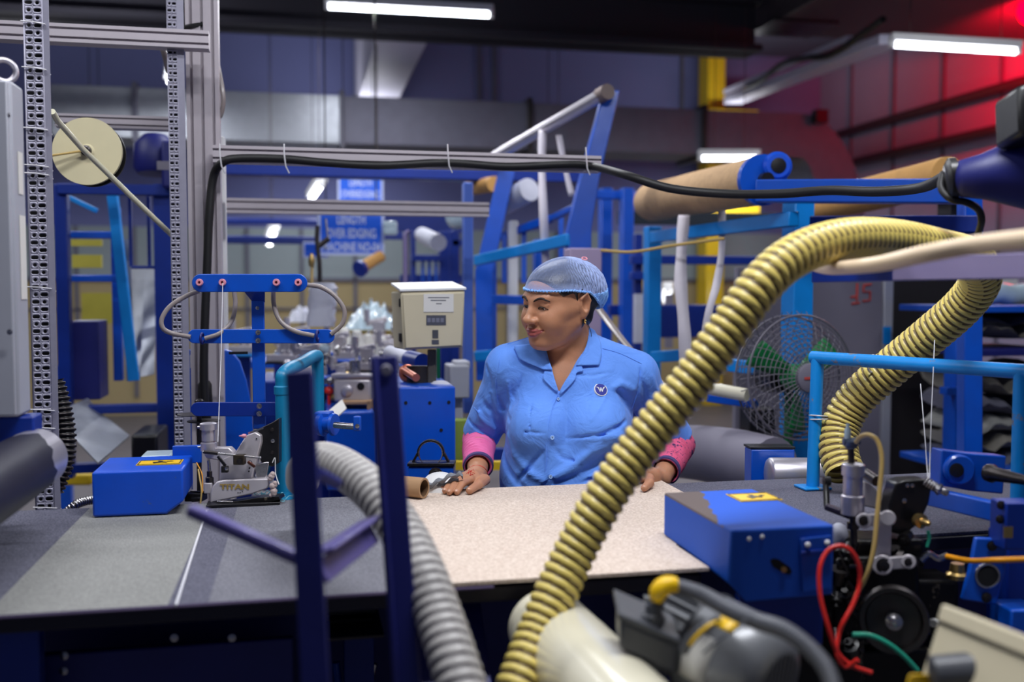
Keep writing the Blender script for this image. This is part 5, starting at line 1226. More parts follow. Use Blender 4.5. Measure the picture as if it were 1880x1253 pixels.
# main castings
m = MB(); m.obox(G(1610, 1010, 1.92), CR*.075, V(0, 0, .03), CF*.05)
m.obox(G(1600, 1090, 1.92), CR*.07, V(0, 0, .085), CF*.06); m.obox(G(1690, 1100, 1.95), CR*.055, V(0, 0, .05), CF*.05); m.obox(G(1545, 1160, 1.9), CR*.03, V(0, 0, .10), CF*.05)
m.obox(G(1650, 1260, 1.95), CR*.11, V(0, 0, .09), CF*.05); m.obox(G(1500, 1240, 2.0), CR*.08, V(0, 0, .14), CF*.05)
part('machine_body', m, GREASE, r, .01)
rng = random.Random(12)
for k in range(16):
    x = rng.uniform(1530, 1720); y = rng.uniform(985, 1060) if k < 8 else rng.uniform(1060, 1200)
    if 1570 < x < 1700 and y > 1070: x -= 120 if x < 1640 else -70
    c = G(x, y, 1.84); ax = (CR*rng.uniform(-1, 1)-CF*rng.uniform(.2, 1)+V(0, 0, rng.uniform(-1, 1))).normalized(); s = rng.uniform(.006, .014)
    part('linkage_part', MB().lathe(c, ax, [(-.02, s), (0, s), (.002, s*1.3), (.01, s*1.3), (.012, s*.6), (.02, s*.6)], 14), (GREASE, DSTEEL, BLACK)[k % 3], r)
for k in range(7):
    x = 1535+rng.uniform(0, 60); c = G(x, 1010+k*28, 1.83); e = G(x+rng.uniform(-20, 40), 1010+k*28+rng.uniform(10, 40), 1.83)
    part('linkage_rod', MB().cyl(c, e, .004), (DSTEEL, GREASE)[k % 2], r)
pc = G(1640, 1138, 1.74); ax = (-CF*.92-CR*.3+V(0, 0, .1)).normalized()
part('pulley', MB().lathe(pc, ax, [(-.02, .02), (-.02, .054), (-.016, .058), (-.004, .052), (.004, .052), (.016, .058), (.02, .056), (.019, .048), (.004, .044), (.0, .02)], 48), DSTEEL, r, label='steel grooved pulley')
part('pulley_shaft', MB().lathe(pc, ax, [(-.01, .014), (.03, .014), (.032, .01), (.05, .01), (.052, .006)], 24), STEEL, r)
part('thread_bit', MB().tube(spline(dpts([(1704, 975, 1.82), (1706, 990, 1.82), (1702, 1005, 1.82)])), .003, 6), GREENT, r)
part('crumpled_foil', MB().tube(spline(dpts([(1690, 1030, 1.84), (1705, 1018, 1.84), (1722, 1026, 1.84), (1740, 1020, 1.84)])), .006, 7, smooth=False), STEEL, r)
part('brass_cup', MB().lathe(G(1757, 1062, 1.86), (0, 0, 1), [(0, .02), (.008, .02), (.012, .014), (.028, .012)], 24), BRASS, r)
# tubes
def tubeT(label, pts, rr, mt): return solo('air_tube', MB().tube(spline(dpts(pts), 8), rr, 10), mt, label, 'tube')
tubeT('bright red air tube looping beside the right cover box', [(1600, 1236, 1.55), (1562, 1222, 1.55), (1536, 1196, 1.55), (1520, 1150, 1.55), (1506, 1095, 1.56), (1505, 1045, 1.57), (1518, 1014, 1.58), (1540, 1003, 1.58), (1562, 1012, 1.58), (1577, 1040, 1.58), (1578, 1075, 1.58), (1566, 1110, 1.57), (1550, 1140, 1.56), (1540, 1165, 1.56), (1536, 1200, 1.55), (1552, 1225, 1.55), (1575, 1212, 1.54)], .0037, RED)
tubeT('pale green air tube under the pulley', [(1565, 1166, 1.6), (1598, 1168, 1.6), (1632, 1184, 1.6), (1660, 1206, 1.6), (1684, 1232, 1.6)], .0042, GREENT)
tubeT('amber air tube arching over from the silver cylinder', [(1572, 812, 1.82), (1580, 802, 1.8), (1596, 799, 1.78), (1612, 812, 1.77), (1619, 845, 1.76), (1615, 900, 1.75), (1610, 950, 1.74), (1604, 1010, 1.73), (1590, 1060, 1.73), (1572, 1092, 1.75), (1566, 1110, 1.8)], .0042, AMBER)
tubeT('orange tube running to the right edge through the blue bracket', [(1738, 1022, 1.8), (1780, 1030, 1.75), (1830, 1029, 1.65), (1920, 1026, 1.6)], .0048, ORANGE)
for pts, l in (([(1690, 705, 2.2), (1698, 800, 2.1), (1704, 884, 1.9)], 'pale thread dropping to the right machine, left one'), ([(1716, 625, 2.2), (1710, 760, 2.1), (1706, 884, 1.9)], 'pale thread dropping to the right machine, right one')):
    solo('thread', MB().tube(dpts(pts), .0009, 5), THREAD, l, 'thread', 'threads')
# ================================================================ sky blue pipe frame right
r = thing('pipe_hoop', 'chipped sky blue pipe bracket in front of the fan at the right', 'pipe frame', Zp(1492, 897, TZ+.004))
pf = Zp(1492, 897, TZ+.004); d_ = (pf-CAM).dot(CF); pt = D(1501, 657, d_); e = D(1876, 677, 2.02); e.z = pt.z; f2 = V(e.x, e.y, TZ+.004)
m = MB(); m.tube([pf, pt-V(0, 0, .004)], .0155, 20); m.tube([pt-V(0, 0, 0)-(e-pt).normalized()*.0155, e+(e-pt).normalized()*.015], .0155, 20); m.tube([e, f2], .0155, 20)
part('pipe', m, SKYW, r)
part('foot_plate', MB().obox(pf+V(0, 0, .003), V(.035, 0, 0), V(0, .03, 0), V(0, 0, .003)), SKYW, r, .002)
for (x, y, d, n_) in ((1497, 770, d_, 0), (1602, 668, 2.36, 1)):
    c = D(x, y, d)
    if n_ == 0: solo('cable_tie', MB().torus(c+CR*.008, (0, .1, 1), .022, .0018, 30, 6).torus(c+CR*.008+V(0, 0, .008), (.1, .1, 1), .022, .0018, 30, 6), TIE, 'white wire wound around the upright of the sky blue pipe', 'wire tie')
    else: solo('cable_tie', MB().torus(c, (e-pt), .02, .0022, 30, 6).tube(spline([c-V(0, 0, .018), c-V(-.008, 0, .036), c-V(-.016, 0, .03)], 5), .002, 6), TIE, 'grey wire wound around the top rail of the sky blue pipe', 'wire tie')
# ================================================================ roller and blue block behind the table
r = thing('take_up_roller', 'bright metal roller in a blue block behind the table edge', 'roller', D(1440, 880, 2.75))
part('block', MB().obox(D(1412, 862, 2.72), CR*.058, V(0, 0, .058), CF*.04), BLUE, r, .003)
part('top_plate', MB().obox(D(1412, 820, 2.72), CR*.06, V(0, 0, .003), CF*.042), BLACK, r, .001)
part('bearing', MB().lathe(D(1424, 858, 2.67), -CF, [(0, .03), (.012, .03), (.014, .02)], 6), BLACK, r)
c = D(1412, 872, 2.62); part('roller', MB().lathe(c, V(1, -.12, -.02), [(-.004, .03), (0, .042), (.004, .045), (.135, .045), (.138, .04)], 40), ALU, r)
# ================================================================ blue bearing bracket right
r = thing('bearing_mount', 'blue bearing mount with a steel tapered shaft at the right edge', 'bearing mount', D(1800, 950, 1.95))
q = [D(x, y, 1.95) for x, y in ((1729, 826), (1790, 834), (1848, 838), (1842, 908), (1780, 902), (1726, 892))]
part('block', MB().prism(q, CF*.05), BLUE, r, .003)
part('flange', MB().lathe(D(1758, 862, 1.95), -CF, [(0, .03), (.01, .03), (.014, .026)], 30), BLUE, r)
part('bearing_core', MB().lathe(D(1756, 864, 1.935), -CF, [(0, .014), (.002, .014), (.003, .009)], 20), DSTEEL, r)
sh = D(1812, 868, 1.93); part('tapered_shaft', MB().lathe(sh, D(1880, 882, 1.85)-sh, [(0, .008), (.002, .017), (.014, .018), (.02, .014), (.09, .009), (.12, .008)], 28), DSTEEL, r)
part('sloping_beam', MB().bar(D(1700, 910, 2.0), D(1850, 945, 1.8), .02, .036), BLUE, r, .003)
part('side_post', MB().obox(D(1862, 962, 1.78), CR*.03, V(0, 0, .042), CF*.03), DBLUE, r, .003)
part('post_bolt', MB().bolt(D(1838, 928, 1.76), -CF, .006, .005), DSTEEL, r); part('post_bolt', MB().bolt(D(1836, 954, 1.76), -CF, .006, .005), DSTEEL, r)
part('metal_tag', MB().obox(D(1851, 978, 1.74), CR*.008, V(0, 0, .01), CF*.001), BRASS, r)
q = [D(x, y, 1.8) for x, y in ((1792, 988), (1850, 990), (1846, 1050), (1830, 1112), (1766, 1102), (1780, 1050))]
part('hanger_plate', MB().prism(q, CF*.012), BLUE, r, .003)
for x, y in ((1821, 1003), (1811, 1098)): part('plate_bolt', MB().bolt(D(x, y, 1.797), -CF, .007, .005), DSTEEL, r)
part('bore', MB().lathe(D(1813, 1058, 1.797), -CF, [(0, .021), (.001, .021)], 24), HOLE, r)
part('bore_ring', MB().torus(D(1813, 1058, 1.797), CF, .021, .0025, 30, 8), STEEL, r)
part('rear_block', MB().obox(D(1868, 1060, 1.9), CR*.04, V(0, 0, .09), CF*.04), DBLUE, r, .004)
part('lower_block', MB().obox(D(1866, 1140, 1.8), CR*.03, V(0, 0, .03), CF*.04), BLUE, r, .004)
# ================================================================ electric motor
mc = D(1372, 1232, 1.34); ax = (-CF*.66+CR*.62+V(0, 0, -.20)).normalized(); u_, s_, t_ = frame(ax)
r = thing('electric_motor', 'grey electric motor with finned housing and yellow label in the lower right', 'motor', mc)
part('fan_cowl', MB().lathe(mc, ax, [(-.07, .072), (-.068, .077), (.0, .077), (.028, .072), (.044, .058), (.048, .046), (.046, .044)], 48), MGREY, r)
part('grille', MB().lathe(mc+ax*.044, ax, [(0, .044), (.002, .044)], 30), BLACK, r)
for k in range(9): part('grille_bar', MB().bar(mc+ax*.048+s_*(-.04+k*.01)-t_*math.sqrt(max(0, .044**2-(-.04+k*.01)**2)), mc+ax*.048+s_*(-.04+k*.01)+t_*math.sqrt(max(0, .044**2-(-.04+k*.01)**2)), .003, .002, ax), MGREY, r)
bc = mc-ax*.115
part('finned_housing', MB().lathe(bc, ax, [(-.05, .03), (-.048, .05), (.05, .05), (.052, .03)], 40), DGREY, r)
for k in range(20):
    t = 2*PI*k/20; n_ = s_*math.cos(t)+t_*math.sin(t); part('cooling_fin', MB().obox(bc+n_*.053, n_*.006, ax*.046, n_.cross(ax)*.0018), MGREY, r)
tb = D(1192, 1172, 1.32)
part('terminal_box', MB().obox(tb+CF*.03-V(0, 0, .006), (CR*.9+V(0, 0, -.4)).normalized()*.042, (CF*.8+V(0, 0, .2)).normalized()*.03, V(0, 0, .022)), DGREY, r, .006)
part('terminal_lid', MB().obox(tb+CF*.03+V(0, 0, .02), (CR*.9+V(0, 0, -.4)).normalized()*.046, (CF*.8+V(0, 0, .2)).normalized()*.034, V(0, 0, .005)), DGREY, r, .003)
part('cable_gland', MB().lathe(D(1200, 1158, 1.34), (0, 0, 1), [(0, .013), (.01, .013), (.011, .016), (.022, .016), (.024, .012), (.036, .011)], 12), DGREY, r)
yl = mc-ax*.02+(V(0, 0, 1)*.96-CF*.25-ax*(V(0, 0, 1)*.96-CF*.25).dot(ax)).normalized()*.0772
def patch(a0, a1, h0, h1, rr, mt, nm):
    rows = []
    for i in range(9):
        t = a0+(a1-a0)*i/8; rows.append([mc+ax*(h0+(h1-h0)*j)+(s_*math.cos(t)+t_*math.sin(t))*rr for j in (0, 1)])
    o = part(nm, MB().grid(rows), mt, r); q = o.modifiers.new('th', 'SOLIDIFY'); q.thickness = .0006
def ang(x, y):
    best = min(range(360), key=lambda k: ((lambda p: (p[0]-x)**2+(p[1]-y)**2)(proj(mc-ax*.02+(s_*math.cos(math.radians(k))+t_*math.sin(math.radians(k)))*.0775))) if (s_*math.cos(math.radians(k))+t_*math.sin(math.radians(k))).dot(CF) < .3 else 1e9)
    return math.radians(best)
def proj(p): q = Vector(p)-CAM; d = q.dot(CF); return (940+FPX*q.dot(CR)/d, 626.5-FPX*q.dot(CU)/d)
t0 = ang(1368, 1165); patch(t0-.26, t0+.26, -.035, -.005, .0776, YEL, 'yellow_label')
t0 = ang(1288, 1215); patch(t0-.42, t0+.42, -.055, -.015, .0776, PAPER, 'rating_plate')
part('rim_band', MB().torus(mc-ax*.068, ax, .0775, .0025, 44, 8), DGREY, r)
cond = [(1206, 1112, 1.345), (1208, 1090, 1.345), (1222, 1078, 1.345), (1250, 1080, 1.34), (1292, 1094, 1.32), (1342, 1122, 1.28), (1392, 1142, 1.25), (1440, 1158, 1.22), (1486, 1192, 1.2), (1520, 1235, 1.18), (1540, 1300, 1.16)]
solo('corrugated_conduit', hose(MB(), spline(dpts(cond), 10), .0112, .0013, .004, 18, 5), [mat('conduit_grey', (96, 98, 106), .4), DGREY], 'dark grey corrugated conduit lying over the electric motor', 'conduit')
solo('yellow_elbow', MB().tube(spline(dpts([(1205, 1100, 1.335), (1210, 1086, 1.33), (1224, 1075, 1.33), (1244, 1074, 1.33)]), 8), [.0095+.0035*math.sin(PI*i/24) for i in range(25)], 16), YEL, 'yellow elbow on the end of the dark conduit', 'elbow')
P = spline(dpts([(1254, 1196, 1.26), (1275, 1168, 1.25), (1300, 1146, 1.25), (1318, 1138, 1.26)]), 8)
solo('earth_cable', MB().tube(P, .0062, 10), DGREY, 'short dark lead curving over the left of the motor', 'cable')
solo('earth_wire', MB().tube([p_-CF*.0065 for p_ in P[4:]], .0022, 8), YEL, 'yellow stripe wire lying on the short dark lead of the motor', 'wire')
solo('strap_wire', MB().tube(spline(dpts([(1290, 1200, 1.24), (1320, 1176, 1.235), (1352, 1154, 1.235), (1372, 1136, 1.24)]), 8), .0016, 6), DGREY, 'thin dark tie across the motor under the conduit', 'wire')
# ================================================================ cream roller
r = thing('guide_roller', 'large glossy cream roller below the beige carpet', 'roller', D(1040, 1190, 1.4))
ax = V(.06, -1, 0).normalized(); p0 = D(998, 1150, 1.63)
part('end_flange', MB().lathe(p0, ax, [(-.004, .02), (-.004, .056), (0, .060), (.022, .060), (.026, .056)], 48), CREAM, r)
part('ring_gap', MB().lathe(p0+ax*.028, ax, [(0, .054), (.014, .054)], 48), mat('dull_purple_grey', (120, 112, 128), .4, .3), r)
part('roller_body', MB().lathe(p0+ax*.042, ax, [(0, .055), (.0, .065), (.004, .068), (.10, .068), (.102, .0685), (.8, .0685), (.8, .02)], 56), CREAM, r)
# ================================================================ beige switch box bottom right
r = thing('junction_box', 'beige enamelled junction box tilted in the bottom right corner', 'junction box', D(1790, 1220, 1.2))
c = D(1800, 1230, 1.2); ux = (D(1880, 1200, 1.12)-D(1728, 1138, 1.24)).normalized(); uz = (V(0, 0, 1)*.9+CR*.38); uz = (uz-ux*uz.dot(ux)).normalized(); un = ux.cross(uz).normalized()
if un.dot(CF) > 0: un = -un
o_ = D(1722, 1142, 1.24)
part('body', MB().obox(o_+ux*.11-uz*.075-un*.03, ux*.11, uz*.075, un*.03), BEIGE, r, .004)
part('lid_band', MB().obox(o_+ux*.115+uz*.012-un*.03, ux*.115, uz*.011, un*.034), BEIGE, r, .003)
part('gasket', MB().obox(o_+ux*.112+uz*.0-un*.03, ux*.11, uz*.002, un*.0312), BLACK, r)
kc = D(1738, 1238, 1.19)
part('knob', MB().lathe(kc-CR*.02, CR+un*.25, [(0, .01), (.004, .021), (.05, .022), (.055, .016)], 24), DGREY, r)
part('knob_skirt', MB().obox(D(1690, 1258, 1.2), CR*.01, uz*.012, un*.01), YEL, r, .002)
# ================================================================ the woman (signed distance modelling + surface nets)
A3 = lambda v: np.array(tuple(v), dtype=np.float32)
def s_sph(P, c, r): return np.linalg.norm(P-A3(c), axis=1)-r
def s_ell(P, c, r):
    q = P-A3(c); r = np.array(r, np.float32); k0 = np.linalg.norm(q/r, axis=1); k1 = np.linalg.norm(q/(r*r), axis=1)+1e-9
    return k0*(k0-1)/k1
def s_cap(P, a, b, ra, rb=None):
    rb = ra if rb is None else rb; a = A3(a); b = A3(b); ba = b-a
    h = np.clip(((P-a)@ba)/max(float(ba@ba), 1e-9), 0, 1)
    return np.linalg.norm(P-a-h[:, None]*ba, axis=1)-(ra+(rb-ra)*h)
def smin(a, b, k): h = np.clip(.5+.5*(b-a)/k, 0, 1); return b+(a-b)*h-k*h*(1-h)
def smax(a, b, k): return -smin(-a, -b, k)
def chain(P, pts, k=.01):
    d = None
    for i in range(len(pts)-1):
        c = s_cap(P, pts[i][0], pts[i+1][0], pts[i][1], pts[i+1][1]); d = c if d is None else smin(d, c, k)
    return d
def nets(f, xs, ys, zs, smooth=2):
    xs, ys, zs = [np.asarray(a, np.float32) for a in (xs, ys, zs)]
    n = (len(xs), len(ys), len(zs)); F = np.full(n, 1.0, np.float32); B = 8
    bl = [(i, j, k) for i in range(0, n[0], B) for j in range(0, n[1], B) for k in range(0, n[2], B)]
    bl = np.array(bl); hi = np.minimum(bl+B, np.array(n)-1)
    lo_ = np.stack([xs[bl[:, 0]], ys[bl[:, 1]], zs[bl[:, 2]]], 1); hi_ = np.stack([xs[hi[:, 0]], ys[hi[:, 1]], zs[hi[:, 2]]], 1)
    c = (lo_+hi_)/2; rad = np.linalg.norm(hi_-lo_, axis=1)/2
    d = f(c); keep = np.abs(d) < rad*1.35+.012
    for q in np.nonzero(~keep)[0]:
        if d[q] < 0: i, j, k = bl[q]; F[i:i+B, j:j+B, k:k+B] = -1
    kb = bl[keep]; ii = []
    for i, j, k in kb:
        a = np.stack(np.meshgrid(np.arange(i, min(i+B, n[0])), np.arange(j, min(j+B, n[1])), np.arange(k, min(k+B, n[2])), indexing='ij'), -1).reshape(-1, 3); ii.append(a)
    I = np.concatenate(ii)
    for s in range(0, len(I), 400000):
        J = I[s:s+400000]; P = np.stack([xs[J[:, 0]], ys[J[:, 1]], zs[J[:, 2]]], 1); F[J[:, 0], J[:, 1], J[:, 2]] = f(P)
    S = F < 0
    cnt = np.zeros((n[0]-1, n[1]-1, n[2]-1), np.int8)
    for a in (0, 1):
        for b in (0, 1):
            for c_ in (0, 1): cnt += S[a:n[0]-1+a, b:n[1]-1+b, c_:n[2]-1+c_]
    act = np.argwhere((cnt > 0) & (cnt < 8)); idx = np.full(cnt.shape, -1, np.int32); idx[act[:, 0], act[:, 1], act[:, 2]] = np.arange(len(act))
    acc = np.zeros((len(act), 3)); w = np.zeros(len(act)); ax = (xs, ys, zs)
    cor = [(a, b, c_) for a in (0, 1) for b in (0, 1) for c_ in (0, 1)]
    for p in cor:
        for e in range(3):
            if p[e]: continue
            q = list(p); q[e] = 1
            i0 = act+np.array(p); i1 = act+np.array(q)
            f0 = F[i0[:, 0], i0[:, 1], i0[:, 2]]; f1 = F[i1[:, 0], i1[:, 1], i1[:, 2]]; m = (f0 < 0) != (f1 < 0)
            t = np.where(m, f0/(f0-f1+1e-12), 0)
            P0 = np.stack([xs[i0[:, 0]], ys[i0[:, 1]], zs[i0[:, 2]]], 1).astype(float); P1 = np.stack([xs[i1[:, 0]], ys[i1[:, 1]], zs[i1[:, 2]]], 1)
            acc += (P0+(P1-P0)*t[:, None])*m[:, None]; w += m
    Vt = acc/w[:, None]; Q = []
    for e in range(3):
        o1, o2 = [k for k in range(3) if k != e]
        sl0 = [slice(1, n[k]-1) for k in range(3)]; sl1 = list(sl0); sl0[e] = slice(0, n[e]-1); sl1[e] = slice(1, n[e])
        D_ = np.argwhere(S[tuple(sl0)] != S[tuple(sl1)]); off = np.array([1, 1, 1]); off[e] = 0; D_ = D_+off
        inside = S[D_[:, 0], D_[:, 1], D_[:, 2]]
        def g(a, b):
            c_ = D_.copy(); c_[:, o1] -= a; c_[:, o2] -= b; return idx[c_[:, 0], c_[:, 1], c_[:, 2]]
        q = np.stack([g(1, 1), g(0, 1), g(0, 0), g(1, 0)], 1); flip = inside if e != 1 else ~inside
        q[~flip] = q[~flip][:, ::-1]; Q.append(q)
    Q = np.concatenate(Q); Q = Q[(Q >= 0).all(1)]
    for _ in range(smooth):
        a = np.zeros_like(Vt); c_ = np.zeros(len(Vt))
        for s in range(4):
            u, v = Q[:, s], Q[:, (s+1) % 4]; np.add.at(a, u, Vt[v]); np.add.at(c_, u, 1); np.add.at(a, v, Vt[u]); np.add.at(c_, v, 1)
        Vt = Vt*.5+a/np.maximum(c_, 1)[:, None]*.5
    return Vt, Q
def npmesh(name, Vt, Q, mats, root, mi=None, label=None):
    org = Vector(root['_o']) if '_o' in root else root.location
    me = bpy.data.meshes.new(name); V_ = Vt-np.array(tuple(org)); me.vertices.add(len(V_)); me.vertices.foreach_set('co', V_.astype(np.float32).ravel())
    me.loops.add(len(Q)*4); me.polygons.add(len(Q)); me.loops.foreach_set('vertex_index', Q.astype(np.int32).ravel()); me.polygons.foreach_set('loop_start', np.arange(0, len(Q)*4, 4, dtype=np.int32))
    me.polygons.foreach_set('use_smooth', np.ones(len(Q), bool))
    if mi is not None: me.polygons.foreach_set('material_index', mi.astype(np.int32))
    me.update(calc_edges=True); me.validate()
    for m in (mats if isinstance(mats, (list, tuple)) else [mats]): me.materials.append(m)
    ob = bpy.data.objects.new(name, me); COL.objects.link(ob); ob.parent = root; ob['_o'] = tuple(org)
    if label: ob['label'] = label
    return ob
FH = V(math.sin(CA), math.cos(CA), 0)
# ---- head frame
PSI = math.radians(50); HP = math.radians(9); HR = math.radians(-4)
f0 = -CR*math.sin(PSI)-FH*math.cos(PSI); lx = CR*math.cos(PSI)-FH*math.sin(PSI)
ff = (f0*math.cos(HP)-V(0, 0, 1)*math.sin(HP)); up = lx.cross(-ff); up = up.normalized()
if up.z < 0: up = -up
# roll about the face axis: crown leans towards the back of the picture's right
lx2 = lx*math.cos(HR)+up*math.sin(HR); up2 = up*math.cos(HR)-lx*math.sin(HR)
HX, HY, HZ = lx2, -ff, up2; HC = D(1027, 555, 2.555)
HM = np.array([tuple(HX), tuple(HY), tuple(HZ)], np.float32)
def tohead(P): return (P-A3(HC))@HM.T
def fromhead(p): return HC+HX*p[0]+HY*p[1]+HZ*p[2]
def head_sdf(q, ears=True):
    """q in head coords: x to her left, y backwards, z up, origin between the ears at eye height"""
    ab = np.abs(q[:, 0]); m = np.stack([ab, q[:, 1], q[:, 2]], 1)
    d = s_ell(q, (0, .018, .026), (.074, .094, .076))
    d = smin(d, s_ell(q, (0, -.028, .008), (.063, .064, .076)), .03)                 # forehead / upper face
    d = smin(d, s_ell(q, (0, -.034, -.045), (.052, .055, .06)), .03)                   # lower face
    d = smin(d, s_cap(m, (.045, .0, -.046), (.014, -.068, -.088), .025, .019), .03)   # jaw line
    d = smin(d, s_ell(q, (0, -.077, -.089), (.018, .017, .015)), .022)                   # chin
    d = smin(d, s_ell(q, (0, -.03, -.082), (.042, .05, .022)), .03)                   # soft double chin
    d = smin(d, s_ell(m, (.037, -.064, -.034), (.027, .029, .031)), .022)                # cheeks
    d = smin(d, s_cap(m, (.05, -.045, -.012), (.062, -.01, -.008), .016, .013), .02)   # cheek bone
    d = smin(d, s_cap(m, (.012, -.086, .018), (.038, -.078, .024), .0085, .008), .014)   # brow ridge
    d = smax(d, -s_ell(m, (.031, -.1, .003), (.017, .013, .0115)), .012)               # eye socket
    d = smin(d, s_ell(m, (.031, -.0765, .006), (.0155, .0125, .0125)), .004)          # lids over the eyeball
    d = smin(d, s_cap(m, (.019, -.0865, .0125), (.044, -.079, .010), .0028, .0022), .005)   # upper lid fold
    d = smin(d, chain(q, [((0, -.086, .014), .008), ((0, -.098, -.008), .0078), ((0, -.1115, -.026), .0105)], .01), .012)   # nose
    d = smin(d, s_ell(q, (0, -.112, -.0285), (.0125, .0105, .0095)), .008)
    d = smin(d, s_ell(m, (.0135, -.1, -.031), (.0072, .011, .0078)), .006)             # wings
    d = smax(d, -s_ell(m, (.0065, -.108, -.0395), (.0038, .006, .003)), .003)
    d = smin(d, s_ell(q, (0, -.080, -.058), (.030, .0195, .018)), .014)                 # muzzle
    up_ = np.minimum(s_cap(m, (0, -.1055, -.0545), (.012, -.1015, -.0555), .0048, .0042), s_cap(m, (.012, -.1015, -.0555), (.029, -.0905, -.0565), .0042, .0012))
    lo_ = smin(s_cap(m, (0, -.1035, -.0655), (.010, -.1, -.0645), .0062, .0056), s_cap(m, (.010, -.1, -.0645), (.0275, -.091, -.0580), .0056, .0012), .003)
    d = smin(d, up_, .004); d = smin(d, lo_, .005)
    d = smax(d, -s_cap(m, (0, -.109, -.0598), (.014, -.1045, -.0597), .0013), .002)    # mouth line
    d = smax(d, -s_cap(m, (.014, -.1045, -.0597), (.0325, -.0895, -.0545), .0013, .0018), .002)
    d = smax(d, -s_cap(m, (.02, -.1, -.038), (.033, -.084, -.058), .0012, .0012), .007)   # smile line
    # eye slit
    d = smax(d, -s_ell(m, (.0315, -.0895, .0002), (.0126, .0065, .0037)), .001)
    if ears:
        e = s_ell(m, (.077, .014, -.003), (.010, .018, .031)); e = smax(e, -s_ell(m, (.0875, .012, .0), (.0115, .0115, .021)), .002)
        e = smin(e, s_cap(m, (.081, .0, .014), (.0845, .018, .026), .0034), .002); e = smin(e, s_cap(m, (.0845, .018, .026), (.083, .029, .006), .0034), .002); e = smin(e, s_cap(m, (.083, .029, .006), (.079, .019, -.026), .0034, .003), .002)
        e = smin(e, s_ell(m, (.076, .009, -.031), (.0055, .0085, .0085)), .006); e = smin(e, s_ell(m, (.074, -.001, -.004), (.004, .004, .006)), .003)
        d = smin(d, e, .005)
    return d
# ---- limbs (pixel, depth) landmarks
SHL = D(934, 682, 2.61); ELL = D(880, 806, 2.70); WRL = D(876, 872, 2.50)
SHR = D(1166, 694, 2.64); ELR = D(1246, 815, 2.74); WRR = D(1213, 880, 2.53)
def tip(x, y, z): return Zp(x, y, z)
TS = TZ+.0125
def hand(P, wr, palm, fingers, thumb):
    d = chain(P, [(wr, .0235), (wr+(palm-wr)*.5, .0225), (palm, .021)], .012)
    for f in fingers:
        d = smin(d, s_cap(P, wr+(palm-wr)*.45, f[0], .015, .0115), .010)
    hf = None
    for f in fingers:
        c = chain(P, [(f[0], .0098), (f[1], .0088), (f[2], .0074)], .004); hf = c if hf is None else np.minimum(hf, c)
    t = chain(P, [(thumb[0], .014), (thumb[1], .0105), (thumb[2], .0088)], .006)
    return smin(smin(d, hf, .005), t, .007)
def fz(x, y, d, z=None): p = D(x, y, d); return p
# her right hand (left in the photo): finger root, middle joint, tip
def tb(x, d, z):      # point at pixel column x, depth d, height z
    y = 530; p = D(x, 626, d)
    for _ in range(3): y = 626.5+FPX*((CAM-V(0, 0, z)).z/d*1.0-math.tan(CP))/(1+0); p = D(x, y, d); y += (p.z-z)*FPX/d; p = D(x, y, d)
    p.z = z; return p
HL = dict(wr=WRL, palm=tb(868, 2.42, TS+.017), fingers=[
    (tb(862, 2.385, TS+.02), tb(848, 2.34, TS+.019), tb(839, 2.305, TS+.0075)),
    (tb(851, 2.385, TS+.021), tb(836, 2.345, TS+.019), tb(825, 2.302, TS+.0075)),
    (tb(842, 2.392, TS+.019), tb(827, 2.355, TS+.017), tb(817, 2.318, TS+.0075)),
    (tb(836, 2.405, TS+.016), tb(823, 2.375, TS+.015), tb(813, 2.345, TS+.0075))],
    thumb=(tb(890, 2.43, TS+.012), tb(878, 2.36, TS+.014), tb(862, 2.315, TS+.0088)))
HRd = dict(wr=WRR, palm=tb(1178, 2.46, TS+.018), fingers=[
    (tb(1160, 2.425, TS+.02), tb(1138, 2.40, TS+.02), tb(1118, 2.385, TS+.0075)),
    (tb(1157, 2.443, TS+.021), tb(1130, 2.425, TS+.02), tb(1106, 2.405, TS+.0075)),
    (tb(1157, 2.461, TS+.02), tb(1128, 2.45, TS+.019), tb(1102, 2.43, TS+.0075)),
    (tb(1160, 2.48, TS+.017), tb(1134, 2.475, TS+.016), tb(1112, 2.462, TS+.0075))],
    thumb=(tb(1192, 2.43, TS+.014), tb(1192, 2.385, TS+.013), tb(1183, 2.345, TS+.0088)))
BC = D(1044, 780, 2.635)        # chest centre
def along(P):                   # torso frame: x right, y away, z up, slightly turned to the left
    q = P-A3(BC); t = math.radians(-6); a = A3(CR*math.cos(t)+FH*math.sin(t)); b = A3(FH*math.cos(t)-CR*math.sin(t))
    return np.stack([q@a, q@b, q[:, 2]], 1)
def torso_sdf(P, o=0.0):
    q = along(P)
    d = s_ell(q, (0, 0, .02), (.158+o, .112+o, .17+o))
    d = smin(d, s_ell(q, (0, .005, .115), (.168+o, .085+o, .075+o)), .05)            # shoulders girdle
    d = smin(d, s_ell(q, (0, -.005, -.16), (.158+o, .125+o, .14+o)), .07)            # belly
    d = smin(d, s_ell(q, (0, .01, -.32), (.175+o, .135+o, .15+o)), .07)              # hips
    d = smin(d, s_ell(np.stack([np.abs(q[:, 0]), q[:, 1], q[:, 2]], 1), (.072, -.085, .0), (.072+o, .072+o, .070+o)), .04)   # bust
    nb = D(1046, 640, 2.64)
    d = smin(d, s_cap(P, SHL+V(0, 0, .012), nb-V(0, 0, .005), .05+o, .055+o*.4), .04); d = smin(d, s_cap(P, SHR+V(0, 0, .012), nb-V(0, 0, .005), .05+o, .055+o*.4), .04)
    return d
hip = {s: BC+(CR*.085*s)+V(0, 0, -.36) for s in (-1, 1)}
def foot(s): p = BC+CR*.11*s+FH*.02; p.z = .04; return p
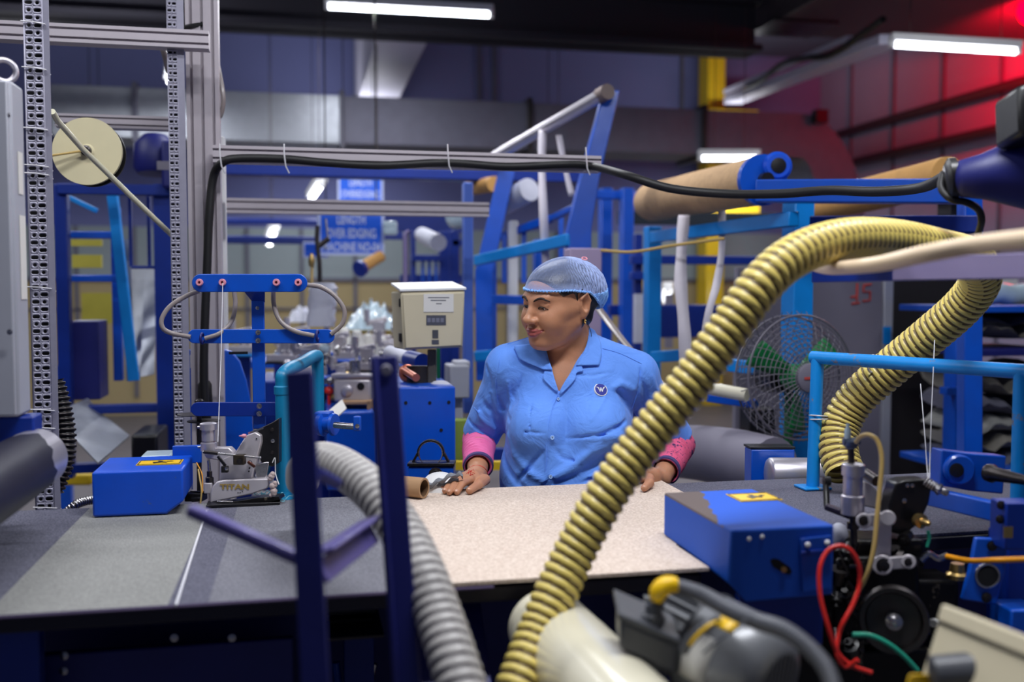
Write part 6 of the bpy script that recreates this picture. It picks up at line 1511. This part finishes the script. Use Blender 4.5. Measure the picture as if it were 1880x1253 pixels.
def body_sdf(P):
    d = torso_sdf(P)
    nb = D(1048, 652, 2.65); hb = fromhead((0, .02, -.05))
    d = smin(d, s_cap(P, nb, hb, .06, .054), .03)
    d = smin(d, s_cap(P, D(1016, 706, 2.56), D(1038, 650, 2.58), .02, .03), .04)
    d = smin(d, chain(P, [(SHL, .047), (ELL, .036)], .02), .03); d = smin(d, chain(P, [(ELL, .036), (ELL+(WRL-ELL)*.35, .034), (WRL, .0235)], .02), .02)
    d = smin(d, chain(P, [(SHR, .047), (ELR, .036)], .02), .03); d = smin(d, chain(P, [(ELR, .036), (ELR+(WRR-ELR)*.35, .034), (WRR, .0235)], .02), .02)
    m = P[:, 2] < 1.06
    if m.any():
        for H in (HL, HRd): d[m] = smin(d[m], hand(P[m], **H), .01)
    m = P[:, 2] < .85
    if m.any():
        for s in (-1, 1):
            f = foot(s); kn = V(f.x, f.y-.0, .47)
            d[m] = smin(d[m], chain(P[m], [(hip[s], .085), (kn, .058), (kn-V(0, -.01, .16), .052), (f+V(0, 0, .05), .036)], .03), .03)
            d[m] = smin(d[m], s_cap(P[m], f, f-FH*.15-V(0, 0, .01), .036, .028), .02)
    m = P[:, 2] > 1.26
    if m.any(): d[m] = smin(d[m], head_sdf(tohead(P[m])), .012)
    return d
def axis_z(segs):
    out = []
    for a, b, s in segs: out += list(np.arange(a, b, s))
    return out
def bodyrange(): pts = [SHL, SHR, ELL, ELR, WRL, WRR, HL['fingers'][2][2]]; xs = [p.x for p in pts]; ys = [p.y for p in pts]; return min(xs)-.08, max(xs)+.09, min(ys)-.05, max(ys)+.12
bx0, bx1, by0, by1 = bodyrange()
by0 = min(by0, HL['fingers'][0][2].y-.03, HRd['thumb'][2].y-.03)
zs = axis_z([(-.01, .92, .01), (.92, 1.04, .0024), (1.04, 1.24, .005), (1.24, 1.56, .0022)])
Vt, Q = nets(body_sdf, np.arange(bx0, bx1, .0025), np.arange(by0, by1+.1, .0025), zs, 1)
def skinmat(name, col, rough=.48):
    m = mat(name, col, rough, 0, .06, 40, .08, 260); b = m.node_tree.nodes['Principled BSDF']
    b.inputs['Subsurface Weight'].default_value = .12; b.inputs['Subsurface Radius'].default_value = (.012, .005, .003); b.inputs['Subsurface Scale'].default_value = .6; return m
SKIN = skinmat('skin', (184, 130, 98)); LIP = skinmat('lips', (158, 82, 78), .38); NAIL = mat('finger_nail', (206, 158, 134), .25, 0, .03, 9, coat=.4)
cen = Vt[Q].mean(1); qh = tohead(cen.astype(np.float32)); mh = np.stack([np.abs(qh[:, 0]), qh[:, 1], qh[:, 2]], 1)
lipm = np.minimum(np.minimum(s_cap(mh, (0, -.1055, -.0545), (.012, -.1015, -.0555), .0048, .0042), s_cap(mh, (.012, -.1015, -.0555), (.029, -.0905, -.0565), .0046, .0022)),
                  np.minimum(s_cap(mh, (0, -.1035, -.0655), (.010, -.1, -.0645), .006, .0056), s_cap(mh, (.010, -.1, -.0645), (.0275, -.091, -.0580), .0056, .0022))) < .0014
tips = [f[2] for H in (HL, HRd) for f in H['fingers']]
person = thing('person', 'woman in a light blue work shirt and blue hair net leaning on the table', 'person', V(BC.x, BC.y, 0))
body = npmesh('body', Vt, Q, [SKIN, LIP], person, lipm.astype(int))
# nails
for H in (HL, HRd):
    for f in list(H['fingers'])+[H['thumb']]:
        dr = (f[2]-f[1]).normalized(); n_ = (V(0, 0, 1)-dr*dr.z).normalized(); s_ = dr.cross(n_)
        c = f[2]+dr*.0015+n_*.0046
        MM = Matrix((s_, dr, n_)).transposed()
        part('finger_nail', MB().sphere(c, (.0042, .0062, .0034), 12, 8, M=MM), NAIL, body)
# ---- face details
def onface(x, z, off=0.0005, y0=-.16):
    a, b = y0, 0.0
    for _ in range(26):
        m_ = (a+b)/2
        if head_sdf(np.array([[x, m_, z]], np.float32), False)[0] > off: a = m_
        else: b = m_
    return fromhead((x, (a+b)/2, z))
EYEW = mat('eye_white', (212, 204, 198), .2, 0, .02, 9, coat=.6); IRIS = mat('dark_iris', (24, 14, 12), .15, 0, .1, 20, coat=.8); HAIRM = mat('black_hair', (20, 16, 18), .4, 0, .3, 60, .25, 240, stretch=(1, 1, .2)); BROW = mat('eyebrow_hair', (42, 28, 24), .7, 0, .2, 60)
for s in (-1, 1):
    c = fromhead((.0315*s, -.0772, .004)); e = part('eye', MB().sphere(c, .0112, 24, 16), EYEW, person)
    gd = (-HY*.88-HZ*.42-HX*.22).normalized(); part('iris', MB().lathe(c, gd, [(.0092, .0066), (.0104, .0052), (.0114, .0026), (.0117, 0)], 20, caps=False), IRIS, e)
    P = [onface(s*x, z, .0006) for x, z in ((.0180, .0), (.022, .0024), (.028, .0036), (.034, .0034), (.040, .0018), (.0465, -.0016))]
    P = spline(P, 4); part('lashes', MB().tube(P, [.0007+.0014*math.sin(PI*min(1, .25+i/len(P))) for i in range(len(P))], 6), HAIRM, person)
    P = [onface(s*x, z, .0004) for x, z in ((.012, .0185), (.018, .0225), (.027, .0262), (.036, .0262), (.043, .0228), (.049, .0175))]
    P = spline(P, 5); part('eyebrow', MB().tube(P, [.0008+.0021*math.sin(PI*min(1, (i+3)/(len(P)+3)))**.7 for i in range(len(P))], 7), BROW, person)
# ---- hair
def hair_sdf(q):
    m = np.stack([np.abs(q[:, 0]), q[:, 1], q[:, 2]], 1)
    d = np.minimum(s_ell(q, (0, .022, .029), (.078, .097, .079)), head_sdf(q, False)-.0035)
    n = np.array((0, .82, .57), np.float32)          # hair line plane, sloping over the forehead to the ears
    pl = -((q-np.array((0, -.068, .055), np.float32))@n)
    d = smax(d, pl, .006); d = smax(d, -np.maximum(q[:, 1]-.006, q[:, 2]-.036-.25*q[:, 1]), .006)
    d = smin(d, s_cap(m, (.064, -.036, .042), (.0775, .004, .037), .006, .006), .008)
    d = smin(d, s_ell(q, (0, .09, .005), (.045, .034, .045)), .03)      # gathered bun
    d = smin(d, s_ell(q, (0, .055, -.045), (.052, .035, .035)), .02)    # nape
    d = smin(d, s_cap(m, (.071, -.009, .034), (.0735, -.0055, -.002), .0062, .0022), .006)    # side lock before the ear
    return d
Vh, Qh = nets(hair_sdf, np.arange(-.1, .1, .003), np.arange(-.09, .15, .003), np.arange(-.1, .14, .003), 1)
npmesh('hair', np.array(tuple(HC))+Vh@HM.astype(float), Qh, HAIRM, person)
# ---- hair net
def cap_sdf(q):
    d = s_ell(q, (0, .021, .030), (.0795, .099, .081)); d = smin(d, head_sdf(q, False)-.0035, .02); d = smin(d, s_ell(q, (0, .086, .018), (.060, .052, .058)), .035); return d
NU, NV = 260, 80; c0 = np.array((0, .03, .03)); rows = []; U_, V_ = np.meshgrid(np.arange(NU)*2*PI/NU, np.linspace(0, 1, NV), indexing='ij')
fr = (1-np.cos(U_))/2            # 0 at the face, 1 at the nape
e0 = .055*(1-fr)**1.0*0; elev0 = np.interp(fr.ravel(), [0, .2, .5, .75, 1], [.12, .10, -.05, -.42, -.62]).reshape(fr.shape)
el = elev0+(PI/2-elev0)*V_; az = U_
dirs = np.stack([np.sin(az)*np.cos(el), -np.cos(az)*np.cos(el), np.sin(el)], -1).reshape(-1, 3)
lo = np.zeros(len(dirs)); hi = np.full(len(dirs), .25)
for _ in range(22):
    md = (lo+hi)/2; s_ = cap_sdf((c0+dirs*md[:, None]).astype(np.float32)) > 0; hi = np.where(s_, md, hi); lo = np.where(s_, lo, md)
rad = md.reshape(fr.shape); amp = (.0006+.0042*np.clip(fr*1.5-.25, 0, 1))*np.clip((1-V_)*1.6, 0, 1)*np.clip(V_*9, .25, 1)
wr_ = np.abs(np.sin(U_*26+2.2*np.sin(V_*9+U_*3)))**1.3*.7+np.abs(np.sin(U_*43+V_*16+1.5*np.sin(V_*14)))*.35+np.abs(np.sin(V_*24+np.sin(U_*11)*1.4))*.3
rad = rad+amp*(wr_-.4)
nP = c0+dirs*rad.reshape(-1, 1); nP = nP.reshape(NU, NV, 3)
m = MB(); m.grid([[fromhead(nP[i % NU, j]) for j in range(NV)] for i in range(NU+1)]); crk = np.clip((wr_-.35)*1.1, 0, 1)*np.clip(fr*2.2-.3, 0, 1)+np.clip(1-V_*7, 0, 1)*.6
NET = bpy.data.materials.new('blue_net'); NET.use_nodes = True; N = NET.node_tree.nodes; L = NET.node_tree.links; b = N['Principled BSDF']
b.inputs['Base Color'].default_value = lin((168, 188, 240))+(1,); b.inputs['Roughness'].default_value = .7; b.inputs['Sheen Weight'].default_value = .2; ga = N.new('ShaderNodeAttribute'); ga.attribute_name = 'gather'
tr = N.new('ShaderNodeBsdfTransparent'); ms = N.new('ShaderNodeMixShader'); lw = N.new('ShaderNodeLayerWeight'); lw.inputs[0].default_value = .4
tc = N.new('ShaderNodeTexCoord'); vo = N.new('ShaderNodeTexVoronoi'); vo.feature = 'DISTANCE_TO_EDGE'; vo.inputs['Scale'].default_value = 430; L.new(tc.outputs['Object'], vo.inputs['Vector'])
n1 = N.new('ShaderNodeTexNoise'); n1.inputs['Scale'].default_value = 45; n1.inputs['Detail'].default_value = 5; L.new(tc.outputs['Object'], n1.inputs['Vector'])
a1 = N.new('ShaderNodeMapRange'); a1.inputs[1].default_value = .02; a1.inputs[2].default_value = .14; a1.inputs[3].default_value = .75; a1.inputs[4].default_value = .2; L.new(vo.outputs['Distance'], a1.inputs[0])
def mt2(op, x, y):
    n = N.new('ShaderNodeMath'); n.operation = op; n.use_clamp = True
    for i, v in enumerate((x, y)):
        if isinstance(v, (int, float)): n.inputs[i].default_value = v
        else: L.new(v, n.inputs[i])
    return n.outputs[0]
fa_ = mt2('ADD', mt2('MULTIPLY', a1.outputs[0], .36), mt2('MULTIPLY', lw.outputs['Facing'], .34))
fa_ = mt2('ADD', fa_, mt2('MULTIPLY', ga.outputs['Fac'], .75))
L.new(fa_, ms.inputs[0]); L.new(tr.outputs[0], ms.inputs[1]); L.new(b.outputs[0], ms.inputs[2]); L.new(ms.outputs[0], N['Material Output'].inputs['Surface'])
net = part('hair_net', m, NET, person); at = net.data.attributes.new('gather', 'FLOAT', 'POINT'); at.data.foreach_set('value', np.array([crk[i % NU, j] for i in range(NU+1) for j in range(NV)], np.float32))
NETB = mat('net_band_blue', (128, 178, 246), .7, 0, .15, 90, .4, 300)
m = MB(); P = []; 
for i in range(NU+1):
    k = i % NU; w_ = 1+.3*math.sin(i*1.9); p_ = c0+(nP[k, 0]-c0)*(1.012+.006*math.sin(i*1.3)); P.append(fromhead(p_)+HZ*.0012*math.sin(i*2.3))
m.tube(P, [.0026+.0009*math.sin(i*1.7)+.004*max(0, (fr[i % NU, 0]-.6)) for i in range(NU+1)], 8, False)
part('elastic_band', m, NETB, net)
# gathered ruffle at the nape
rows = []
for i in range(141):
    u = PI*.56+(PI*.88)*i/140; k = int(u/(2*PI)*NU) % NU; rw = []
    for j in range(9):
        jj = int(round(j*2.4*math.sin(PI*i/140)**.6)); p_ = nP[k, min(jj, NV-1)]; n_ = (p_-c0)/np.linalg.norm(p_-c0); rw.append(fromhead(p_+n_*((.003+.0045*math.sin(i*1.15)*(1-j/9)+.002*math.sin(i*.53))*math.sin(PI*i/140)**.5)))
    rows.append(rw)
o = part('net_ruffle', MB().grid(rows), NETB, net); q = o.modifiers.new('th', 'SOLIDIFY'); q.thickness = .001
c = fromhead((.02, .02, .132)); part('net_button', MB().torus(D(1073, 475, 2.5), (HZ*.8-CF*.5+HY*.2), .0065, .0018, 20, 6), PINK, net)
# earring
er = fromhead((.081, .009, -.041)); part('earring', MB().torus(er-V(0, 0, .004), HX*.5+HY*.9, .0055, .0016, 24, 8), mat('gold_earring', (236, 200, 120), .2, .9, .03, 20), person)
part('neck_wisp', MB().tube(spline([D(1078, 592, 2.55), D(1084, 606, 2.57), D(1086, 618, 2.58)], 4), .0008, 5), HAIRM, person)
# ---- shirt
nbk = D(1047, 640, 2.645); nbt = D(1047, 560, 2.63)
def sh_base(P):
    d = torso_sdf(P, .011)
    q = along(P); d = smin(d, s_ell(q, (.0, -.02, -.13), (.172, .138, .14)), .05)
    for SH, EL, t in ((SHL, ELL, .96), (SHR, ELR, .93)):
        e = SH+(EL-SH)*t; dr = (EL-SH).normalized()
        a = s_cap(P, SH, SH+(EL-SH)*1.2, .056, .050)
        a = smax(a, (P-A3(e))@A3(dr), .003); d = smin(d, a, .022)
    d = smax(d, .79-P[:, 2], .004)
    return d
def raysurf(f, x, y, d0=2.2, d1=2.8, off=0.0):
    r = ray(x, y); T = np.arange(d0, d1, .002); P = np.array([tuple(CAM+r*t) for t in T], np.float32); v = f(P)-off; k = np.argmax(v < 0)
    if not (v < 0).any(): return CAM+r*2.6
    t = T[k]-.002*(v[k]/(v[k]-v[k-1]+1e-9)); return CAM+r*float(t)
FOLDS = [  # polyline px, radius, raised(+)/sunk(-)
 ([(1136, 716), (1152, 738), (1166, 762)], .012, -1), ([(1128, 712), (1140, 706), (1160, 715)], .009, 1), ([(1150, 772), (1126, 790), (1098, 800)], .006, -1), ([(1158, 790), (1130, 802), (1110, 806)], .007, 1),
 ([(1160, 812), (1110, 842), (1066, 874), (1020, 890)], .010, -1), ([(1158, 830), (1120, 858), (1085, 884)], .011, 1), ([(1140, 800), (1090, 826), (1050, 858), (1016, 876)], .009, 1),
 ([(1120, 870), (1070, 886), (1030, 894)], .006, -1), ([(918, 800), (924, 840), (944, 880), (960, 896)], .008, -1), ([(934, 800), (946, 836), (976, 872), (998, 884)], .009, 1), ([(996, 830), (970, 862), (946, 888)], .006, -1),
 ([(1040, 806), (1090, 800), (1140, 800)], .004, -1), ([(930, 792), (970, 794), (1000, 796)], .003, -1), ([(979, 704), (975, 745), (973, 790)], .003, -1), ([(932, 700), (938, 742), (930, 790)], .004, 1),
 ([(914, 730), (922, 752), (936, 772)], .006, -1), ([(912, 790), (905, 760), (900, 725)], .006, -1), ([(866, 742), (884, 768), (908, 788)], .007, 1), ([(872, 716), (890, 744), (910, 764)], .006, -1), ([(860, 770), (880, 790), (900, 800)], .005, -1),
 ([(892, 672), (898, 690), (902, 716)], .005, -1), ([(1180, 700), (1186, 730), (1184, 770)], .007, -1), ([(1196, 690), (1206, 720), (1204, 750)], .006, 1), ([(1176, 676), (1174, 710), (1162, 750)], .004, -1),
 ([(1092, 700), (1084, 730), (1080, 752)], .003, -1), ([(1112, 728), (1100, 752), (1086, 772)], .004, 1), ([(960, 690), (952, 714), (950, 740)], .003, -1), ([(1010, 812), (1030, 840), (1066, 852)], .005, -1),
 ([(1012, 880), (1002, 892), (996, 905)], .006, -1), ([(1010, 880), (1028, 892), (1040, 905)], .005, -1), ([(1150, 850), (1134, 876), (1130, 900)], .006, -1), ([(1060, 690), (1090, 690), (1120, 684)], .003, -1)]
FP = [([raysurf(sh_base, x, y) for x, y in pl], r_, s_) for pl, r_, s_ in FOLDS]
Vpoly = [(1000, 632), (1012, 672), (1025, 719), (1046, 690), (1066, 662), (1084, 618), (1084, 560), (990, 560)]
vc = D(1025, 719, 2.56)
def to2(P): q = P-A3(CAM); d = q@A3(CF); return 940+FPX*(q@A3(CR))/d, 626.5-FPX*(q@A3(CU))/d
VW = [(lambda p: (p-vc).dot(CR)) (D(x, y, 2.56)) for x, y in Vpoly]; VZ = [D(x, y, 2.56).z for x, y in Vpoly]
def vcut(P):
    x = (P-A3(vc))@A3(CR); z = P[:, 2]; d = np.full(len(P), -1e9, np.float32)
    # intersection of half planes: left edge, right edge
    def hp(i, j, s):
        ax_, az_, bx_, bz_ = VW[i], VZ[i], VW[j], VZ[j]; ex, ez = bx_-ax_, bz_-az_; L_ = math.hypot(ex, ez)
        return s*((x-ax_)*ez-(z-az_)*ex)/L_
    a = hp(0, 2, 1); b_ = hp(2, 5, 1)
    cut = np.maximum(a, b_); back = (P-A3(D(1046, 660, 2.6)))@A3(FH)
    return np.maximum(cut, back)
def shirt_sdf(P):
    d = sh_base(P)
    for pts, r_, s_ in FP:
        c = None
        for i in range(len(pts)-1):
            k = s_cap(P, pts[i], pts[i+1], r_*(.55 if i == 0 else 1), r_*(.55 if i == len(pts)-2 else 1)); c = k if c is None else np.minimum(c, k)
        if s_ > 0: d = smin(d, c+r_*.35, r_*1.9)
        else: d = smax(d, -(c+r_*.05), r_*1.3)
    d = smax(d, -vcut(P), .003)
    d = smax(d, -s_cap(P, D(1047, 652, 2.655), nbt, .062, .068), .004)
    return d
zs = axis_z([(.78, .93, .008), (.93, 1.45, .0035)])
Vs, Qs = nets(shirt_sdf, np.arange(bx0-.01, bx1+.01, .0035), np.arange(by0+.02, by1+.1, .0035), zs, 1)
SHIRT = bpy.data.materials.new('shirt_blue_cotton'); SHIRT.use_nodes = True; N = SHIRT.node_tree.nodes; L = SHIRT.node_tree.links; b = N['Principled BSDF']
b.inputs['Base Color'].default_value = lin((98, 150, 240))+(1,); b.inputs['Roughness'].default_value = .72; b.inputs['Sheen Weight'].default_value = .15; b.inputs['Specular IOR Level'].default_value = .3
tc = N.new('ShaderNodeTexCoord'); w1 = N.new('ShaderNodeTexNoise'); w1.inputs['Scale'].default_value = 14; w1.inputs['Detail'].default_value = 4; w1.inputs['Distortion'].default_value = 1.2; L.new(tc.outputs['Object'], w1.inputs['Vector'])
w2 = N.new('ShaderNodeTexNoise'); w2.inputs['Scale'].default_value = 700; L.new(tc.outputs['Object'], w2.inputs['Vector'])
b1 = N.new('ShaderNodeBump'); b1.inputs['Strength'].default_value = .6; b1.inputs['Distance'].default_value = .012; L.new(w1.outputs['Fac'], b1.inputs['Height'])
b2 = N.new('ShaderNodeBump'); b2.inputs['Strength'].default_value = .12; b2.inputs['Distance'].default_value = .001; L.new(w2.outputs['Fac'], b2.inputs['Height']); L.new(b1.outputs[0], b2.inputs['Normal']); L.new(b2.outputs[0], b.inputs['Normal'])
shirt = npmesh('shirt', Vs, Qs, SHIRT, person)
def onshirt(x, y, off=.002): return raysurf(shirt_sdf, x, y, off=off)
def panel(inner, outer, n, off, name, thick=.0022, lift=0):
    a = spline([V(x, y, 0) for x, y in inner], 6); b_ = spline([V(x, y, 0) for x, y in outer], 6)
    def samp(P, t): k = t*(len(P)-1); i = min(int(k), len(P)-2); return P[i]+(P[i+1]-P[i])*(k-i)
    rows = []
    for i in range(n+1):
        p0, p1 = samp(a, i/n), samp(b_, i/n); rw = []
        for j in range(9):
            q_ = p0+(p1-p0)*(j/8); rw.append([q_.x, q_.y, j/8])
        rows.append(rw)
    out = []
    for rw in rows:
        o_ = []
        for x, y, t in rw:
            r_ = ray(x, y); T = np.arange(2.3, 2.75, .002); PP = np.array([tuple(CAM+r_*k) for k in T], np.float32)
            v = np.minimum(sh_base(PP), s_cap(PP, nbk-V(0, 0, .05), nbt, .064, .060))-off-lift*(1-t)
            k = int(np.argmax(v < 0)); o_.append(CAM+r_*float(T[k]))
        out.append(o_)
    ob = part(name, MB().grid(out), SHIRT, shirt); q = ob.modifiers.new('th', 'SOLIDIFY'); q.thickness = thick; q.offset = 1
    s_ = ob.modifiers.new('sm', 'SMOOTH'); s_.iterations = 3
    return ob
panel([(1000, 628), (1005, 648), (1010, 664), (1015, 680)], [(942, 636), (948, 650), (957, 662), (1000, 680)], 18, .008, 'collar', lift=.003)
panel([(1012, 672), (1017, 690), (1021, 705), (1025, 720)], [(1002, 676), (997, 690), (998, 698), (1023, 721)], 12, .005, 'lapel')
panel([(1082, 600), (1078, 628), (1068, 652), (1056, 672)], [(1092, 606), (1104, 630), (1105, 655), (1101, 671)], 18, .008, 'collar', lift=.003)
panel([(1064, 658), (1054, 676), (1040, 696), (1027, 719)], [(1072, 683), (1058, 686), (1056, 698), (1028, 727)], 14, .005, 'lapel')
# collar stand round the back of the neck
rows = []
cn = D(1047, 640, 2.645)
for k in range(41):
    t = math.radians(-20+220*k/40); rr = .066
    rows.append([cn+CR*math.cos(t)*(rr+dr)+FH*math.sin(t)*(rr+dr)+V(0, 0, z+.012*math.sin(t)) for z, dr in ((-.03, .008), (.0, .002), (.022, -.002), (.02, .006), (-.03, .02))])
o = part('collar_stand', MB().grid(rows), SHIRT, shirt); q = o.modifiers.new('th', 'SOLIDIFY'); q.thickness = .0015
# placket, seams, buttons, emblem
def seam(pts, r_=.0009, name='seam', off=.0006, mt=None): P = spline([onshirt(x, y, off) for x, y in pts], 6); return part(name, MB().tube(P, r_, 6), mt or SHIRT, shirt)
seam([(1024, 724), (1015, 748), (1008, 780), (1003, 820), (1001, 860), (1000, 896)], .0015, 'placket_edge')
seam([(1172, 664), (1176, 690), (1171, 720), (1160, 752)]); seam([(1106, 640), (1140, 650), (1178, 668)]); seam([(918, 648), (916, 670), (910, 700), (913, 740)]); seam([(932, 632), (950, 626), (975, 618)])
seam([(852, 786), (880, 795), (912, 808)], .0010)
BTN = mat('button_blue', (150, 186, 240), .3, 0, .05, 20, coat=.4)
for x, y, rr in ((1014, 804, .0058), (1011, 876, .0054), (1025, 733, .0042)):
    c = onshirt(x, y, .002); q = part('button', MB().lathe(c, -CF+V(0, 0, .1), [(-.001, rr), (.0012, rr), (.0022, rr*.85), (.0016, rr*.6)], 24), BTN, shirt)
    part('button_thread', MB().cyl(c-CF*.0016, c-CF*.0024, rr*.25, n=10), DGREY, q)
c = onshirt(1103, 716, .001); e1 = onshirt(1114, 716, .001); e2 = onshirt(1103, 728, .001); ux = (e1-c).normalized(); uy = (c-e2); uy = (uy-ux*uy.dot(ux)).normalized(); un = ux.cross(uy)
if un.dot(CF) > 0: un = -un
s_ = 2.5/FPX
q = part('emblem', MB().lathe(c, un, [(-.004, .0178), (.0012, .0178), (.0014, .0165)], 36), WHITEP, shirt, label='round navy emblem with a white winged letter W')
part('emblem_field', MB().lathe(c+un*.0012, un, [(0, .0158), (.0008, .0158)], 36), mat('emblem_navy', (14, 24, 140), .5), q)
def em(pts, r0):
    P = spline([c+un*.0022+ux*x*.0165+uy*y*.0165 for x, y in pts], 6); n = len(P); part('emblem_stroke', MB().tube(P, [r0*(.4+.6*math.sin(PI*(i+1)/(n+1))) for i in range(n)], 6), WHITEP, q)
em([(-.72, .38), (-.45, .30), (-.32, .0), (-.22, -.42)], .0016); em([(-.24, -.42), (-.12, -.1), (.02, .18), (.14, .28)], .0012)
em([(-.12, .30), (.0, .1), (.08, -.2), (.14, -.44)], .0016); em([(.12, -.44), (.28, -.05), (.46, .28), (.74, .42)], .0014); em([(-.45, .18), (-.3, .05), (-.2, -.1)], .0008); em([(.3, .12), (.5, .16), (.6, .24)], .0008)
# ---- pink undershirt sleeves
PINKF = mat('pink_jersey', (232, 110, 168), .8, 0, .05, 20, .15, 300)
FLOR = mat('pink_floral_jersey', (222, 92, 132), .8, 0, .3, 60, .15, 300, wear=(66, 44, 92), wscale=95, wamt=.56)
TRIM = mat('navy_trim', (72, 60, 112), .8, 0, .15, 60)
def sleeve(EL, WR, t0, t1, r0, r1, mt, label, seed):
    SH = SHL if EL is ELL else SHR; P = [SH+(EL-SH)*t for t in (.90, .96)]+[EL]+[EL+(WR-EL)*t for t in np.linspace(.12, t1, 10)]; P = spline(P, 6); n = len(P)
    T = [(P[min(i+1, n-1)]-P[max(i-1, 0)]).normalized() for i in range(n)]; a = frame(T[0])[1]; rows = []
    for i in range(n):
        a = (a-T[i]*a.dot(T[i])).normalized(); b_ = T[i].cross(a); t = i/(n-1); rw = []
        for k in range(40):
            th = 2*PI*k/40; rr = (r0+(r1-r0)*t)*min(1, .84+t*1.1)+.0022*math.sin(i*.95+1.6*math.sin(th+seed))+.0012*math.sin(i*2.1+th*2)
            rw.append(P[i]+(a*math.cos(th)+b_*math.sin(th))*rr)
        rows.append(rw)
    o = part('undershirt_sleeve', MB().grid(rows, closed=True), mt, person, label=label); q_ = o.modifiers.new('th', 'SOLIDIFY'); q_.thickness = .002
    e = len(rows)-1; rows2 = []
    for dt, dr in ((-.013, .0028), (-.007, .0034), (.0, .003), (.001, -.0005)):
        ce = P[-1]+T[-1]*dt; rows2.append([ce+(p_-P[-1])*(1+dr/r1) for p_ in rows[-1]])
    part('cuff_trim', MB().grid(rows2, closed=True), TRIM, o)
sleeve(ELL, WRL, .8, .80, .0455, .0355, PINKF, 'plain pink sleeve with a navy cuff', 0)
sleeve(ELR, WRR, .8, .80, .0455, .0365, FLOR, 'pink flowered sleeve with a navy cuff', 2)
# bracelet of red thread
ax = (WRL-ELL).normalized(); REDT = mat('red_thread', (190, 44, 36), .8, 0, .2, 60); bw = WRL+ax*.0
m = MB(); a = frame(ax)[1]; b_ = frame(ax)[2]
for k in range(3): m.tube([bw+ax*(.002*k-.002+.0012*math.sin(t*3+k))+(a*math.cos(t)+b_*math.sin(t))*(.0255+.0006*k) for t in [2*PI*i/40 for i in range(41)]], .0009, 6, False)
rng = random.Random(5)
for k in range(12):
    s0 = raysurf(body_sdf, 866+rng.uniform(-6, 6), 868+rng.uniform(-6, 6)); s1 = raysurf(body_sdf, 864+rng.uniform(-8, 8), 862+rng.uniform(-8, 10))
    m.tube([s0-CF*.001, (s0+s1)/2-CF*.004, s1-CF*.001], .0008, 5)
part('bracelet', m, REDT, person, label='red thread bracelet with tassels on the wrist')
# ---- trousers and shoes (below the table)
TRO = mat('dark_trousers', (38, 38, 52), .85, 0, .1, 30, .2, 200)
def tro(P):
    q = along(P); d = s_ell(q, (0, .01, -.32), (.178, .138, .13))
    for s in (-1, 1):
        f = foot(s); kn = V(f.x, f.y, .47); d = smin(d, chain(P, [(hip[s], .094), (kn, .07), (f+V(0, 0, .07), .062)], .02), .03)
    return smax(d, .07-P[:, 2], .004)
Vq, Qq = nets(tro, np.arange(bx0, bx1, .01), np.arange(by0, by1+.12, .01), np.arange(.03, 1.0, .01), 1)
npmesh('trousers', Vq, Qq, TRO, person)
for s in (-1, 1):
    f = foot(s); f.z = 0
    Vf, Qf = nets(lambda P: smax(s_cap(P, f+V(0, 0, .045)+FH*.02, f+V(0, 0, .032)-FH*.16, .046, .038), .002-P[:, 2], .004), np.arange(f.x-.13, f.x+.13, .006), np.arange(f.y-.25, f.y+.12, .006), np.arange(-.006, .11, .006), 1)
    npmesh('shoe', Vf, Qf, BLACK, person)
